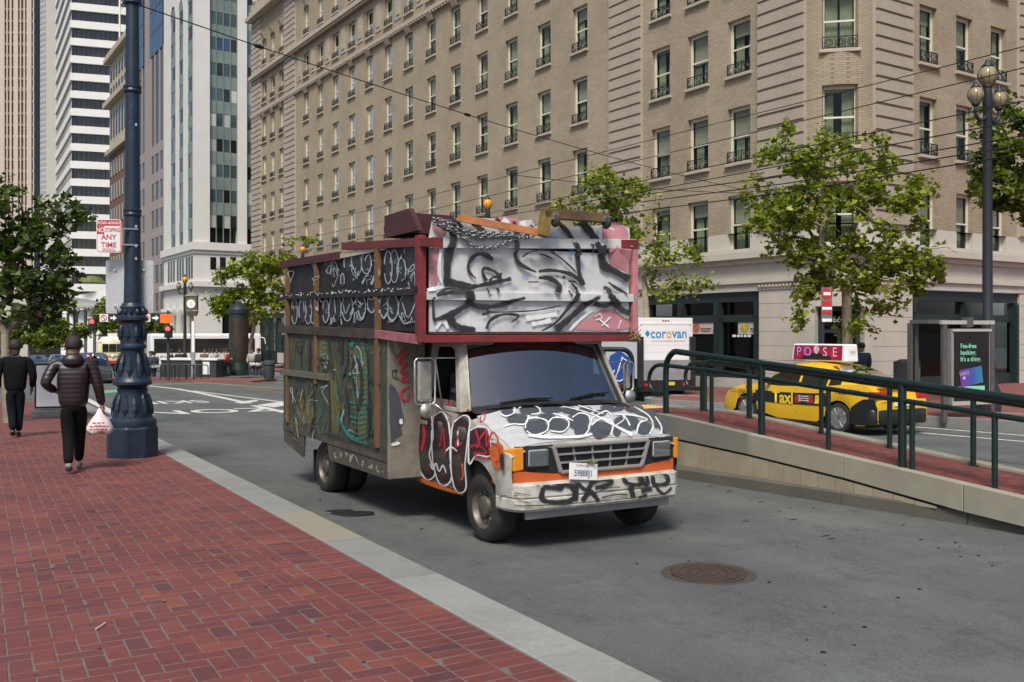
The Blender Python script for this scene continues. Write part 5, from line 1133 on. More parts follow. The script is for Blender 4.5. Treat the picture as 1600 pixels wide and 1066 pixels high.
drv = thing('person', 'driver in a plaid shirt sitting behind the wheel of the graffiti truck', 'person', truck.location, AZ)
body = skinned('body', [[(-.45, 1.0, 1.50, .055), (-.45, .98, 1.60, .08), (-.45, .97, 1.72, .09), (-.45, .97, 1.78, .05)], [(-.45, .66, 1.3, .03), (-.52, .66, 1.26, .035)]], MC['skin'], drv)
skinned('shirt', [[(-.45, 1.03, 1.0, .17, .13), (-.45, 1.03, 1.25, .18, .13), (-.45, 1.02, 1.42, .14, .1), (-.45, 1.0, 1.5, .06)], [(-.45, 1.02, 1.42, .14, .1), (-.66, 1.0, 1.4, .075), (-.76, .88, 1.22, .065), (-.6, .70, 1.25, .045)], [(-.45, 1.02, 1.42, .14, .1), (-.25, 1.0, 1.4, .07), (-.2, .85, 1.2, .06), (-.36, .7, 1.26, .045)]], MC['plaid'], drv)
skinned('trousers', [[(-.45, 1.0, 1.0, .15), (-.36, .75, 1.0, .09), (-.34, .6, .75, .06)], [(-.45, 1.0, 1.0, .15), (-.54, .75, 1.0, .09), (-.56, .6, .75, .06)]], MC['black_paint'], drv)
m = MB(); m.lathe([(0, .1), (.06, .085), (.095, .03), (.1, -.02), (.09, -.05)], 14, (-.45, .985, 1.75)); m.build('hair', M('hair_dark', (.015, .012, .01), .7), drv, smooth=True)
# ---------------------------------------------------------------- cars
glass('car_glass', (.16, .18, .18), .03, ior=1.2)
def car(name, label, cat, s, t, rz, L, W, H, paint, kind='sedan', lights=False, detail=True, group=None, zf=road_z):
    rt = thing(name, label, cat, (*xy(s, t), zf(s, t)), rz, group)      # origin under the rear bumper, nose along +y
    k = L/4.8; hw = W/2; r = .325*(H/1.48 if kind == 'sedan' else 1.0)
    if kind == 'sedan': top = [(0, .70), (.06, .96), (.3, 1.06), (.8, 1.05), (1.6, .97), (2.8, .93), (3.45, .96), (4.0, .90), (4.45, .79), (4.7, .66), (4.8, .52)]
    else: top = [(0, .75), (.05, 1.02), (.5, 1.05), (2, 1.02), (3.4, 1.02), (4.2, .96), (4.6, .8), (4.8, .58)]
    kz = H/1.48 if kind == 'sedan' else H/1.75
    top = [(a*k, b*kz) for a, b in top]; wy = (.98*k, 3.86*k); ar = r+.055
    def botm(y):
        for c in wy:
            if abs(y-c) < ar: return max(.2, r+math.sqrt(ar*ar-(y-c)**2))
        return .2 if .25 < y < L-.25 else .27
    def hx(y, f): e = min(1, min(y+.05, L-y+.02)/.55); return hw*(.80+.2*math.sqrt(max(0, e)))*(.955+.045*math.sin(math.pi*(.15+.75*f)))
    yy = sorted({0, .05*k, .15*k, .3*k, .5*k, L, L-.05, L-.15, L-.3} | {wy[j]-ar*.9999+i*2*ar*.9999/12 for j in (0, 1) for i in range(13)} | {1.6*k, 2*k, 2.4*k, 2.8*k})
    m = MB()
    for a, b in zip(yy, yy[1:]):
        for sx in (-1, 1):
            for j in range(5):
                m.poly([(sx*hx(y, f_), y, botm(y)+(interp(top, y)-botm(y))*f_) for y, f_ in ((a, j/5), (b, j/5), (b, (j+1)/5), (a, (j+1)/5))])
        for c, d in zip((-1, -.6, 0, .6), (-.6, 0, .6, 1)):
            m.poly([(x*hx(y, 1), y, interp(top, y)+.035*(1-x*x)) for x, y in ((c, a), (d, a), (d, b), (c, b))])
    for y in (0, L):
        m.poly([(hx(y, j/5)*sx_, y, botm(y)+(interp(top, y)-botm(y))*j/5) for sx_, js in ((-1, range(6)), (1, range(5, -1, -1))) for j in js])
    body = m.build('body', paint, rt); bm = bmesh.new(); bm.from_mesh(body.data); bmesh.ops.remove_doubles(bm, verts=bm.verts, dist=.002); bmesh.ops.recalc_face_normals(bm, faces=bm.faces); bm.to_mesh(body.data); bm.free()
    body.data.polygons.foreach_set('use_smooth', [True]*len(body.data.polygons)); body.data.set_sharp_from_angle(angle=R(40))
    # cabin
    if kind == 'sedan': cab = [(.55, 1.03, .94), (1.05, 1.27, .80), (1.55, 1.43, .70), (2.1, 1.48, .68), (2.55, 1.45, .69), (3.0, 1.28, .78), (3.55, .95, .93)]
    else: cab = [(.05, 1.05, .95), (.2, 1.6, .84), (.6, 1.72, .82), (2.2, 1.75, .82), (2.9, 1.7, .82), (3.4, 1.4, .88), (4.0, .98, .95)]
    cab = [(a*k, b*kz, c*hw) for a, b, c in cab]; base = lambda y: interp(top, y)-.03
    rings = [[(-hx(y, 1)*.965, y, base(y)), (-w, y, z-.06 if z-.06 > base(y) else base(y)+.005), (-w*.8, y, z), (0, y, z+.02), (w*.8, y, z), (w, y, z-.06 if z-.06 > base(y) else base(y)+.005), (hx(y, 1)*.965, y, base(y))] for y, z, w in cab]
    m = MB(); m.loft(rings); m.build('cabin', paint, rt, smooth=True, sharp=50)
    ci = lambda y, j: (interp([(c[0], c[j]) for c in cab], y))
    def sp(y, f, sx, off=.006): z0, z1 = base(y)+.03, ci(y, 1)-.075; x0, x1 = hx(y, 1)*.965, ci(y, 2); g_ = (z1-z0)*f; return (sx*((x0+(x1-x0)*((z0+g_-base(y))/max(.01, (ci(y, 1)-.06-base(y)))))+off), y, z0+g_)
    segs = ((.95, 1.3, .3), (1.36, 2.15, 1), (2.22, 3.2, 1)) if kind == 'sedan' else ((.25, 1.2, 1), (1.3, 2.2, 1), (2.3, 3.5, 1))
    for sx in (-1, 1):
        for a, b, _ in segs:
            m = MB(); n = 6; ysg = [a*k+(b-a)*k*i/n for i in range(n+1)]
            for c, d in zip(ysg, ysg[1:]): m.poly([sp(c, 0, sx), sp(d, 0, sx), sp(d, 1, sx), sp(c, 1, sx)])
            m.build('side_window', MC['car_glass'], rt)
    for nm, i0, i1 in (('windscreen', len(cab)-3 if kind == 'sedan' else len(cab)-3, len(cab)-1), ('rear_window', 0, 2 if kind == 'sedan' else 1)):
        m = MB(); a, b = cab[i0], cab[i1]; n_ = 5
        for i in range(n_):
            for c, d in ((-.8, -.3), (-.3, .3), (.3, .8)):
                q = []
                for f_, x in ((i/n_, c), (i/n_, d), ((i+1)/n_, d), ((i+1)/n_, c)):
                    y = a[0]+(b[0]-a[0])*(.06+.86*f_); q.append((x*ci(y, 2)*1.0, y, ci(y, 1)+.02*(1-x*x)+.012))
                m.poly(q)
        m.build(nm, MC['car_glass'], rt, smooth=True)
    for j, y in enumerate(wy):
        for sx in (-1, 1):
            w = .2; m = MB(); m.lathe([(r*.7, -w/2), (r*.97, -w/2+.01), (r, -w/2+.04), (r, w/2-.04), (r*.97, w/2-.01), (r*.7, w/2)], 24, (0, 0, 0), 'x', caps=False); o = m.build('wheel', MC['rubber'], rt, smooth=True, sharp=50); o.location = (sx*(hw-.115), y, r)
            m = MB(); f_ = sx*w/2; m.lathe([(r*.72, f_), (r*.7, f_*.8), (r*.6, f_*.5), (r*.1, f_*.5)], 24, (0, 0, 0), 'x')
            for q in range(12 if detail else 6):
                a = 6.283*q/(12 if detail else 6); c, d = math.cos(a), math.sin(a); m.bar((f_*.85, r*.12*c, r*.12*d), (f_*.95, r*.68*c, r*.68*d), .03, .035, (1, 0, 0))
            m.lathe([(r*.16, f_*.5), (r*.16, f_*1.0), (0, f_)], 10, (0, 0, 0), 'x'); m.build('rim', MC['chrome_dull'], o)
    m = MB(); m.box(-hw*.8, hw*.8, .3, L-.3, .16, .5); m.build('underside', MC['dark'], rt)
    for sx in (-1, 1):
        m = MB(); x0, x1 = sorted((sx*hw*.56, sx*hw*.9)); m.loft([[(x, L-.02-(.3 if abs(x) > hw*.7 else .12)*k, .56*kz+.0), (x, L-.02-(.3 if abs(x) > hw*.7 else .12)*k+.06, .56*kz), (x, L-.06-(.38 if abs(x) > hw*.7 else .22)*k+.06, .72*kz), (x, L-.1-(.38 if abs(x) > hw*.7 else .22)*k, .72*kz)] for x in (x0, x1)]); m.build('headlight', MC['lamp_clear'], rt)
        m = MB(); m.box(sx*hw*.5 if sx > 0 else -hw*.93, hw*.93 if sx > 0 else -hw*.5, -.012, .2*k, .78*kz, .93*kz); m.build('tail_light', M('tail_red', (.45, .02, .02), .2, .2), rt, bevel=.01)
        m = MB(); m.box(sx*(hw+.02)-.08, sx*(hw+.02)+.08, 3.0*k, 3.0*k+.1, .98*kz, 1.1*kz); m.build('wing_mirror', MC['plastic_black'], rt, bevel=.02)
    m = MB(); m.box(-.26, .26, -.02, .0, .62*kz, .74*kz); m.build('number_plate', MC['white_paint'], rt)
    m = MB()
    for sx in (-1, 1):
        for y in (1.33*k, 2.2*k, 3.25*k): m.bar((sx*(hx(y, .3)+.001), y, .36), (sx*(hx(y, .95)+.001), y, interp(top, y)-.03), .008, .004, (1, 0, 0))
    m.build('door_seam', MC['plastic_black'], rt)
    return rt, hx, lambda y: interp(top, y), k
M('taxi_yellow', (.72, .43, .012), .35, .06, 3, coat=.4, dirt=.12, dcol=(.3, .17, .02))
TX_S, TX_T = 13.75, 17.3
taxi, thx, ttop, tk = car('taxi', 'yellow and black taxi with a pink roof advert behind the ramp railings', 'taxi', TX_S, TX_T, AZ, 4.75, 1.82, 1.5, MC['taxi_yellow'])
def tside(y, f, off=.008):
    z = .3+(ttop(y)-.3)*f; return Vector((-thx(y, max(0, min(1, (z-.22)/(ttop(y)-.22))))-off, y, z))
m = MB(); n = 12                                          # black advert strip and black tail
for i in range(n):
    a, b = 1.28+2.3*i/n, 1.28+2.3*(i+1)/n; m.poly([tside(a, .38), tside(b, .38), tside(b, .78), tside(a, .78)])
ad = m.build('door_advert', MC['black_paint'], taxi)
text('Taxi', .38, basis(tside(2.58, .58, .016), (0, -1, 0), (0, 0, 1)), M('taxi_letter', (.75, .55, .03), .4), ad, 'taxi_lettering', bold=.012)
fine_print(basis(tside(1.93, .6, .016), (0, -1, 0), (0, 0, 1)), .3, .025, 3, MC['white_paint'], ad)
for y, c_, w in ((2.12, (.3, .03, .02), .1), (1.75, (.3, .03, .02), .1), (1.5, (.75, .5, .03), .12)):
    m = MB(); m.poly([tside(y-w, .44, .008), tside(y+w, .44, .008), tside(y+w*.8, .72, .008), tside(y-w*.8, .72, .008)]); m.build('advert_patch', M('patch%d' % int(y*100), c_, .5, .4, 12), ad)
o = text('YELLOW', .17, basis(tside(.72, .80, .02), (0, -1, 0), (0, 0, 1)), MC['black_paint'], taxi, 'yellow_lettering')
text('Y', .26, basis(tside(1.2, .84, .02), (0, -1, 0), (0, 0, 1)), MC['black_paint'], taxi, 'yellow_lettering'); text('276', .12, basis(tside(3.75, .9, .02), (0, -1, 0), (0, 0, 1)), MC['black_paint'], taxi, 'number_lettering'); text('333-3333', .14, basis(tside(4.1, .8, .03), (0, -1, 0), (0, 0, 1)), MC['black_paint'], taxi, 'number_lettering')
m = MB()
for i in range(24):
    a, b = .6*i/24, .6*(i+1)/24
    for j in range(5): m.poly([tside(y, -.1+(.70-.35*(y/.6)**2+.1)*g_, .012) for y, g_ in ((a, j/5), (b, j/5), (b, (j+1)/5), (a, (j+1)/5))])
m.build('tail_wrap', MC['black_paint'], taxi)
m = MB(); m.loft([[(x, y0, .24), (x, y0-.03, .30), (x, y0-.03, .52), (x, y0, .56), (x, y0+.1, .56), (x, y0+.1, .24)] for x, y0 in ((-.9, .25), (-.86, .1), (-.74, .01), (-.4, -.02), (.4, -.02), (.74, .01), (.86, .1), (.9, .25))]); m.build('rear_bumper', MC['black_paint'], taxi, smooth=True, sharp=40); m = MB(); m.box(-.7, .7, -.03, .1, 1.03, 1.08); m.build('boot_spoiler', MC['taxi_yellow'], taxi, bevel=.015)
m = MB(); m.loft([[(-.22, 1.36, 1.53), (.22, 1.36, 1.53), (.2, 1.38, 1.93), (-.2, 1.38, 1.93)], [(-.22, 3.0, 1.53), (.22, 3.0, 1.53), (.2, 2.95, 1.93), (-.2, 2.95, 1.93)]]); rs = m.build('roof_sign', MC['white_paint'], taxi, bevel=.03)
def rsp(y, z, off=.004): return Vector((-.22+.02*(z-1.53)/.4-off, y, z))
m = MB(); m.poly([rsp(1.45, 1.56), rsp(2.93, 1.56), rsp(2.90, 1.90), rsp(1.45, 1.90)]); pa = m.build('roof_advert', M('advert_pink', (.30, .008, .05), .35, .35, 2.5), rs)
for ch_, y in (('P', 2.75), ('O', 2.48), ('S', 1.95), ('E', 1.66)): text(ch_, .3, basis(rsp(y, 1.74, .012), (0, -1, 0), (0, 0, 1)), M('advert_violet' if y > 2.3 else 'advert_rose', (.45, .35, .75) if y > 2.3 else (.75, .5, .55), .4), pa, 'advert_lettering')
m = MB(); m.poly([rsp(y, z, .008) for y, z in ((1.75, 1.57), (2.7, 1.57), (2.6, 1.66), (2.42, 1.68), (2.34, 1.72), (2.1, 1.72), (2.0, 1.67), (1.8, 1.66))]); m.build('advert_figure', MC['black_paint'], pa)
m = MB(); m.poly([rsp(2.21+.085*math.cos(6.283*i/12), 1.80+.1*math.sin(6.283*i/12), .012) for i in range(12)]); m.build('advert_face', M('face_pale', (.6, .4, .5), .5, .5, 14), pa)
text('TAXI', .09, basis((0, 1.35-.012, 1.75), (1, 0, 0), (0, 0, 1)), MC['black_paint'], rs, 'sign_lettering')
# ---------------------------------------------------------------- white delivery truck seen from behind
p = at(1040, 626, 34); s, t = st(p.x, p.y)
van = thing('delivery_truck', 'white delivery truck seen from behind with blue lettering on its roller door', 'truck', (*xy(s, t), road_z(s, t)-.05), AZ-12)
M('truck_white', (.72, .72, .73), .4, .04, 3)
m = MB(); m.box(-1.08, 1.08, 0, 6, .85, 3.02); m.build('cargo_box', MC['truck_white'], van, bevel=.02)
m = MB(); m.box(-.92, .92, -.02, .0, 1.05, 2.78); rd = m.build('roller_door', M('roller_white', (.76, .76, .77), .4, .03), van)
for z in (2.78, 1.03): m = MB(); m.box(-1.0, 1.0, -.03, -.001, z, z+.06); m.build('door_frame', MC['truck_white'], van)
for z in [1.05+i*.25 for i in range(1, 7)]: m = MB(); m.box(-.92, .92, -.024, -.02, z, z+.008); m.build('door_slat', M('slat_grey', (.55, .55, .56), .5), rd)
text('cor', .46, basis((.0, -.03, 2.45), (1, 0, 0), (0, 0, 1)), M('logo_blue', (.03, .22, .5), .4), rd, 'logo_lettering', bold=.006, sx=.95, ax='RIGHT'); text('o', .46, basis((.12, -.03, 2.45), (1, 0, 0), (0, 0, 1)), M('logo_orange', (.75, .38, .12), .4), rd, 'logo_lettering', bold=.006, sx=.85); text('van', .46, basis((.24, -.03, 2.45), (1, 0, 0), (0, 0, 1)), MC['logo_blue'], rd, 'logo_lettering', bold=.006, sx=.95, ax='LEFT')
fine_print(basis((.1, -.03, 2.2), (1, 0, 0), (0, 0, 1)), 1.3, .045, 1, M('logo_faint', (.6, .45, .45), .5), rd)
m = MB(); m.poly([(-.72, -.03, 2.58), (-.62, -.03, 2.46), (-.72, -.03, 2.34), (-.82, -.03, 2.46)][::-1]); m.build('logo_diamond', MC['logo_blue'], rd)
m = MB(); m.box(-1.0, 1.0, -.12, -.03, .80, 1.52); m.build('tail_lift', M('lift_grey', (.36, .37, .38), .45, .15, 5, metal=.5), van, bevel=.01)
m = MB(); m.box(-1.0, 1.0, -.1, .1, .42, .78); m.box(-.4, .4, .2, 5.5, .5, .8); m.build('underframe', MC['plastic_black'], van)
for sx in (-1, 1):
    m = MB(); m.box(sx*1.02-.1, sx*1.02+.1, -.14, -.02, .55, 2.35); m.build('lift_post', MC['plastic_black'], van)
    m = MB(); m.box(sx*.75-.12, sx*.75+.12, -.12, -.1, .6, .7); m.build('tail_light', MC['tail_red'], van)
    for y in (.9, 4.8): m = MB(); m.lathe([(.2, -.15), (.43, -.14), (.45, 0), (.43, .14), (.2, .15)], 20, (sx*.85, y, .45), 'x'); m.build('wheel', MC['rubber'], van, smooth=True, sharp=50)
for x in (-.1, 0, .1): m = MB(); m.box(x-.03, x+.03, -.02, 0, 2.9, 2.94); m.build('marker_light', MC['tail_red'], van)
m = MB(); m.box(-.05, .3, -.13, -.12, .62, .74); m.build('number_plate', M('plate_yellow', (.6, .5, .05), .5), van)
# ---------------------------------------------------------------- bus shelter with lit poster
p = on_road(1515, 652, far_z); s, t = st(p.x, p.y); sh = thing('bus_shelter', 'grey metal bus shelter end panel with a dark bank poster', 'bus shelter', (*xy(s, t), far_z(s, t)), AZ-6)
YS = p.y; ex = lambda px: (px-1515)/F*YS*1.0; ez = lambda py: (652-py)/F*YS
M('shelter_steel', (.16, .155, .145), .4, .2, 8, metal=.6); M('shelter_light', (.55, .54, .5), .4, .1, 6, metal=.4)
for px in (1461, 1562): m = MB(); m.box(ex(px)-.06, ex(px)+.06, -.05, .05, -.1, ez(500)); m.build('post', MC['shelter_steel'], sh, bevel=.01)
m = MB(); m.box(ex(1452), ex(1565), -.06, .02, ez(507), ez(501)); m.build('roof_rail', MC['shelter_light'], sh); m = MB(); m.box(ex(1505), ex(1517), -.08, .1, ez(511), ez(496)); m.build('roof_bracket', MC['shelter_steel'], sh)
m = MB(); m.box(ex(1471), ex(1553), -.09, .09, ez(632), ez(514)); cs = m.build('poster_case', M('case_grey', (.36, .36, .35), .4, .1, 6, metal=.5), sh, bevel=.015)
m = MB(); m.box(ex(1475), ex(1550), -.095, -.091, ez(627), ez(519)); pst = m.build('poster', M('poster_black', (.012, .012, .013), .35, .1), cs)
m = MB(); m.box(ex(1471), ex(1554), -.12, -.091, ez(518), ez(514)); m.box(ex(1471), ex(1554), -.12, -.091, ez(632), ez(626)); m.build('case_trim', MC['shelter_light'], cs)
text("Fee-free\nbanking.\nIt's a thing.", .155, basis((ex(1488), -.1, ez(551)), (1, 0, 0), (0, 0, 1)), M('poster_green', (.22, .62, .42), .5), pst, 'poster_lettering', ax='LEFT', bold=.003)
def gradcard():
    m, t, p = newmat('bank_card'); g = nd(t, 'ShaderNodeTexCoord'); sp_ = nd(t, 'ShaderNodeSeparateXYZ'); t.links.new(g.outputs['Object'], sp_.inputs[0])
    mr = nd(t, 'ShaderNodeMapRange'); mr.inputs[1].default_value = -.4; mr.inputs[2].default_value = .4; t.links.new(sp_.outputs[0], mr.inputs[0]); t.links.new(ramp(t, mr.outputs[0], [(0, (.2, .03, .3)), (.5, (.06, .08, .35)), (1, (.02, .22, .38))]), p.inputs['Base Color']); return m
m = MB(); m.box(-.36, .36, -.006, 0, -.2, .2); cdo = m.build('bank_card', gradcard(), pst); cdo.location = (ex(1511), -.1, ez(588)); cdo.rotation_euler = (0, R(-8), 0)
text('VARO', .12, basis((-.22, -.009, .1), (1, 0, 0), (0, 0, 1)), M('card_silver', (.5, .5, .6), .4), cdo, 'card_lettering'); m = MB(); m.box(-.28, -.2, -.009, -.006, -.03, .03); m.build('card_chip', MC['card_silver'], cdo)
m = MB(); m.box(ex(1482), ex(1540), -.099, -.096, ez(614), ez(603)); m.build('poster_band', MC['poster_green'], pst)
for px, w in ((1440, .05), (1429, .04)): m = MB(); m.box(ex(px)-w, ex(px)+w, .5, .6, -.1, ez(505)); m.build('post', MC['shelter_steel'], sh)
m = MB(); m.box(ex(1428), ex(1441), .53, .56, ez(620), ez(513)); m.build('side_glass', MC['shop_glass'], sh)
m = MB(); m.box(ex(1428), ex(1455), .0, .55, ez(506), ez(500)); m.build('roof_edge', MC['shelter_steel'], sh)
# ---------------------------------------------------------------- big blue lamp standard on the near sidewalk
M('lamp_blue', (.010, .021, .040), .42, .3, 6, bump=.25, bscale=14, spec=.5)
p = on_road(207, 713, walk_z); s, t = st(p.x, p.y); LZ = walk_z(s, t); YL = p.y
lp = thing('lamp_standard', 'tall dark blue cast iron lamp standard with ornate stepped base', 'lamp post', (p.x, p.y, LZ), AZ)
pz = lambda py: (CY-py)/F*YL + ZC - LZ; pr = lambda w: w/F*YL/2
m = MB(); m.lathe([(pr(78), -.05), (pr(78), pz(668)), (pr(72), pz(664))], 8, a0=.4); m.build('plinth', MC['lamp_blue'], lp, bevel=.02)
prof = [(70, 668), (72, 662), (70, 656), (60, 652), (56, 640), (48, 622), (44, 612), (46, 608), (42, 606), (46, 603), (58, 600), (58, 596), (52, 592), (50, 588), (38, 568), (34, 548), (36, 545), (42, 544), (42, 540), (36, 537), (36, 520), (34, 505), (40, 502), (46, 500), (46, 496), (38, 493), (36, 486), (38, 480), (33, 477), (30, 474)]
m = MB(); m.lathe([(pr(a), pz(b)) for a, b in prof], 32); m.build('base_column', MC['lamp_blue'], lp, smooth=True, sharp=35)
rnd_ = random.Random(3)
for (y0, y1, w, n) in ((648, 616, 55, 12), (588, 552, 46, 10), (532, 508, 37, 9), (492, 482, 38, 14)):   # cast leaves
    for i in range(n):
        a = 6.283*i/n; rr = pr(w); z0, z1 = pz(y0), pz(y1); m = MB(); c, d = math.cos(a), math.sin(a); hw_ = rr*2.2/n
        rA, rB = pr(interp([(b_, a_) for a_, b_ in sorted(prof, key=lambda q: q[1])], y0)), pr(interp([(b_, a_) for a_, b_ in sorted(prof, key=lambda q: q[1])], y1))
        pts = []
        for f_, wd in ((0, .2), (.3, 1), (.6, .8), (.85, .5), (1, .1)):
            r0 = rA+(rB-rA)*f_+.004+.02*math.sin(math.pi*f_); z = z0+(z1-z0)*f_; pts.append([(r0*c-wd*hw_*d, r0*d+wd*hw_*c, z), ((r0+.018)*c, (r0+.018)*d, z), (r0*c+wd*hw_*d, r0*d-wd*hw_*c, z)])
        for A, B in zip(pts, pts[1:]): m.poly([A[0], A[1], B[1], B[0]]); m.poly([A[1], A[2], B[2], B[1]])
        m.build('cast_leaf', MC['lamp_blue'], lp, smooth=True)
m = MB(); m.lathe([(pr(27), pz(476)), (pr(23), pz(340)), (pr(21), pz(138)), (pr(18), pz(-60))], 28); m.build('shaft', MC['lamp_blue'], lp, smooth=True, sharp=60)
for y in (333, 140, 2): m = MB(); m.lathe([(pr(23), pz(y+6)), (pr(27), pz(y+4)), (pr(27), pz(y+2)), (pr(25), pz(y)), (pr(27), pz(y-2)), (pr(27), pz(y-5)), (pr(21), pz(y-7))], 28); m.build('collar', MC['lamp_blue'], lp, smooth=True, sharp=35)
for y in (355, 385, 405, 484, 197): m = MB(); m.box(pr(4), pr(10), -pr(26), -pr(22), pz(y)-.02, pz(y)+.02); m.build('band_bolt', MC['chrome'], lp)
# signs strapped to it
sg = thing('parking_sign', 'red and white tow-away no stopping sign on the blue lamp standard', 'sign', at(170, 369, YL-.25), AZ-24)
sw, shh = 37/F*YL/2, 51/F*YL/2
def rrect(m, w, h, r_, y0, y1):
    pts = []
    for cx_, cz_, a0 in ((w-r_, h-r_, 0), (-w+r_, h-r_, 90), (-w+r_, -h+r_, 180), (w-r_, -h+r_, 270)):
        for i in range(5): a = R(a0+i*22.5); pts.append((cx_+r_*math.cos(a), y0, cz_+r_*math.sin(a)))
    m.prism(pts, (0, y1-y0, 0)); return m
m = MB(); rrect(m, sw, shh, .04, 0, .004); m.build('plate', MC['white_paint'], sg)
M('sign_red', (.42, .03, .035), .45, .08)
m = MB(); rrect(m, sw-.008, shh-.008, .034, -.002, -.0005); o = m.build('border', MC['sign_red'], sg); m = MB(); rrect(m, sw-.016, shh-.016, .028, -.003, -.0021); m.build('face', M('sign_face', (.66, .66, .67), .45, .05), sg)
m = MB(); m.box(-sw+.014, sw-.014, -.0045, -.0031, shh-.095, shh-.014); m.box(-sw+.014, -sw*.36, -.0045, -.0031, shh-.22, shh-.10); m.build('red_field', MC['sign_red'], sg)
bz = lambda x, z: basis((x, -.006, z), (1, 0, 0), (0, 0, 1))
text('TOW-AWAY', .06, bz(0, shh-.055), MC['sign_face'], sg, bold=.001); text('NO', .1, bz(-sw*.67, shh-.16), MC['sign_face'], sg, sx=.75, bold=.002); text('STOPPING', .085, bz(sw*.31, shh-.16), MC['sign_red'], sg, sx=.54, bold=.001)
text('ANY', .105, bz(0, -.02), MC['sign_red'], sg, bold=.002); text('TIME', .105, bz(0, -.135), MC['sign_red'], sg, bold=.002); fine_print(bz(0, -.205), .18, .012, 2, MC['sign_red'], sg)
for z in (.12, -.12): m = MB(); m.bar((sw*.6, .01, z), (sw*2.1, .15, z), .025, .02); m.build('bracket', MC['chrome_dull'], sg)
for px, w, lab in ((181, 23, 'dull metal sign seen from behind, left of the blue lamp shaft'), (224, 18, 'dull metal sign seen from behind, right of the blue lamp shaft')):
    o = thing('road_sign', lab, 'sign', at(px, 448, YL-.05 if px < 200 else YL+.12), -12 if px < 200 else 12)
    m = MB(); rrect(m, w/F*YL/2+.06, 83/F*YL/2, .03, 0, .004); m.build('plate', M('sign_metal', (.46, .48, .50), .5, .2, 3, metal=.2, dirt=.4, dcol=(.25, .22, .18), dscale=4), o)
    for z in (.25, -.3): m = MB(); m.bar((-.02, -.012, z), (.02, -.012, z), .03, .02); m.build('bolt', MC['chrome'], o)
# ---------------------------------------------------------------- people
def quilt():
    m, t, p = newmat('puffer'); g = nd(t, 'ShaderNodeTexCoord'); w = nd(t, 'ShaderNodeTexWave', bands_direction='Z'); w.inputs['Scale'].default_value = 5.2; w.inputs['Distortion'].default_value = .6; w.inputs['Detail'].default_value = 1
    t.links.new(g.outputs['Object'], w.inputs[0]); p.inputs['Base Color'].default_value = (.018, .010, .012, 1); p.inputs['Roughness'].default_value = .42
    b = nd(t, 'ShaderNodeBump'); b.inputs['Strength'].default_value = .22; b.inputs['Distance'].default_value = .012; t.links.new(w.outputs[0], b.inputs['Height']); t.links.new(b.outputs[0], p.inputs['Normal']); MC['puffer'] = m
rhair = random.Random(4); quilt(); M('trouser_black', (.006, .006, .007), .95, .2, 20, spec=.15, bump=.4, bscale=9); M('suit_black', (.006, .006, .0075), .95, .2, 10, spec=.15, bump=.4, bscale=8); M('suit_navy', (.006, .0075, .013), .95, .2, 10, spec=.15, bump=.4, bscale=8); M('shoe_tan', (.17, .15, .12), .6); M('shoe_black', (.015, .014, .013), .4); M('skin_brown', (.09, .045, .03), .5, .06)
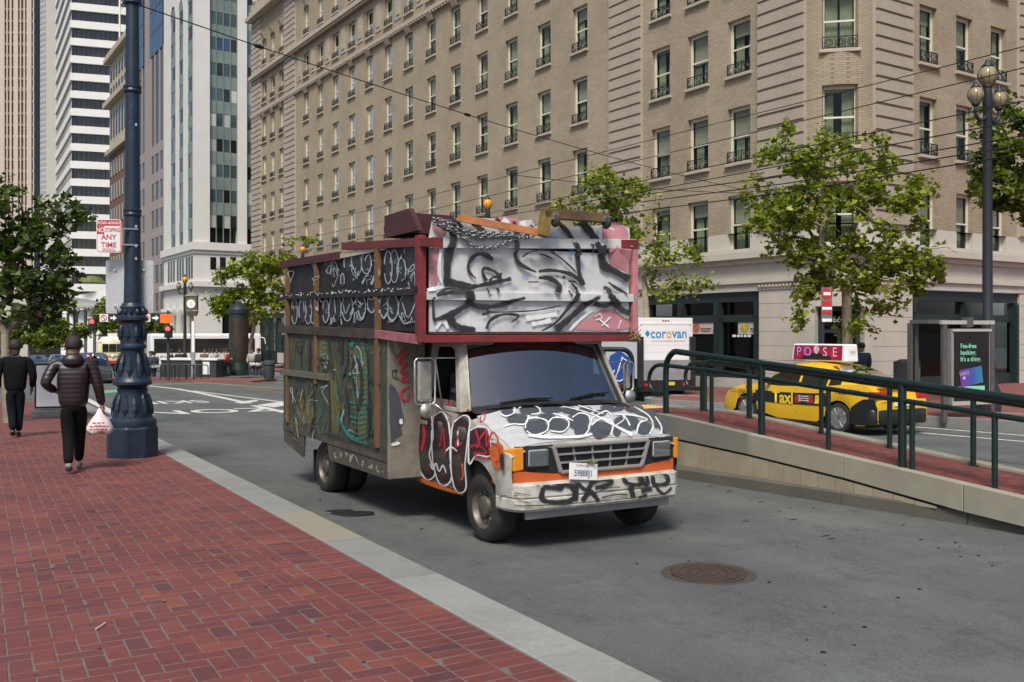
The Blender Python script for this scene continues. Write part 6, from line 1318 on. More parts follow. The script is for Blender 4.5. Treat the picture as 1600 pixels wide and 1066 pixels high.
def walker(label, loc, rz, jacket, trousers, shoes, skin, hair, h=1.78, step=.24, arm=None, hood=False, bald=False):
    k = h/1.78; o = thing('person', label, 'person', loc, rz)     # faces +y
    o.scale = (k, k, k)
    hd = [(0, .02, 1.48, .058), (0, .02, 1.55, .06), (0, .03, 1.62, .085, .095), (0, .035, 1.70, .085, .1), (0, .03, 1.76, .05)]
    arms = arm or {1: [(.21, 0, 1.42), (.27, -.03, 1.16), (.30, .02, .90)], -1: [(-.21, 0, 1.42), (-.3, -.1, 1.2), (-.22, .1, 1.05)]}
    body = skinned('body', [hd], skin, o)
    for sx in (-1, 1):                                   # hands: palm, four fingers and a thumb
        w = Vector(arms[sx][2]); d = (w-Vector(arms[sx][1])).normalized(); u = d.cross(Vector((0, 1, 0))).normalized() if abs(d.y) < .9 else Vector((1, 0, 0)); v = d.cross(u)
        pm = w+d*.07; ch = [[(*(w-d*.02), .024), (*w, .026), (*pm, .03)]]
        for i, ln in zip((-1.5, -.5, .5, 1.5), (.055, .07, .075, .065)):
            a = pm+v*.016*i+d*.02; b = a+d*ln*.55+u*.004*sx; c = b+d*ln*.3-u*.02*sx; ch.append([(*pm, .03), (*a, .011), (*b, .010), (*c, .008)])
        a = w+d*.03+v*.03; ch.append([(*w, .026), (*a, .013), (*(a+d*.03+v*.012), .011), (*(a+d*.055+v*.008), .009)]); skinned('hand', ch, skin, o, 1)
    skinned('jacket', [[(0, 0, .80, .165, .13), (0, 0, 1.0, .165, .125), (0, -.005, 1.2, .19, .135), (0, 0, 1.36, .19, .13), (0, .01, 1.46, .10, .08)]] + [[(0, 0, 1.36, .19, .13), (sx*.16, 0, 1.42, .08), (*arms[sx][0], .075), (*arms[sx][1], .062), (*arms[sx][2], .045)] for sx in (-1, 1)], jacket, o)
    L = {1: [(.08, .0, .86), (.07, step*.6+.03, .50), (.05, step, .09)], -1: [(-.08, 0, .86), (-.06, -step*.2, .48), (-.035, -step-.12, .14)]}
    skinned('trousers', [[(0, 0, .94, .15, .12), (0, 0, .88, .15, .12)]] + [[(0, 0, .88, .15, .12), (*L[sx][0], .095), (*L[sx][1], .066), (*L[sx][2], .052)] for sx in (-1, 1)], trousers, o)
    for sx in (-1, 1):
        x, y, z = L[sx][2]
        pts = [(x, y-.05, z-.03, .036, .04), (x, y+.05, z-.045, .042, .035), (x, y+.15, z-.055, .042, .028)] if sx == 1 else [(x, y-.02, z+.0, .038), (x, y+.05, z-.06, .042, .032), (x, y+.12, z-.105, .04, .026)]
        skinned('shoe', [pts], shoes, o, 2)
    m = MB(); m.lathe([(0, .118), (.05, .108), (.09, .07), (.107, .01), (.102, -.04), (.09, -.07)], 16, (0, .018, 1.685)); hr = m.build('hair', hair, o, smooth=True)
    for v in hr.data.vertices: v.co += Vector((rhair.uniform(-.008, .008), rhair.uniform(-.008, .008), rhair.uniform(-.012, .008)))
    for sx in (-1, 1): m = MB(); m.lathe([(0, -.014), (.026, -.008), (.034, 0), (.026, .008), (0, .014)], 8, (sx*.112, .035, 1.655), 'x'); m.build('ear', skin, o, smooth=True)
    m = MB(); m.lathe([(0, -.014), (.012, -.006), (.008, .02), (0, .03)], 8, (0, .135, 1.655)); m.build('nose', skin, o, smooth=True)
    for sx in (-1, 1): m = MB(); m.lathe([(0, -.008), (.009, -.004), (.009, .004), (0, .008)], 8, (sx*.035, .118, 1.685), 'y'); m.build('eye', MC['dark'], o)
    m = MB(); m.box(-.025, .025, .118, .126, 1.595, 1.603); m.build('mouth', M('lip', (.2, .08, .07), .5), o)
    if hood: skinned('hood', [[(-.09, -.02, 1.45, .07), (-.06, -.10, 1.47, .08), (.06, -.10, 1.47, .08), (.09, -.02, 1.45, .07)]], jacket, o)
    return o
def foot(px, py): p = on_road(px, py, walk_z); return p
p = foot(112, 737); man = walker('man in a dark padded jacket walking away with a white plastic bag', (p.x, p.y+.05, p.z), AZ-8, MC['puffer'], MC['trouser_black'], MC['shoe_tan'], MC['skin'], MC['hair_dark'], 1.79, hood=True, arm={1: [(.23, 0, 1.40), (.30, -.02, 1.13), (.345, .04, .86)], -1: [(-.23, 0, 1.40), (-.34, -.12, 1.16), (-.22, .08, 1.06)]})
p2 = foot(24, 683); walker('man in a dark suit walking away at the left edge', (p2.x, p2.y, p2.z), AZ-4, MC['suit_black'], MC['suit_navy'], MC['shoe_black'], MC['skin_brown'], MC['hair_dark'], 1.80, step=.05, arm={1: [(.22, 0, 1.40), (.30, -.03, 1.12), (.27, .08, .9)], -1: [(-.22, 0, 1.40), (-.29, -.03, 1.12), (-.28, .05, .88)]})
hand = man.location + Matrix.Rotation(man.rotation_euler.z, 3, 'Z') @ Vector((.35, .05, .80))
bag = thing('plastic_bag', 'white plastic carrier bag with red print hanging from the man\'s hand', 'bag', hand, AZ-8)
m = MB(); rg = []
for z, rx, ry in ((.02, .02, .015), (-.05, .05, .03), (-.14, .12, .06), (-.24, .165, .085), (-.29, .17, .085), (-.315, .13, .06)):
    rg.append([(-.03+rx*math.cos(6.283*i/14)*(1+.12*math.sin(i*2.7)), ry*math.sin(6.283*i/14)*(1+.15*math.cos(i*3.1)), z+(.03 if z < -.2 else 0)*math.sin(i*1.9)) for i in range(14)])
m.loft(rg); m.build('bag_body', M('bag_white', (.68, .62, .64), .4, .1, 9), bag, smooth=True)
fine_print(basis((-.03, -.1, -.17), (1, 0, 0), (0, .3, 1)), .17, .02, 1, MC['sign_red'], bag); fine_print(basis((-.03, -.108, -.235), (1, 0, 0), (0, 0, 1)), .24, .018, 2, MC['sign_red'], bag)
# pavement sign board
p = on_road(76, 652, walk_z); ab = thing('sign_board', 'blank white pavement sign board in a black frame on a grey base', 'sign', p, AZ-14)
k = p.y/F
m = MB(); m.box(-21*k, 21*k, -.3, .3, 0, 12*k); m.build('base', M('base_grey', (.10, .11, .115), .6), ab, bevel=.03)
m = MB(); m.box(-20*k, 20*k, -.03, .03, 14*k, 84*k); fr = m.build('frame', MC['black_paint'], ab, bevel=.01); m = MB(); m.box(-17*k, 17*k, -.037, -.031, 17*k, 81*k); m.build('panel', M('board_white', (.76, .76, .78), .5, .04), fr)
# ---------------------------------------------------------------- trees
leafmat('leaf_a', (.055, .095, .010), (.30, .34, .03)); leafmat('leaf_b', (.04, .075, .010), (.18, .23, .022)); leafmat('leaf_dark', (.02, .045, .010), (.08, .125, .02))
M('bark', (.22, .18, .13), .9, .4, 5, bump=.6, bscale=12, dirt=.4, dcol=(.3, .26, .2), dscale=2)
def tree(name, label, base, px_base, Y, blobs, leaf, n_att, leaves, lsize, seed, r0=.14, fork=None, group='street trees', depth=1.0, droop=0):
    # blobs: (px, py, rx, ry) crown masses as seen, given depth by their own width; limbs grow to points inside them
    rn = random.Random(seed); root = thing(name, label, 'tree', base, 0, group); k = Y/F
    def loc(px, py, dy): p = at(px, py, Y); return Vector((p.x-base[0], dy, p.z-base[2]))
    fk = loc(*fork, 0) if fork else loc(px_base, blobs[0][1]+blobs[0][3], 0)
    nodes = [Vector((0, 0, -.1)), fk*.5 + Vector((rn.uniform(-.05, .05), rn.uniform(-.05, .05), 0)), fk]; par = [-1, 0, 1]
    tot = sum(b[2]*b[3] for b in blobs); att = []
    for bx, by, rx, ry in blobs:
        for _ in range(max(2, int(n_att*rx*ry/tot))):
            while True:
                a, b, c = rn.uniform(-1, 1), rn.uniform(-1, 1), rn.uniform(-1, 1)
                if .2 < a*a+b*b+c*c < 1: break
            att.append(loc(bx+a*rx, by+b*ry, c*(rx+ry)*.5*k*depth))
    att.sort(key=lambda p: (p-fk).length); tips = []
    for p in att:
        best = min(range(2, len(nodes)), key=lambda i: (nodes[i]-p).length + .25*(nodes[i]-fk).length); q = nodes[best]; L = (p-q).length; n = max(1, int(L/.45)); prev = best
        for i in range(1, n+1):
            f_ = i/n; w = q.lerp(p, f_) + Vector((rn.gauss(0, .06), rn.gauss(0, .06), rn.gauss(0, .05)+.12*math.sin(math.pi*f_)))*(1 if i < n else .3); nodes.append(w); par.append(prev); prev = len(nodes)-1
        tips.append(prev)
    cnt = [0]*len(nodes)
    for t_ in tips:
        i = t_
        while i >= 0: cnt[i] += 1; i = par[i]
    rad = [min(r0, .010*max(1, c)**.55) for c in cnt]; rad[0] = r0*1.15; rad[1] = r0; rad[2] = r0*.85
    m = MB(); kids = {}
    for i, q in enumerate(par): kids.setdefault(q, []).append(i)
    done = set()
    def walk(i, path):
        while True:
            path.append(i); ch = sorted(kids.get(i, []), key=lambda c: -cnt[c])
            if not ch: break
            for c in ch[1:]: walk(c, [i])
            i = ch[0]
        if len(path) > 1: m.tube([nodes[j] for j in path], [max(.006, min(rad[j], rad[path[min(1, len(path)-1)]] if x == 0 and j > 2 else rad[j])) for x, j in enumerate(path)], 7 if rad[path[0]] > .05 else 5, cap=False)
    import sys; sys.setrecursionlimit(5000); walk(0, [])
    m.build('trunk', MC['bark'], root, smooth=True)
    m = MB(); per = max(1, leaves//len(att)); shp = [(0, -.5), (.42, -.25), (.5, .15), (.2, .2), (0, .62), (-.2, .2), (-.5, .15), (-.42, -.25)]
    for t_ in tips:
        c = nodes[t_]; q = nodes[par[t_]]
        for _ in range(int(per*rn.uniform(.3, 1.7))):
            o = c.lerp(q, rn.uniform(-.2, .6)) + Vector((rn.gauss(0, .15), rn.gauss(0, .15), rn.gauss(-.04-droop*abs(rn.gauss(0, 1)), .12)))*(k*F/30)**.7
            s_ = lsize*rn.choice((rn.uniform(.4, .8), rn.uniform(.7, 1.1), rn.uniform(1.0, 1.5))); e = Matrix.Rotation(rn.uniform(0, 6.28), 3, 'Z') @ Matrix.Rotation(rn.gauss(.5, .55), 3, 'X') @ Matrix.Rotation(rn.gauss(0, .4), 3, 'Y')
            b = len(m.v); m.v += [tuple(o + e @ Vector((x*s_, y*s_, -.18*s_*x*x*4))) for x, y in shp]; m.f.append((b, b+1, b+2, b+3, b+4, b+5, b+6, b+7)); m.m.append(0)
    cr = m.build('crown', leaf, root); return root
def tbase(px, py, fn): p = on_road(px, py, fn); return p
Yt = 30.; b = at(1326, 640, Yt); s, t = st(b.x, b.y); b.z = far_z(s, t)
tree('plane_tree', 'leafy plane tree in front of the hotel corner, largest in the picture', b, 1326, Yt, [(1330, 250, 70, 60), (1260, 230, 70, 50), (1225, 300, 65, 60), (1400, 300, 65, 50), (1310, 330, 110, 60), (1200, 345, 45, 40), (1420, 380, 60, 45), (1330, 405, 90, 45), (1400, 455, 60, 45), (1290, 450, 45, 40), (1250, 390, 50, 35), (1445, 430, 25, 50), (1340, 500, 40, 22), (1250, 480, 12, 20)], MC['leaf_a'], 270, 9000, .17, 11, .17, (1322, 440), droop=.06)
Yt = 37.5; b = at(1018, 640, Yt); s, t = st(b.x, b.y); b.z = far_z(s, t)
tree('plane_tree', 'sparse plane tree behind the graffiti truck and white delivery truck', b, 1018, Yt, [(950, 290, 45, 40), (905, 320, 40, 20), (985, 320, 50, 45), (1000, 385, 40, 40), (950, 350, 50, 25), (1060, 400, 40, 28), (1080, 440, 30, 22), (1040, 440, 35, 25), (940, 265, 18, 16)], MC['leaf_a'], 120, 3200, .17, 5, .13, (1005, 420))
Yt = 26.; b = at(1640, 640, Yt); s, t = st(b.x, b.y); b.z = far_z(s, t)
tree('plane_tree', 'plane tree reaching in from the right edge beside the triple lamp', b, 1640, Yt, [(1580, 230, 45, 60), (1560, 290, 45, 45), (1600, 310, 40, 50), (1575, 165, 35, 25), (1540, 190, 22, 20), (1640, 250, 70, 110), (1545, 250, 22, 30)], MC['leaf_b'], 130, 4600, .17, 21, .16, (1630, 400))
Yt = 70.; b = at(385, 575, Yt)
tree('plane_tree', 'green plane tree by the dark kiosk left of the graffiti truck', b, 400, Yt, [(400, 420, 40, 30), (370, 450, 50, 40), (425, 430, 25, 40), (350, 470, 25, 30), (395, 480, 45, 30), (435, 470, 15, 30), (470, 372, 22, 12), (440, 400, 20, 14)], MC['leaf_a'], 120, 3600, .30, 8, .16, (395, 520))
Yt = 24.; b = on_road(14, 660, walk_z); Yt = b.y
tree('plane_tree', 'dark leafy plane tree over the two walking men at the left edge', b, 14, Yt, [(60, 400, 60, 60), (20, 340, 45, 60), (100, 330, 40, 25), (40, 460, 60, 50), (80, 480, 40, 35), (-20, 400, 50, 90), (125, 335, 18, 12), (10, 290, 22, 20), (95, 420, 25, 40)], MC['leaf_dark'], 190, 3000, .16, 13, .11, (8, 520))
for i, (px, Yt, bl, lab) in enumerate(((212, 110, [(185, 480, 45, 28), (215, 500, 40, 25), (170, 500, 30, 20), (240, 515, 25, 14), (200, 520, 60, 12)], 'dense green tree behind the blue lamp base and traffic signals'), (105, 120, [(100, 525, 20, 14), (80, 510, 18, 18), (120, 515, 22, 14), (65, 530, 20, 12)], 'small green tree beyond the walking man\'s head'), (45, 130, [(45, 500, 30, 22), (20, 515, 25, 20), (70, 490, 20, 14)], 'small hazy tree far down the street at the left'))):
    b = at(px, 575, Yt); tree('street_tree', lab, b, px, Yt, bl, MC['leaf_b'], 80, 3000, .42, 30+i, .14, (px, 540))
# ---------------------------------------------------------------- triple-globe lamps, no-entry sign, bin
M('globe', (.28, .23, .14), .25, .15, 8); M('globe_orange', (.75, .32, .03), .3, .1, 8); M('lamp_dark', (.02, .023, .03), .45, .2, 8, bump=.2)
def globe(par, c, r, mat):
    m = MB(); m.lathe([(r*.45, -r*1.05), (r*.6, -r*.95), (r*.95, -r*.3), (r, .1*r), (r*.8, r*.7), (r*.55, r*.95)], 16, c); g = m.build('globe', mat, par, smooth=True)
    m = MB(); m.lathe([(r*.62, r*.93), (r*.66, r*1.02), (r*.4, r*1.35), (r*.2, r*1.5), (r*.26, r*1.62), (r*.1, r*1.8), (0, r*1.95)], 14, c); m.lathe([(r*.3, -r*1.5), (r*.5, -r*1.25), (r*.55, -r*1.02), (r*.4, -r*1.0)], 12, c); m.build('globe_cap', MC['lamp_dark'], g, smooth=True)
    for i in range(8):
        a = 6.283*i/8; m = MB(); m.tube([(c[0]+q*r*1.02*math.cos(a), c[1]+q*r*1.02*math.sin(a), c[2]+z*r) for q, z in ((.6, -.95), (.96, -.3), (1, .1), (.8, .7), (.57, .95))], r*.03, 4); m.build('globe_rib', MC['lamp_dark'], g)
def triple_lamp(label, px, py_top, py_base, Y, rg_, mat, fn, arms=True, w=None):
    p = at(px, py_base, Y); s, t = st(p.x, p.y); p.z = fn(s, t); o = thing('street_lamp', label, 'street lamp', p, AZ, 'globe street lamps'); k = Y/F
    H = at(px, py_top, Y).z-p.z; r = rg_*k
    m = MB(); m.lathe([(.32, 0), (.32, .5), (.24, .7), (.17, 1.1), (.2, 1.2), (.13, 1.4), (.11, H-3.2*r), (.13, H-3*r), (.1, H-1.3*r)], 14); m.build('pole', MC['lamp_dark'], o, smooth=True, sharp=40)
    globe(o, (0, 0, H), r, mat)
    if arms:
        for sx in (-1, 1):
            m = MB(); m.tube(smooth_path([(0, 0, H-4.2*r), (sx*1.2*r, 0, H-4.9*r), (sx*1.9*r, 0, H-4.4*r), (sx*2.0*r, 0, H-3.6*r)], 5), r*.2, 8); m.build('arm', MC['lamp_dark'], o, smooth=True); globe(o, (sx*2.0*r, 0, H-2.3*r), r*.82, M('globe', (1, 1, 1)) if mat.name != 'globe' else mat)
    return o
triple_lamp('tall dark lamp post with three globes at the right edge by the hotel', 1543, 119, 640, 24.5, 14.5, MC['globe'], far_z)
triple_lamp('lamp post with orange globe showing above the graffiti truck', 762, 319, 600, 42, 7.5, MC['globe_orange'], far_z, False)
triple_lamp('lamp post with orange globe in front of the hotel, left of the truck', 473, 390, 585, 62, 4.6, MC['globe_orange'], far_z, False)
triple_lamp('far lamp post with orange top globe beside the street clock', 289, 437, 578, 72, 4.6, MC['globe_orange'], far_z)
triple_lamp('distant lamp post with orange globes above the walking man\'s head', 116, 478, 575, 110, 3.2, MC['globe_orange'], road_z)
triple_lamp('most distant lamp post with an orange globe at far left', 48, 492, 575, 130, 2.8, MC['globe_orange'], road_z, False)
p = at(1292, 640, 27.5); s, t = st(p.x, p.y); p.z = far_z(s, t); ne = thing('no_entry_sign', 'round red no entry sign over small notices on a dark pole beside the tree', 'sign', p, AZ-20); k = 27.5/F
zz = lambda py: at(1292, py, 27.5).z-p.z
m = MB(); m.tube([(-.1, .05, 0), (-.1, .05, zz(445))], .045, 10); m.build('pole', MC['lamp_dark'], ne)
m = MB(); m.box(-9*k, 9*k, 0, .01, zz(503), zz(449)); m.build('back_board', M('board_grey', (.14, .16, .18), .5), ne)
m = MB(); m.lathe([(8.5*k, 0), (8.5*k, -.012), (0, -.012)], 24, (0, 0, zz(459)), 'y'); ds = m.build('disc', M('entry_red', (.5, .025, .03), .4), ne); m = MB(); m.box(-6*k, 6*k, -.018, -.012, zz(461.5), zz(456.5)); m.build('white_bar', MC['white_paint'], ds)
for i, (y0, y1, c_) in enumerate(((478, 470, 'red'), (484, 480, 'white'), (491, 486, 'red'), (503, 498, 'white'))): m = MB(); m.box(-8*k, 8*k, -.008, -.001, zz(y0), zz(y1)); m.build('notice', MC['entry_red'] if c_ == 'red' else MC['white_paint'], ne)
p = at(1417, 607, 31); s, t = st(p.x, p.y); p.z = far_z(s, t); bn = thing('litter_bin', 'dark litter bin with a green panel beside the hotel corner', 'bin', p, AZ); m = MB(); m.box(-.3, .3, -.3, .3, 0, 1.1); m.build('bin_body', M('bin_dark', (.03, .04, .045), .6), bn, bevel=.03); m = MB(); m.box(-.24, .24, -.312, -.302, .45, .98); m.build('bin_panel', M('bin_green', (.06, .16, .12), .5, .5, 6), bn); m = MB(); m.lathe([(.42, 1.1), (.42, 1.16), (.2, 1.25)], 4, a0=.785); m.build('bin_lid', MC['bin_dark'], bn)
# ---------------------------------------------------------------- overhead wires
def wire(label, P, r=.012, sag=.0, name='overhead_wire'):
    pts = []
    for a, b in zip(P, P[1:]):
        for i in range(12): f_ = i/12; q = a.lerp(b, f_); q.z -= sag*4*f_*(1-f_); pts.append(q)
    pts.append(P[-1]); m = MB(); m.tube(pts, r, 5); o = m.build(name, MC['dark'], None); return tag(o, label, 'wire', 'overhead tram wires')
for (p0, p1, tt, lab) in (((395, 372), (1600, 73), 14.0, 'topmost long tram wire crossing the hotel front'), ((395, 392), (1600, 106), 13.0, 'second long tram wire from the top across the hotel front'), ((420, 402), (1600, 158), 12.2, 'third long tram wire across the hotel front'), ((700, 352), (1600, 187), 11.2, 'fourth long tram wire from the top, passing behind the big tree'), ((1000, 305), (1600, 212), 11.0, 'fifth tram wire from the top at the right side'), ((1000, 316), (1600, 226), 10.8, 'sixth tram wire from the top at the right side'), ((1000, 330), (1600, 240), 10.5, 'lowest tram wire at the right side')):
    a, b = on_t(*p0, tt), on_t(*p1, tt); wire(lab, [a, a.lerp(b, .5)-Vector((0, 0, .05)), b], .009)
a, b = at(205, 4, YL), at(1180, 300, 33.5); wire('span wire from the blue lamp standard sloping across the hotel', [a, b], .010, .25)
wire('thin wire pair just below the sloping span wire', [at(790, 272, 25), at(1172, 302, 33.0)], .010, .1)
for f_, lab in ((.10, 'left dark insulator on the sloping span wire'), (.335, 'right dark insulator on the sloping span wire')):
    a, b = at(205, 4, YL), at(1180, 300, 33.5); q = a.lerp(b, f_); q.z -= .25*4*f_*(1-f_); m = MB(); d = (b-a).normalized()*.11; m.tube([-d, -d*.5, d*.5, d], [.014, .035, .035, .014], 8); o = m.build('wire_insulator', MC['dark']); o.location = q; tag(o, lab, 'insulator')
# ---------------------------------------------------------------- towers down the street
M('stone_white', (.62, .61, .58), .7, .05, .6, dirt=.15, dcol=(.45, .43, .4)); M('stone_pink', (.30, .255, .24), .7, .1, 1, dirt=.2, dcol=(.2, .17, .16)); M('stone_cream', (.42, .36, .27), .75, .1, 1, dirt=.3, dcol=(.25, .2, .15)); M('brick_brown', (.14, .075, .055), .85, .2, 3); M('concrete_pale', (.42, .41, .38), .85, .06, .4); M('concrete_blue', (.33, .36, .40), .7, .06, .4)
M('glass_green', (.055, .085, .085), .08, .3, .5, spec=.9, rnd=.3); M('glass_dark', (.012, .014, .015), .08, .4, .5, spec=.8, rnd=.4); M('glass_blue', (.09, .13, .2), .04, .25, .3, metal=.6, rnd=.2); M('spandrel', (.17, .21, .20), .35, .12, 1, rnd=.1); M('blind_pale', (.42, .45, .42), .4, .1, 1, rnd=.25); M('band_white', (.72, .72, .70), .6, .04, .5)
def building(name, label, px, py, Y, rz=HAZ, base_py=575):
    p = at(px, py, Y); return thing(name, label, 'building', (p.x, p.y, road_z(*st(p.x, p.y))), rz)
def lz(root, py, px, n=None, q=None): p = on_n(px, py, n) if n else on_q(px, py, q); return p.z-root.location.z
# white corner tower with arched bays
NW, QW = 29.2, 113.4
x_, y_ = hxy(QW, NW); wt = thing('white_tower', 'white office tower with tall arched bays and green glass, left of the hotel', 'building', (x_, y_, road_z(*st(x_, y_))), HAZ)
hh = 64.; zb = lz(wt, 378, 304, q=QW)
nq = lambda px: hqn(*on_q(px, 300, QW)[:2])[1]-NW; qn = lambda px: hqn(*on_n(px, 300, NW)[:2])[0]-QW
W0, W1, W2 = nq(328), nq(372), nq(386); W3 = 26
m = MB(); m.box(.9, W3, .9, 15.5, -3, hh); m.build('core', MC['glass_dark'], wt)
for a, b in ((0, W0), (W1, W2), (W2+W1-W0, W2+W1-W0+1.5), (24, W3)): m = MB(); m.box(a, b, 0, .9, zb, hh); m.build('pier', MC['stone_white'], wt)
pf = 39.8/F*112.5; rnd2 = random.Random(5); zt0 = lz(wt, 356, 350, q=QW)
for bay, (a, b) in enumerate(((W0, W1), (W2, W2+W1-W0))):
    for f_ in range(-1, 15):
        z = zt0+f_*pf; cw = (b-a)/4
        if z < zb: continue
        for i in range(4):
            m = MB(); m.box(a+i*cw+.05, a+(i+1)*cw-.05, .42, .6, z, z+pf*.5); m.build('window_pane', MC[rnd2.choice(('glass_green', 'glass_green', 'blind_pale', 'glass_dark', 'glass_blue') if f_ % 2 else ('glass_green', 'glass_dark', 'blind_pale'))], wt)
        m = MB(); m.box(a, b, .38, .6, z+pf*.5, z+pf); m.build('spandrel', MC['spandrel'], wt)
    for i in range(5): m = MB(); m.box(a+i*cw-.05, a+i*cw+.05, .3, .42, zb, hh); m.build('mullion', MC['spandrel'], wt)
edges = [qn(301), qn(292.5), qn(286), qn(279), qn(274), qn(266), qn(256)]
for i, (a, b) in enumerate(zip([0]+edges[1::2], edges[0::2])): m = MB(); m.box(-.0, .9, max(a, .905), b, zb, hh-14); m.build('pier', MC['stone_white'], wt)
m = MB(); m.box(0, .9, .905, edges[-1], hh-14+3, hh); m.build('attic_wall', MC['stone_white'], wt)
for a, b in zip(edges[0::2], edges[1::2]):
    zar = lz(wt, 22, 283, n=NW); c = (a+b)/2; r_ = (b-a)/2
    m = MB(); pts = [(.0, a, hh-11)]+[(.0, a, zar)]+[(.0, c-r_*math.cos(R(i*18)), zar+1.6*r_*math.sin(R(i*18))) for i in range(1, 10)]+[(.0, b, zar), (.0, b, hh-11)]; m.prism(pts, (.9, 0, 0)); m.build('arch_head', MC['stone_white'], wt)
    for f_ in range(16):
        z = zb+f_*pf
        if z > zar+2: break
        for i in range(3): m = MB(); w_ = (b-a)/3; m.box(.1, .6, a+i*w_+.06, a+(i+1)*w_-.06, z, z+pf*.55); m.build('window_pane', MC[rnd2.choice(('glass_green', 'glass_dark', 'spandrel'))], wt)
        m = MB(); m.box(.07, .6, a, b, z+pf*.55, z+pf); m.build('spandrel', MC['spandrel'], wt)
for z0, z1, o_ in ((zb-.9, zb, .35), (zb-5.2, zb-4.6, .5), (zb-1.3, zb-.9, .15)): m = MB(); m.box(-o_, W3, -o_, 15.6, z0, z1); m.build('cornice', MC['stone_white'], wt)
m = MB(); m.box(0, W3, .0, 15.5, zb-4.6, zb-1.3); m.build('mezzanine', MC['stone_white'], wt)
for px in (333, 348, 364): a = nq(px-4.5); b = nq(px+4.5); m = MB(); m.box(a, b, -.05, .2, lz(wt, 421, px, q=QW), lz(wt, 402, px, q=QW)); m.build('mezzanine_window', MC['glass_dark'], wt)
for px in (264, 268, 272, 278, 282, 286, 292, 296, 300): a = qn(px); m = MB(); m.box(-.05, .2, a-.35, a+.35, zb-4.2, zb-1.6); m.build('mezzanine_window', MC['glass_dark'], wt)
m = MB(); m.box(0, W3, 0, 15.5, zb-7.6, zb-5.2); m.build('entablature', MC['stone_white'], wt)
for px in (262, 272, 283, 294): a = qn(px); m = MB(); m.lathe([(.75, -3), (.75, .3), (.6, .6), (.52, zb-8.6), (.75, zb-8.2), (.75, zb-7.6)], 14, (-.1, a, 0)); m.build('column', MC['stone_white'], wt, smooth=True, sharp=40)
for a, b in ((0, 3.2), (8.5, 10.5), (15, W3)): m = MB(); m.box(a, b, 0, 1.2, -3, zb-7.6); m.build('base_pier', MC['stone_white'], wt)
m = MB(); m.box(3.2, 8.5, .5, .7, -3, zb-7.6); m.box(10.5, 15, .5, .7, -3, zb-7.6); m.build('shop_window', MC['glass_dark'], wt); m = MB(); m.box(.8, 1, 1.2, 15, -3, zb-7.6); m.build('shop_window', MC['glass_dark'], wt)
# pink stone and blue glass block next along
x_, y_ = hxy(129.2, NW); pk = thing('pink_block', 'pink stone office block with blue mirrored upper floors', 'building', (x_, y_, road_z(*st(x_, y_))), HAZ)
qk = lambda px: hqn(*on_n(px, 300, NW)[:2])[0]-129.2; zk = lambda py, px=235: lz(pk, py, px, n=NW)
m = MB(); m.box(.12, 25, .02, 17.5, -3, 80); m.build('core', MC['glass_dark'], pk)
wc = [(256, 249.5), (248, 242), (241, 236), (226, 222), (221, 216)]; ye = [0]; 
for a, b in wc: ye += [qk(a), qk(b)]
ye.append(17.4)
for a, b in zip(ye[0::2], ye[1::2]): m = MB(); m.box(0, .12, a, b, -3, zk(92) if not (qk(236) < (a+b)/2 < qk(226)) else 80); m.build('pier', MC['stone_pink'], pk)
for f_ in range(14):
    z = zk(232)-f_*3.72+(0); 
    for (a, b) in [(ye[i], ye[i+1]) for i in range(1, len(ye)-1, 2)]: m = MB(); m.box(.04, .12, a, b, z-1.3, z); m.build('spandrel', MC['stone_pink'], pk) if z > 0 else None
for f_ in range(12):
    for i in range(9):
        a = 17.4*i/9; z = zk(92)+f_*3.0
        if qk(236) < a+.9 < qk(226): continue
        m = MB(); m.box(-.02, .3, a+.04, a+1.89, z+.05, z+2.95); m.build('mirror_pane', MC['glass_blue'], pk)
# brown brick block with cream cornices and a flag
x_, y_ = hxy(146.8, NW); bk = thing('brown_block', 'brown brick building with cream cornices and a flagpole behind the lamp shaft', 'building', (x_, y_, road_z(*st(x_, y_))), HAZ)
zk2 = lambda py, px=180: lz(bk, py, px, n=NW)
m = MB(); m.box(.3, 20, 0, 21, -3, zk2(232)); m.build('brick_wall', MC['brick_brown'], bk); m = MB(); m.box(.3, 20, 0, 21, zk2(232), zk2(85)); m.build('cream_wall', MC['stone_cream'], bk)
for z0, z1, o_ in ((zk2(86), zk2(80), .6), (zk2(80), zk2(72), .3), (zk2(158), zk2(150), .7), (zk2(235), zk2(228), .4)): m = MB(); m.box(-o_, 20, -o_, 21+o_, z0, z1); m.build('cornice', MC['stone_cream'], bk)
for j in range(9):
    y = 1.+j*2.25
    for k_, (t_, h_) in enumerate([(100, 1.8), (128, 1.8), (170, 4)]): z = zk2(t_); m = MB(); m.box(.2, .35, y, y+.9, z-h_, z); m.build('window', MC['glass_dark'], bk)
    for f_ in range(8):
        z = zk2(240)-f_*3.9-.6; m = MB(); m.box(.18, .29, y-.05, y+1.1, z-2.5, z); o = m.build('window', MC['stone_cream'], bk); m = MB(); m.box(.12, .18, y+.2, y+.8, z-2.4, z-.1); m.build('pane', MC['glass_dark'], o)
p = on_n(187, 72, NW); fl = thing('flagpole', 'white flagpole with a striped flag on the brown building roof', 'flagpole', p, HAZ); m = MB(); m.tube([(0, 0, 0), (0, 0, 11)], .14, 8); m.build('pole', MC['white_paint'], fl)
for i in range(7): m = MB(); m.loft([[(.2+.5*math.sin(j*1.1)*.4, -.1-j*.35, 6.6+i*.45-j*.35), (.2+.5*math.sin(j*1.1)*.4+.02, -.1-j*.35, 6.6+i*.45-j*.35), (.2+.5*math.sin(j*1.1)*.4+.02, -.1-j*.35, 7.05+i*.45-j*.35), (.2+.5*math.sin(j*1.1)*.4, -.1-j*.35, 7.05+i*.45-j*.35)] for j in range(5)]); m.build('flag_stripe', MC['entry_red'] if i % 2 else MC['white_paint'], fl)
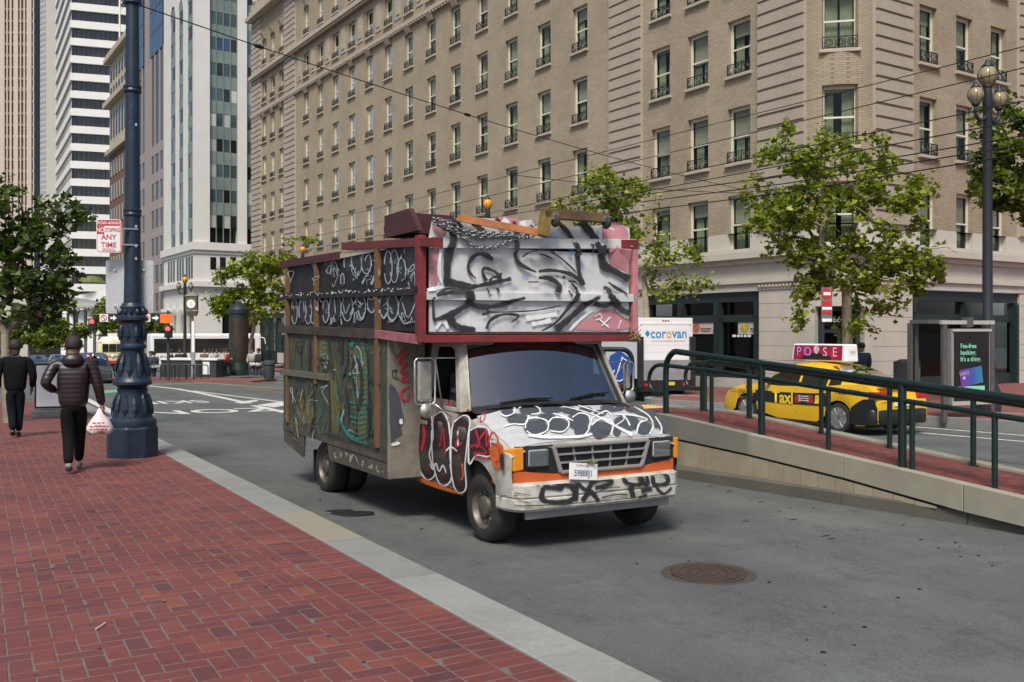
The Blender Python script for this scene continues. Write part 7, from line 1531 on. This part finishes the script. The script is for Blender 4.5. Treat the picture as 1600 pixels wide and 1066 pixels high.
# banded white tower
Yb = 200.; c0 = at(110, 300, Yb); bt = thing('banded_tower', 'tall tower of white bands and dark window strips', 'building', (c0.x, c0.y, road_z(*st(c0.x, c0.y))), 0)
A = Vector((0, 0)); rgt = at(215, 300, Yb*1.02)-c0; lft = at(86, 300, Yb*1.16)-c0; B, L_ = Vector((rgt.x, rgt.y)), Vector((lft.x, lft.y)); D = Vector((rgt.x, rgt.y+40)); E = Vector((lft.x+5, lft.y+40))
fp = [L_, A, B, D, E]; fh = 27.5/F*Yb
def band(name, z0, z1, ins, mat): 
    cc = sum(fp, Vector((0, 0)))/5; m = MB(); m.prism([(*(v+(cc-v).normalized()*ins), z0) for v in fp], (0, 0, z1-z0)); return m.build(name, mat, bt)
zt = (CY-31)/F*Yb + ZC - bt.location.z
band('core', 12, 92, 1.2, MC['glass_dark'])
for f_ in range(-8, 17):
    z = zt-f_*fh
    if z < 14: break
    band('white_band', z-fh*.42, z, 0, MC['band_white'])
    for i in range(14):                               # window bays of the strip
        q0, q1 = A.lerp(B, i/14), A.lerp(B, (i+.92)/14); m = MB(); m.prism([(q0.x, q0.y+.7, z-fh), (q1.x, q1.y+.7, z-fh), (q1.x, q1.y+.8, z-fh), (q0.x, q0.y+.8, z-fh)], (0, 0, fh*.57)); m.build('window_bay', MC['glass_dark'], bt)
    for i in range(8):
        q0, q1 = A.lerp(L_, i/8), A.lerp(L_, (i+.92)/8); m = MB(); m.prism([(q0.x+.3, q0.y, z-fh), (q1.x+.3, q1.y, z-fh), (q1.x+.4, q1.y, z-fh), (q0.x+.4, q0.y, z-fh)], (0, 0, fh*.57)); m.build('window_bay', MC['glass_blue'], bt)
# its podium with tall columns
Yp = 165.; c1 = at(88, 560, Yp); pd = thing('white_podium', 'low white building with tall columns at the foot of the banded tower', 'building', (c1.x, c1.y, road_z(*st(c1.x, c1.y))), 0)
X1 = at(172, 500, Yp*.98).x-c1.x; zl = lambda py: (CY-py)/F*Yp + ZC - pd.location.z
m = MB(); m.prism([(-4, 12, zl(490)), (-4, 12, zl(470)), (0, 5, zl(462)), (X1, 0, zl(449)), (X1, 0, zl(476)), (0, 5, zl(486))], (0, 14, 0)); m.build('fascia', MC['band_white'], pd); m = MB(); m.box(-8, X1+12, 9, 20, -3, zl(478)); m.build('glass_wall', MC['glass_dark'], pd)
for i in range(7): f_ = i/6; x = -3+(X1+2)*f_; m = MB(); m.box(x, x+1.0, 8-7*f_, 9.5-7*f_, -3, zl(485-9*f_)); m.build('column', MC['band_white'], pd)
m = MB(); m.lathe([(0, 1.2), (1.6, .9), (2.4, 0), (0, -.3)], 10, (X1*.45, 3, zl(440))); sh_ = m.build('roof_shrub', leafmat('shrub', (.12, .16, .04), (.25, .28, .08)), pd)
# slender concrete tower, pinstriped tower
Yc = 260.; c2 = at(57, 300, Yc); ct = thing('concrete_tower', 'slender grey concrete tower with patterned face', 'building', (c2.x, c2.y, road_z(*st(c2.x, c2.y))), 0); kc = Yc/F
X = lambda px: (px-57)*kc; Zc = lambda py: (CY-py)*kc + ZC - ct.location.z
m = MB(); m.box(X(72), X(91), 0, 20, -3, Zc(-60)); m.build('plain_wall', MC['concrete_pale'], ct); m = MB(); m.prism([(0, 2, -3), (X(72), 0, -3), (X(72), 20, -3), (0, 20, -3)], (0, 0, Zc(-60)+3)); m.build('patterned_wall', MC['concrete_pale'], ct)
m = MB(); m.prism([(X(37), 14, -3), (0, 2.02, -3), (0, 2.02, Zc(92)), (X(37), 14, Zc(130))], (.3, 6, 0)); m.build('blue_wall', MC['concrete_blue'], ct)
for j in range(64):
    z = Zc(560)+j*1.55
    for i in range(4):
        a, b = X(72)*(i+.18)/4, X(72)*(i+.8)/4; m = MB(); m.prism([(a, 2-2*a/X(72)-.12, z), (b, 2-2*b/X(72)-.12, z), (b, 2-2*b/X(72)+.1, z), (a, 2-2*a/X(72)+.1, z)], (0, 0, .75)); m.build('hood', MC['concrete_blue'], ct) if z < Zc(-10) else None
    if j < 44 and z < Zc(140):
        for i in range(5):
            f0, f1 = (i+.15)/5, (i+.85)/5; x0, x1 = X(37)*f0, X(37)*f1; m = MB(); m.prism([(x0, 2+12*f0-.15, z), (x1, 2+12*f1-.15, z), (x1, 2+12*f1+.05, z), (x0, 2+12*f0+.05, z)], (0, 0, .7)); m.build('hood', MC['concrete_pale'], ct)
Yn = 330.; c3 = at(0, 300, Yn); pt = thing('pinstripe_tower', 'tan tower with narrow vertical window strips at the left edge', 'building', (c3.x, c3.y, road_z(*st(c3.x, c3.y))), 0); kn = Yn/F; Xn = lambda px: px*kn; Zn = lambda py: (CY-py)*kn + ZC - pt.location.z
m = MB(); m.box(Xn(-60), Xn(53), .6, 30, -5, Zn(-80)); m.build('window_wall', M('strip_brown', (.06, .045, .04), .4, .5, .15), pt)
M('pier_tan', (.48, .41, .34), .8, .05, .3)
for a, b in ((-60, -22), (-18, -12), (-8, 7), (10, 12), (15, 18), (21, 28), (31, 33), (36.5, 39), (41.5, 49), (51.5, 53)): m = MB(); m.box(Xn(a), Xn(b), 0, .6, -5, Zn(-80)); m.build('pier', MC['pier_tan'], pt)
for j in range(0, 40, 1):
    z = Zn(540)+j*4.0
    if z < Zn(-70): m = MB(); m.box(Xn(-22), Xn(53), .3, .62, z, z+(1.6 if j % 9 == 4 else .9)); m.build('spandrel', M('span_tan', (.22, .16, .13), .7, .2, .5), pt)
# low blocks that close the street at the far left
Yl = 240.; c4 = at(40, 560, Yl); lb = thing('far_block', 'low pale building closing the street far behind the walking men', 'building', (c4.x, c4.y, road_z(*st(c4.x, c4.y))), 0)
m = MB(); m.box(-70, 45, 0, 20, -8, 16); m.build('wall', MC['concrete_pale'], lb)
for i in range(24): m = MB(); m.box(-68+i*4.6, -66+i*4.6, -.2, .05, -4, 14); m.build('window', MC['glass_dark'], lb)
# ---------------------------------------------------------------- tram, coach, cars, crossing, kiosk, crowd
p = on_road(176, 580); s, t = st(p.x, p.y); tr = thing('tram', 'old cream streetcar with red skirt coming up the street behind the lamp', 'tram', (p.x, p.y, road_z(s, t)), AZ-6); k = p.y/F*1.0
M('tram_cream', (.62, .55, .34), .4, .05); M('tram_white', (.62, .62, .58), .5, .05); M('tram_red', (.4, .03, .025), .4)
wt_, ht_ = 1.3, 3.05
def sec(y, w, z0, z1): return [(-w, y, z0), (-w, y, z1-.55), (-w*.75, y, z1-.1), (0, y, z1), (w*.75, y, z1-.1), (w, y, z1-.55), (w, y, z0)]
m = MB(); m.loft([sec(-.0, wt_*.8, .95, 2.75), sec(.25, wt_*.95, .95, ht_), sec(1, wt_, .95, ht_), sec(13, wt_, .95, ht_)]); m.build('body', MC['tram_cream'], tr, smooth=True, sharp=40)
m = MB(); m.loft([sec(-.03, wt_*.81, .72, 1.6), sec(.25, wt_*.96, .72, 1.6), sec(1, wt_*1.005, .72, 1.6), sec(13, wt_*1.005, .72, 1.6)]); 
m = MB(); m.box(-wt_*.97, wt_*.97, -.0, 13, .68, .95); m.build('skirt', MC['tram_red'], tr); m = MB(); m.box(-wt_*.9, wt_*.9, .1, 13, .15, .68); m.build('bogies', MC['dark'], tr)
m = MB(); m.loft([[(x, y, z) for x, y, z in sec(y_, w_, 2.62, 3.12)] for y_, w_ in ((.05, 1.0), (.4, 1.28), (13, 1.28))]); m.build('roof', MC['tram_white'], tr, smooth=True); m = MB(); m.box(-.4, .4, 1.5, 3, 3.1, 3.4); m.build('roof_box', MC['tram_white'], tr)
for i in range(9): m = MB(); m.box(-wt_-.01, -wt_+.03, 1.2+i*1.25, 2.2+i*1.25, 1.75, 2.5); m.build('side_window', MC['glass_dark'], tr)
for a, b in ((-.85, -.35), (-.3, .3), (.35, .85)): m = MB(); m.box(a, b, -.06, .0, 1.75, 2.45); m.build('front_window', MC['glass_dark'], tr)
m = MB(); m.lathe([(.14, 0), (.14, -.08), (0, -.1)], 12, (0, -.03, 1.4), 'y'); m.build('headlight', MC['lamp_clear'], tr); m = MB(); m.box(-1.27, 1.27, -.045, 0, 1.3, 1.36); m.build('trim', MC['tram_red'], tr)
p = at(232, 574, 84); s, t = st(p.x, p.y); bs = thing('coach', 'white coach with dark windows crossing behind the traffic island', 'bus', (p.x, p.y, road_z(s, t)), -62); 
m = MB(); m.box(-1.25, 1.25, 0, 9.6, .35, 3.35); m.build('body', MC['truck_white'], bs, bevel=.18); m = MB(); m.box(1.2, 1.262, .3, 9.0, 1.65, 2.9); m.box(-1.262, -1.2, .3, 9.0, 1.65, 2.9); m.build('window_strip', MC['glass_dark'], bs); m = MB(); m.box(-1.05, 1.05, 9.58, 9.64, 1.3, 3.0); m.build('windscreen', MC['glass_dark'], bs)
text('EXPRESS', .6, basis((1.275, 1.9, 1.15), (0, 1, 0), (0, 0, 1)), M('coach_navy', (.08, .07, .22), .5), bs, 'coach_lettering')
for sx in (-1, 1):
    for y in (1.6, 7.8): m = MB(); m.lathe([(.2, -.14), (.48, -.13), (.5, 0), (.48, .13), (.2, .14)], 18, (sx*1.14, y, .5), 'x'); m.build('wheel', MC['rubber'], bs)
    m = MB(); m.tube(smooth_path([(sx*1.2, 9.5, 3.0), (sx*1.5, 9.8, 2.9), (sx*1.55, 9.9, 2.4)], 4), .04, 6); m.build('mirror_arm', MC['truck_white'], bs)
M('paint_grey', (.035, .038, .042), .25, .1, coat=.6); M('paint_black', (.012, .012, .014), .25, .1, coat=.6); M('paint_silver', (.3, .31, .32), .3, .1, metal=.4, coat=.5); M('paint_teal', (.03, .09, .1), .3, .1, coat=.4)
def far_car(lab, px, py, kind, paint, L=4.6, W=1.8, H=1.5):
    p = on_road(px, py); s, t = st(p.x, p.y); c, hx, tp, kk = car('parked_car' if 0 else 'car', lab, 'car', s+L, t, AZ+180, L, W, H, paint, kind, detail=False, group='cars coming up the street'); return c
far_car('dark grey minivan with a lit headlight beside the tram', 149, 600, 'van', MC['paint_grey'], 4.8, 1.9, 1.75)
far_car('dark car facing us beyond the pavement sign board', 62, 583, 'sedan', MC['paint_grey']); far_car('pale silver car just right of the dark car in traffic', 92, 578, 'sedan', MC['paint_silver']); far_car('black car half hidden behind the suited man', 20, 586, 'sedan', MC['paint_black']); far_car('teal van at the far left of the traffic', 6, 574, 'van', MC['paint_teal'], 5.4, 2, 2.4)
# traffic signals and signs on a mast arm
p = on_road(263, 586, far_z); Yg = 55.; p = at(263, 585, Yg); s, t = st(p.x, p.y); p.z = road_z(s, t)+.1; kg = Yg/F; ts = thing('traffic_signal', 'traffic signal mast with red lamps, turn signs and an orange roadwork sign', 'traffic signal', p, 0)
gx = lambda px: (px-263)*kg; gz = lambda py: (CY-py)*kg + ZC - p.z
M('signal_green', (.03, .05, .035), .5); M('red_lamp', (.8, .03, .03), .3, .05, emit=2.0); M('roadwork_orange', (.85, .16, .02), .5, .05)
m = MB(); m.tube([(0, 0, 0), (0, 0, gz(486))], .09, 8); m.build('pole', MC['signal_green'], ts); m = MB(); m.tube([(gx(140), 0, gz(492)), (gx(268), 0, gz(489))], .05, 6); m.build('mast_arm', MC['signal_green'], ts)
for px, py in ((265, 514), (147, 503)):
    m = MB(); m.box(gx(px)-.2, gx(px)+.2, -.3, -.06, gz(py+14), gz(py-5)); hd = m.build('signal_head', MC['black_paint'], ts)
    for i, c_ in enumerate((MC['red_lamp'], MC['dark'], MC['dark'])): m = MB(); m.lathe([(.13, 0), (.13, -.03), (0, -.05)], 12, (gx(px), -.3, gz(py+i*5)), 'y'); m.build('lens', c_, hd)
for px, kind_ in ((163, 'turn'), (178, 'arrow'), (229, 'turn'), (244, 'arrow')):
    m = MB(); m.box(gx(px)-.24, gx(px)+.24, -.08, -.05, gz(503), gz(491)); sb = m.build('sign_plate', MC['white_paint'] if kind_ == 'turn' else MC['black_paint'], ts)
    if kind_ == 'turn':
        m = MB(); m.tube([(gx(px)+.17*math.cos(6.283*i/16), -.09, gz(497)+.17*math.sin(6.283*i/16)) for i in range(16)], .022, 4, closed=True); m.bar((gx(px)-.12, -.09, gz(497)+.12), (gx(px)+.12, -.09, gz(497)-.12), .03, .02); m.build('ban_ring', MC['entry_red'], sb); m = MB(); m.bar((gx(px)+.04, -.088, gz(497)-.1), (gx(px)+.04, -.088, gz(497)+.05), .04, .01); m.bar((gx(px)+.05, -.088, gz(497)+.05), (gx(px)-.09, -.088, gz(497)+.05), .04, .01); m.build('turn_arrow', MC['black_paint'], sb)
    else: m = MB(); a = gx(px); z = gz(497); m.poly([(a-.18, -.085, z-.06), (a+.0, -.085, z-.06), (a, -.085, z-.16), (a+.2, -.085, z), (a, -.085, z+.16), (a, -.085, z+.06), (a-.18, -.085, z+.06)]); m.build('arrow', MC['white_paint'], sb)
m = MB(); m.box(gx(251), gx(270), -.1, -.06, gz(505), gz(491)); m.build('roadwork_sign', MC['roadwork_orange'], ts)
# street clock, kiosk, bins, racks, shelter roof
p = at(300, 578, 70); s, t = st(p.x, p.y); p.z = far_z(s, t); k = 70/F; ck = thing('street_clock', 'square bronze street clock with white dial on a post', 'clock', p, 0); cz = lambda py: (CY-py)*k+ZC-p.z
m = MB(); m.box(-.4, .4, -.2, .2, cz(485), cz(463)); m.loft([[(-.5, -.25, cz(463)), (.5, -.25, cz(463)), (.5, .25, cz(463)), (-.5, .25, cz(463))], [(-.2, -.1, cz(457)), (.2, -.1, cz(457)), (.2, .1, cz(457)), (-.2, .1, cz(457))]]); cse = m.build('case', M('bronze', (.10, .085, .05), .5, .3), ck)
m = MB(); m.lathe([(.32, 0), (.32, -.03), (0, -.03)], 24, (0, -.2, cz(475)), 'y'); dl = m.build('dial', MC['white_paint'], cse); m = MB(); m.bar((0, -.24, cz(475)), (.02, -.24, cz(475)+.2), .03, .01); m.bar((0, -.24, cz(475)), (.08, -.24, cz(475)-.2), .03, .01); m.build('hands', MC['dark'], dl)
m = MB(); m.loft([[(-.45, -.2, cz(486)), (.45, -.2, cz(486)), (.45, .2, cz(486)), (-.45, .2, cz(486))], [(-.3, -.15, cz(494)), (.3, -.15, cz(494)), (.3, .15, cz(494)), (-.3, .15, cz(494))]]); m.box(-.09, .09, -.09, .09, -.2, cz(494)); m.build('bracket', MC['bronze'], ck)
p = at(373, 579, 64); s, t = st(p.x, p.y); p.z = far_z(s, t); k = 64/F; kk_ = thing('kiosk', 'dark green round advertising kiosk with a poster of figures', 'kiosk', p, AZ)
r_ = 15*k; zz_ = lambda py: (CY-py)*k+ZC-p.z
m = MB(); m.lathe([(r_*1.05, 0), (r_*1.05, .5), (r_*.98, .6), (r_*.98, zz_(492)), (r_*1.1, zz_(490)), (r_*1.1, zz_(484)), (r_*.8, zz_(478)), (0, zz_(470))], 24); m.build('drum', M('kiosk_green', (.012, .022, .018), .4), kk_, smooth=True, sharp=35)
m = MB()
for i in range(8): a, b = R(215+i*13.75), R(215+(i+1)*13.75); m.poly([(r_*1.0*math.cos(a), r_*1.0*math.sin(a), .9), (r_*1.0*math.cos(b), r_*1.0*math.sin(b), .9), (r_*1.0*math.cos(b), r_*1.0*math.sin(b), zz_(498)), (r_*1.0*math.cos(a), r_*1.0*math.sin(a), zz_(498))])
m.build('poster', M('kiosk_poster', (.03, .02, .014), .5, .8, 2.5), kk_)
def rack(px, i):
    p = on_road(px, 583, far_z); Y = 57; p = at(px, 584, Y); s, t = st(p.x, p.y); p.z = road_z(s, t)+.12; o = thing('bike_rack', 'dark hoop cycle rack on the island, number %s from the left' % ('first', 'second', 'third', 'fourth', 'fifth', 'sixth')[i], 'bike rack', p, 20, 'cycle racks'); m = MB(); m.tube(smooth_path([(-.4, 0, 0), (-.4, 0, .7), (-.3, 0, .85), (.3, 0, .85), (.4, 0, .7), (.4, 0, 0)], 4), .035, 6); m.build('hoop', MC['lamp_dark'], o); m = MB(); m.box(-.5, .5, -.06, .06, -.05, .01); m.build('foot', MC['lamp_dark'], o)
for i, px in enumerate((247, 262, 279, 291, 303, 314)): rack(px, i)
p = at(250, 584, 58); s, t = st(p.x, p.y); m = MB(); m.box(-9, 7, -1.5, 1.5, -.2, .14); o = m.build('traffic_island', far_p); o.location = (*xy(s, t), road_z(s, t)); o.rotation_euler = (0, 0, R(-14)); o['kind'] = 'structure'
p = at(300, 574, 62); s, t = st(p.x, p.y); p.z = far_z(s, t); sb = thing('subway_stair', 'dark walled subway stairwell with a white rim behind the cycle racks', 'stairwell', p, -10); m = MB(); m.box(-1.6, 2.2, -1, 1, 0, 1.1); m.build('wall', M('stair_dark', (.03, .035, .037), .6), sb); m = MB(); m.box(-1.7, 2.3, -1.08, 1.08, 1.1, 1.2); m.build('rim', MC['band_white'], sb); m = MB(); m.box(1.3, 1.75, -1.03, -1.005, .2, 1.0); m.build('notice', MC['white_paint'], sb)
p = at(302, 578, 60); s, t = st(p.x, p.y); p.z = far_z(s, t); py_ = thing('information_pylon', 'slim white information pylon beside the clock', 'sign', p, 0); k = 60/F; m = MB(); m.box(-2.3*k, 2.3*k, -.06, .06, 1.6, (CY-502)*k+ZC-p.z); m.build('panel', MC['white_paint'], py_); m = MB(); m.box(-2.6*k, 2.6*k, -.08, .08, 0, 1.6); m.build('plinth', MC['lift_grey'], py_)
p = at(420, 581, 56); s, t = st(p.x, p.y); p.z = far_z(s, t); b2 = thing('litter_bin', 'dark round litter bin on the far sidewalk left of the truck', 'bin', p, 0); m = MB(); m.lathe([(.28, 0), (.34, .2), (.34, .8), (.4, .85), (.38, 1.0), (.2, 1.1)], 14); m.build('bin_body', MC['bin_dark'], b2, smooth=True, sharp=40)
# pedestrians far off: built once with parts, then copied in other colours
CM = [M('coat%d' % i, c_, .85, .2, 8) for i, c_ in enumerate(((.02, .02, .022), (.3, .29, .28), (.03, .04, .07), (.35, .05, .05), (.12, .1, .08), (.5, .5, .5), (.06, .02, .02), (.1, .12, .14)))]
def ped(label, px, py, Y, coat, k_=1.0, fn=far_z, rz=0):
    p = at(px, py, Y); s, t = st(p.x, p.y); p.z = fn(s, t); o = thing('person', label, 'person', p, rz, 'people across the street'); o.scale = (k_,)*3
    skinned('body', [[(0, 0, 1.46, .07), (0, .01, 1.56, .08), (0, .02, 1.66, .12), (0, .02, 1.74, .08)]], MC['skin'], o, 1); skinned('coat', [[(0, 0, .85, .2, .15), (0, 0, 1.15, .2, .15), (0, 0, 1.4, .2, .14)]]+[[(0, 0, 1.4, .2, .14), (sx*.24, 0, 1.38, .09), (sx*.3, .03, 1.1, .075), (sx*.27, .1, .85, .06)] for sx in (-1, 1)], coat, o, 1)
    skinned('trousers', [[(0, 0, .85, .18, .14), (sx*.1, .08*sx, .48, .09), (sx*.1, .12*sx, .06, .075)] for sx in (-1, 1)], CM[(len(label)+px) % 3*2 if 0 else (px % 3)*2 % 8 and 0 or 2], o, 1)
    m = MB(); m.lathe([(0, .14), (.1, .11), (.14, .02), (.12, -.06)], 10, (0, 0, 1.68)); m.build('hair', MC['hair_dark'], o, smooth=True); return o
for i, (px, py, Y, c_, lab) in enumerate(((320, 578, 66, 4, 'person in brown, leftmost of the crowd beside the stairwell'), (327, 578, 67, 0, 'person in black beside the one in brown in the crowd'), (333, 578, 65, 5, 'person in a white top in the middle of the crowd'), (339, 578, 67, 0, 'person in black just right of the white top in the crowd'), (345, 579, 65, 7, 'person in slate grey near the right of the crowd'), (350, 580, 63, 1, 'person in pale grey at the right of the crowd'), (355, 581, 62, 3, 'person in red next to the round kiosk'), (394, 580, 62, 1, 'person in light grey right of the kiosk'), (404, 580, 60, 0, 'person in a black coat right of the kiosk'), (236, 580, 60, 2, 'person in navy waiting left of the traffic signal'), (241, 580, 61, 7, 'person in grey waiting beside the one in navy'), (268, 580, 66, 0, 'person in black behind the cycle racks'), (281, 578, 68, 0, 'person in black under the far triple lamp'))):
    ped(lab, px, py, Y, CM[c_], 1.0, far_z if px > 250 else road_z, random.uniform(0, 360))
ped('person in dark blue passing behind the taxi roof sign', 1346, 600, 33.5, CM[2]); 
p = at(1522, 600, 36); s, t = st(p.x, p.y); p.z = far_z(s, t); sit = thing('person', 'person in blue jeans sitting on the ground against the hotel beside the shelter', 'person', p, AZ-100)
skinned('body', [[(0, -.02, .72, .06), (0, 0, .82, .1), (0, .02, .92, .09)]], MC['skin'], sit, 1); skinned('coat', [[(0, -.05, .12, .19), (0, -.06, .45, .18), (0, -.02, .66, .13)], [(0, -.02, .66, .13), (.2, .05, .58, .08), (.22, .3, .45, .06)], [(0, -.02, .66, .13), (-.2, .05, .58, .08), (-.2, .3, .45, .06)]], CM[6], sit, 1); skinned('trousers', [[(0, -.02, .14, .18), (.12, .45, .42, .1), (.14, .75, .1, .07)], [(0, -.02, .14, .18), (-.12, .48, .40, .1), (-.12, .85, .1, .07)]], M('jeans', (.03, .05, .12), .85), sit, 1)
for x in (.14, -.12): m = MB(); m.box(x-.05, x+.05, .72, 1.0, .0, .1); m.build('shoe', MC['white_paint'], sit, bevel=.03)
m = MB(); m.lathe([(0, .1), (.07, .08), (.11, 0), (.09, -.06)], 10, (0, -.02, .9)); m.build('hair', MC['hair_dark'], sit, smooth=True)
# blue access sign and rail loop at the head of the ramp
p = on_t(968, 575, 11.0); bsn = thing('access_sign', 'blue access sign in a dark green tube frame behind the truck mirror', 'sign', (p.x, p.y, rz_(13.5)), AZ-25); k = p.y/F*.8; bz_ = p.z-rz_(13.5)
m = MB(); m.prism([(-28*k, 0, bz_-14*k), (-14*k, 0, bz_-32*k), (16*k, 0, bz_-30*k), (26*k, 0, bz_-8*k), (22*k, 0, bz_+18*k), (0, 0, bz_+34*k), (-18*k, 0, bz_+24*k)], (0, .03, 0)); pn = m.build('panel', M('access_blue', (.015, .06, .26), .4, .08), bsn)
m = MB(); m.tube([(6*k, -.01, bz_+22*k), (-8*k, -.01, bz_-20*k)], .012, 5); m.tube([(4*k, -.01, bz_+20*k), (20*k, -.01, bz_+10*k)], .012, 5); m.tube(smooth_path([(-10*k, -.01, bz_-4*k), (-14*k, -.01, bz_-18*k), (0, -.01, bz_-26*k), (14*k, -.01, bz_-16*k)], 4), .012, 5); m.build('symbol', MC['white_paint'], pn)
m = MB(); m.tube(smooth_path([(-70*k, .1, bz_+36*k), (0, .1, bz_+36*k), (16*k, .1, bz_+33*k), (25*k, .1, bz_+22*k), (27*k, .1, bz_), (27*k, .1, 0)], 6), .05, 10); m.build('frame', MC['green_paint'], bsn, smooth=True)
for x in (-30*k,): m = MB(); m.tube([(x, .1, 0), (x, .1, bz_+36*k)], .045, 10); m.build('post', MC['green_paint'], bsn)
# the litter on the bricks
p = on_road(157, 981, walk_z); m = MB(); m.tube([p+Vector((0, -.06, .012)), p+Vector((.004, .06, .012))], .004, 6); tag(m.build('drinking_straw', M('straw_pink', (.7, .45, .5), .4)), 'short pale pink drinking straw lying on the brick sidewalk', 'straw')
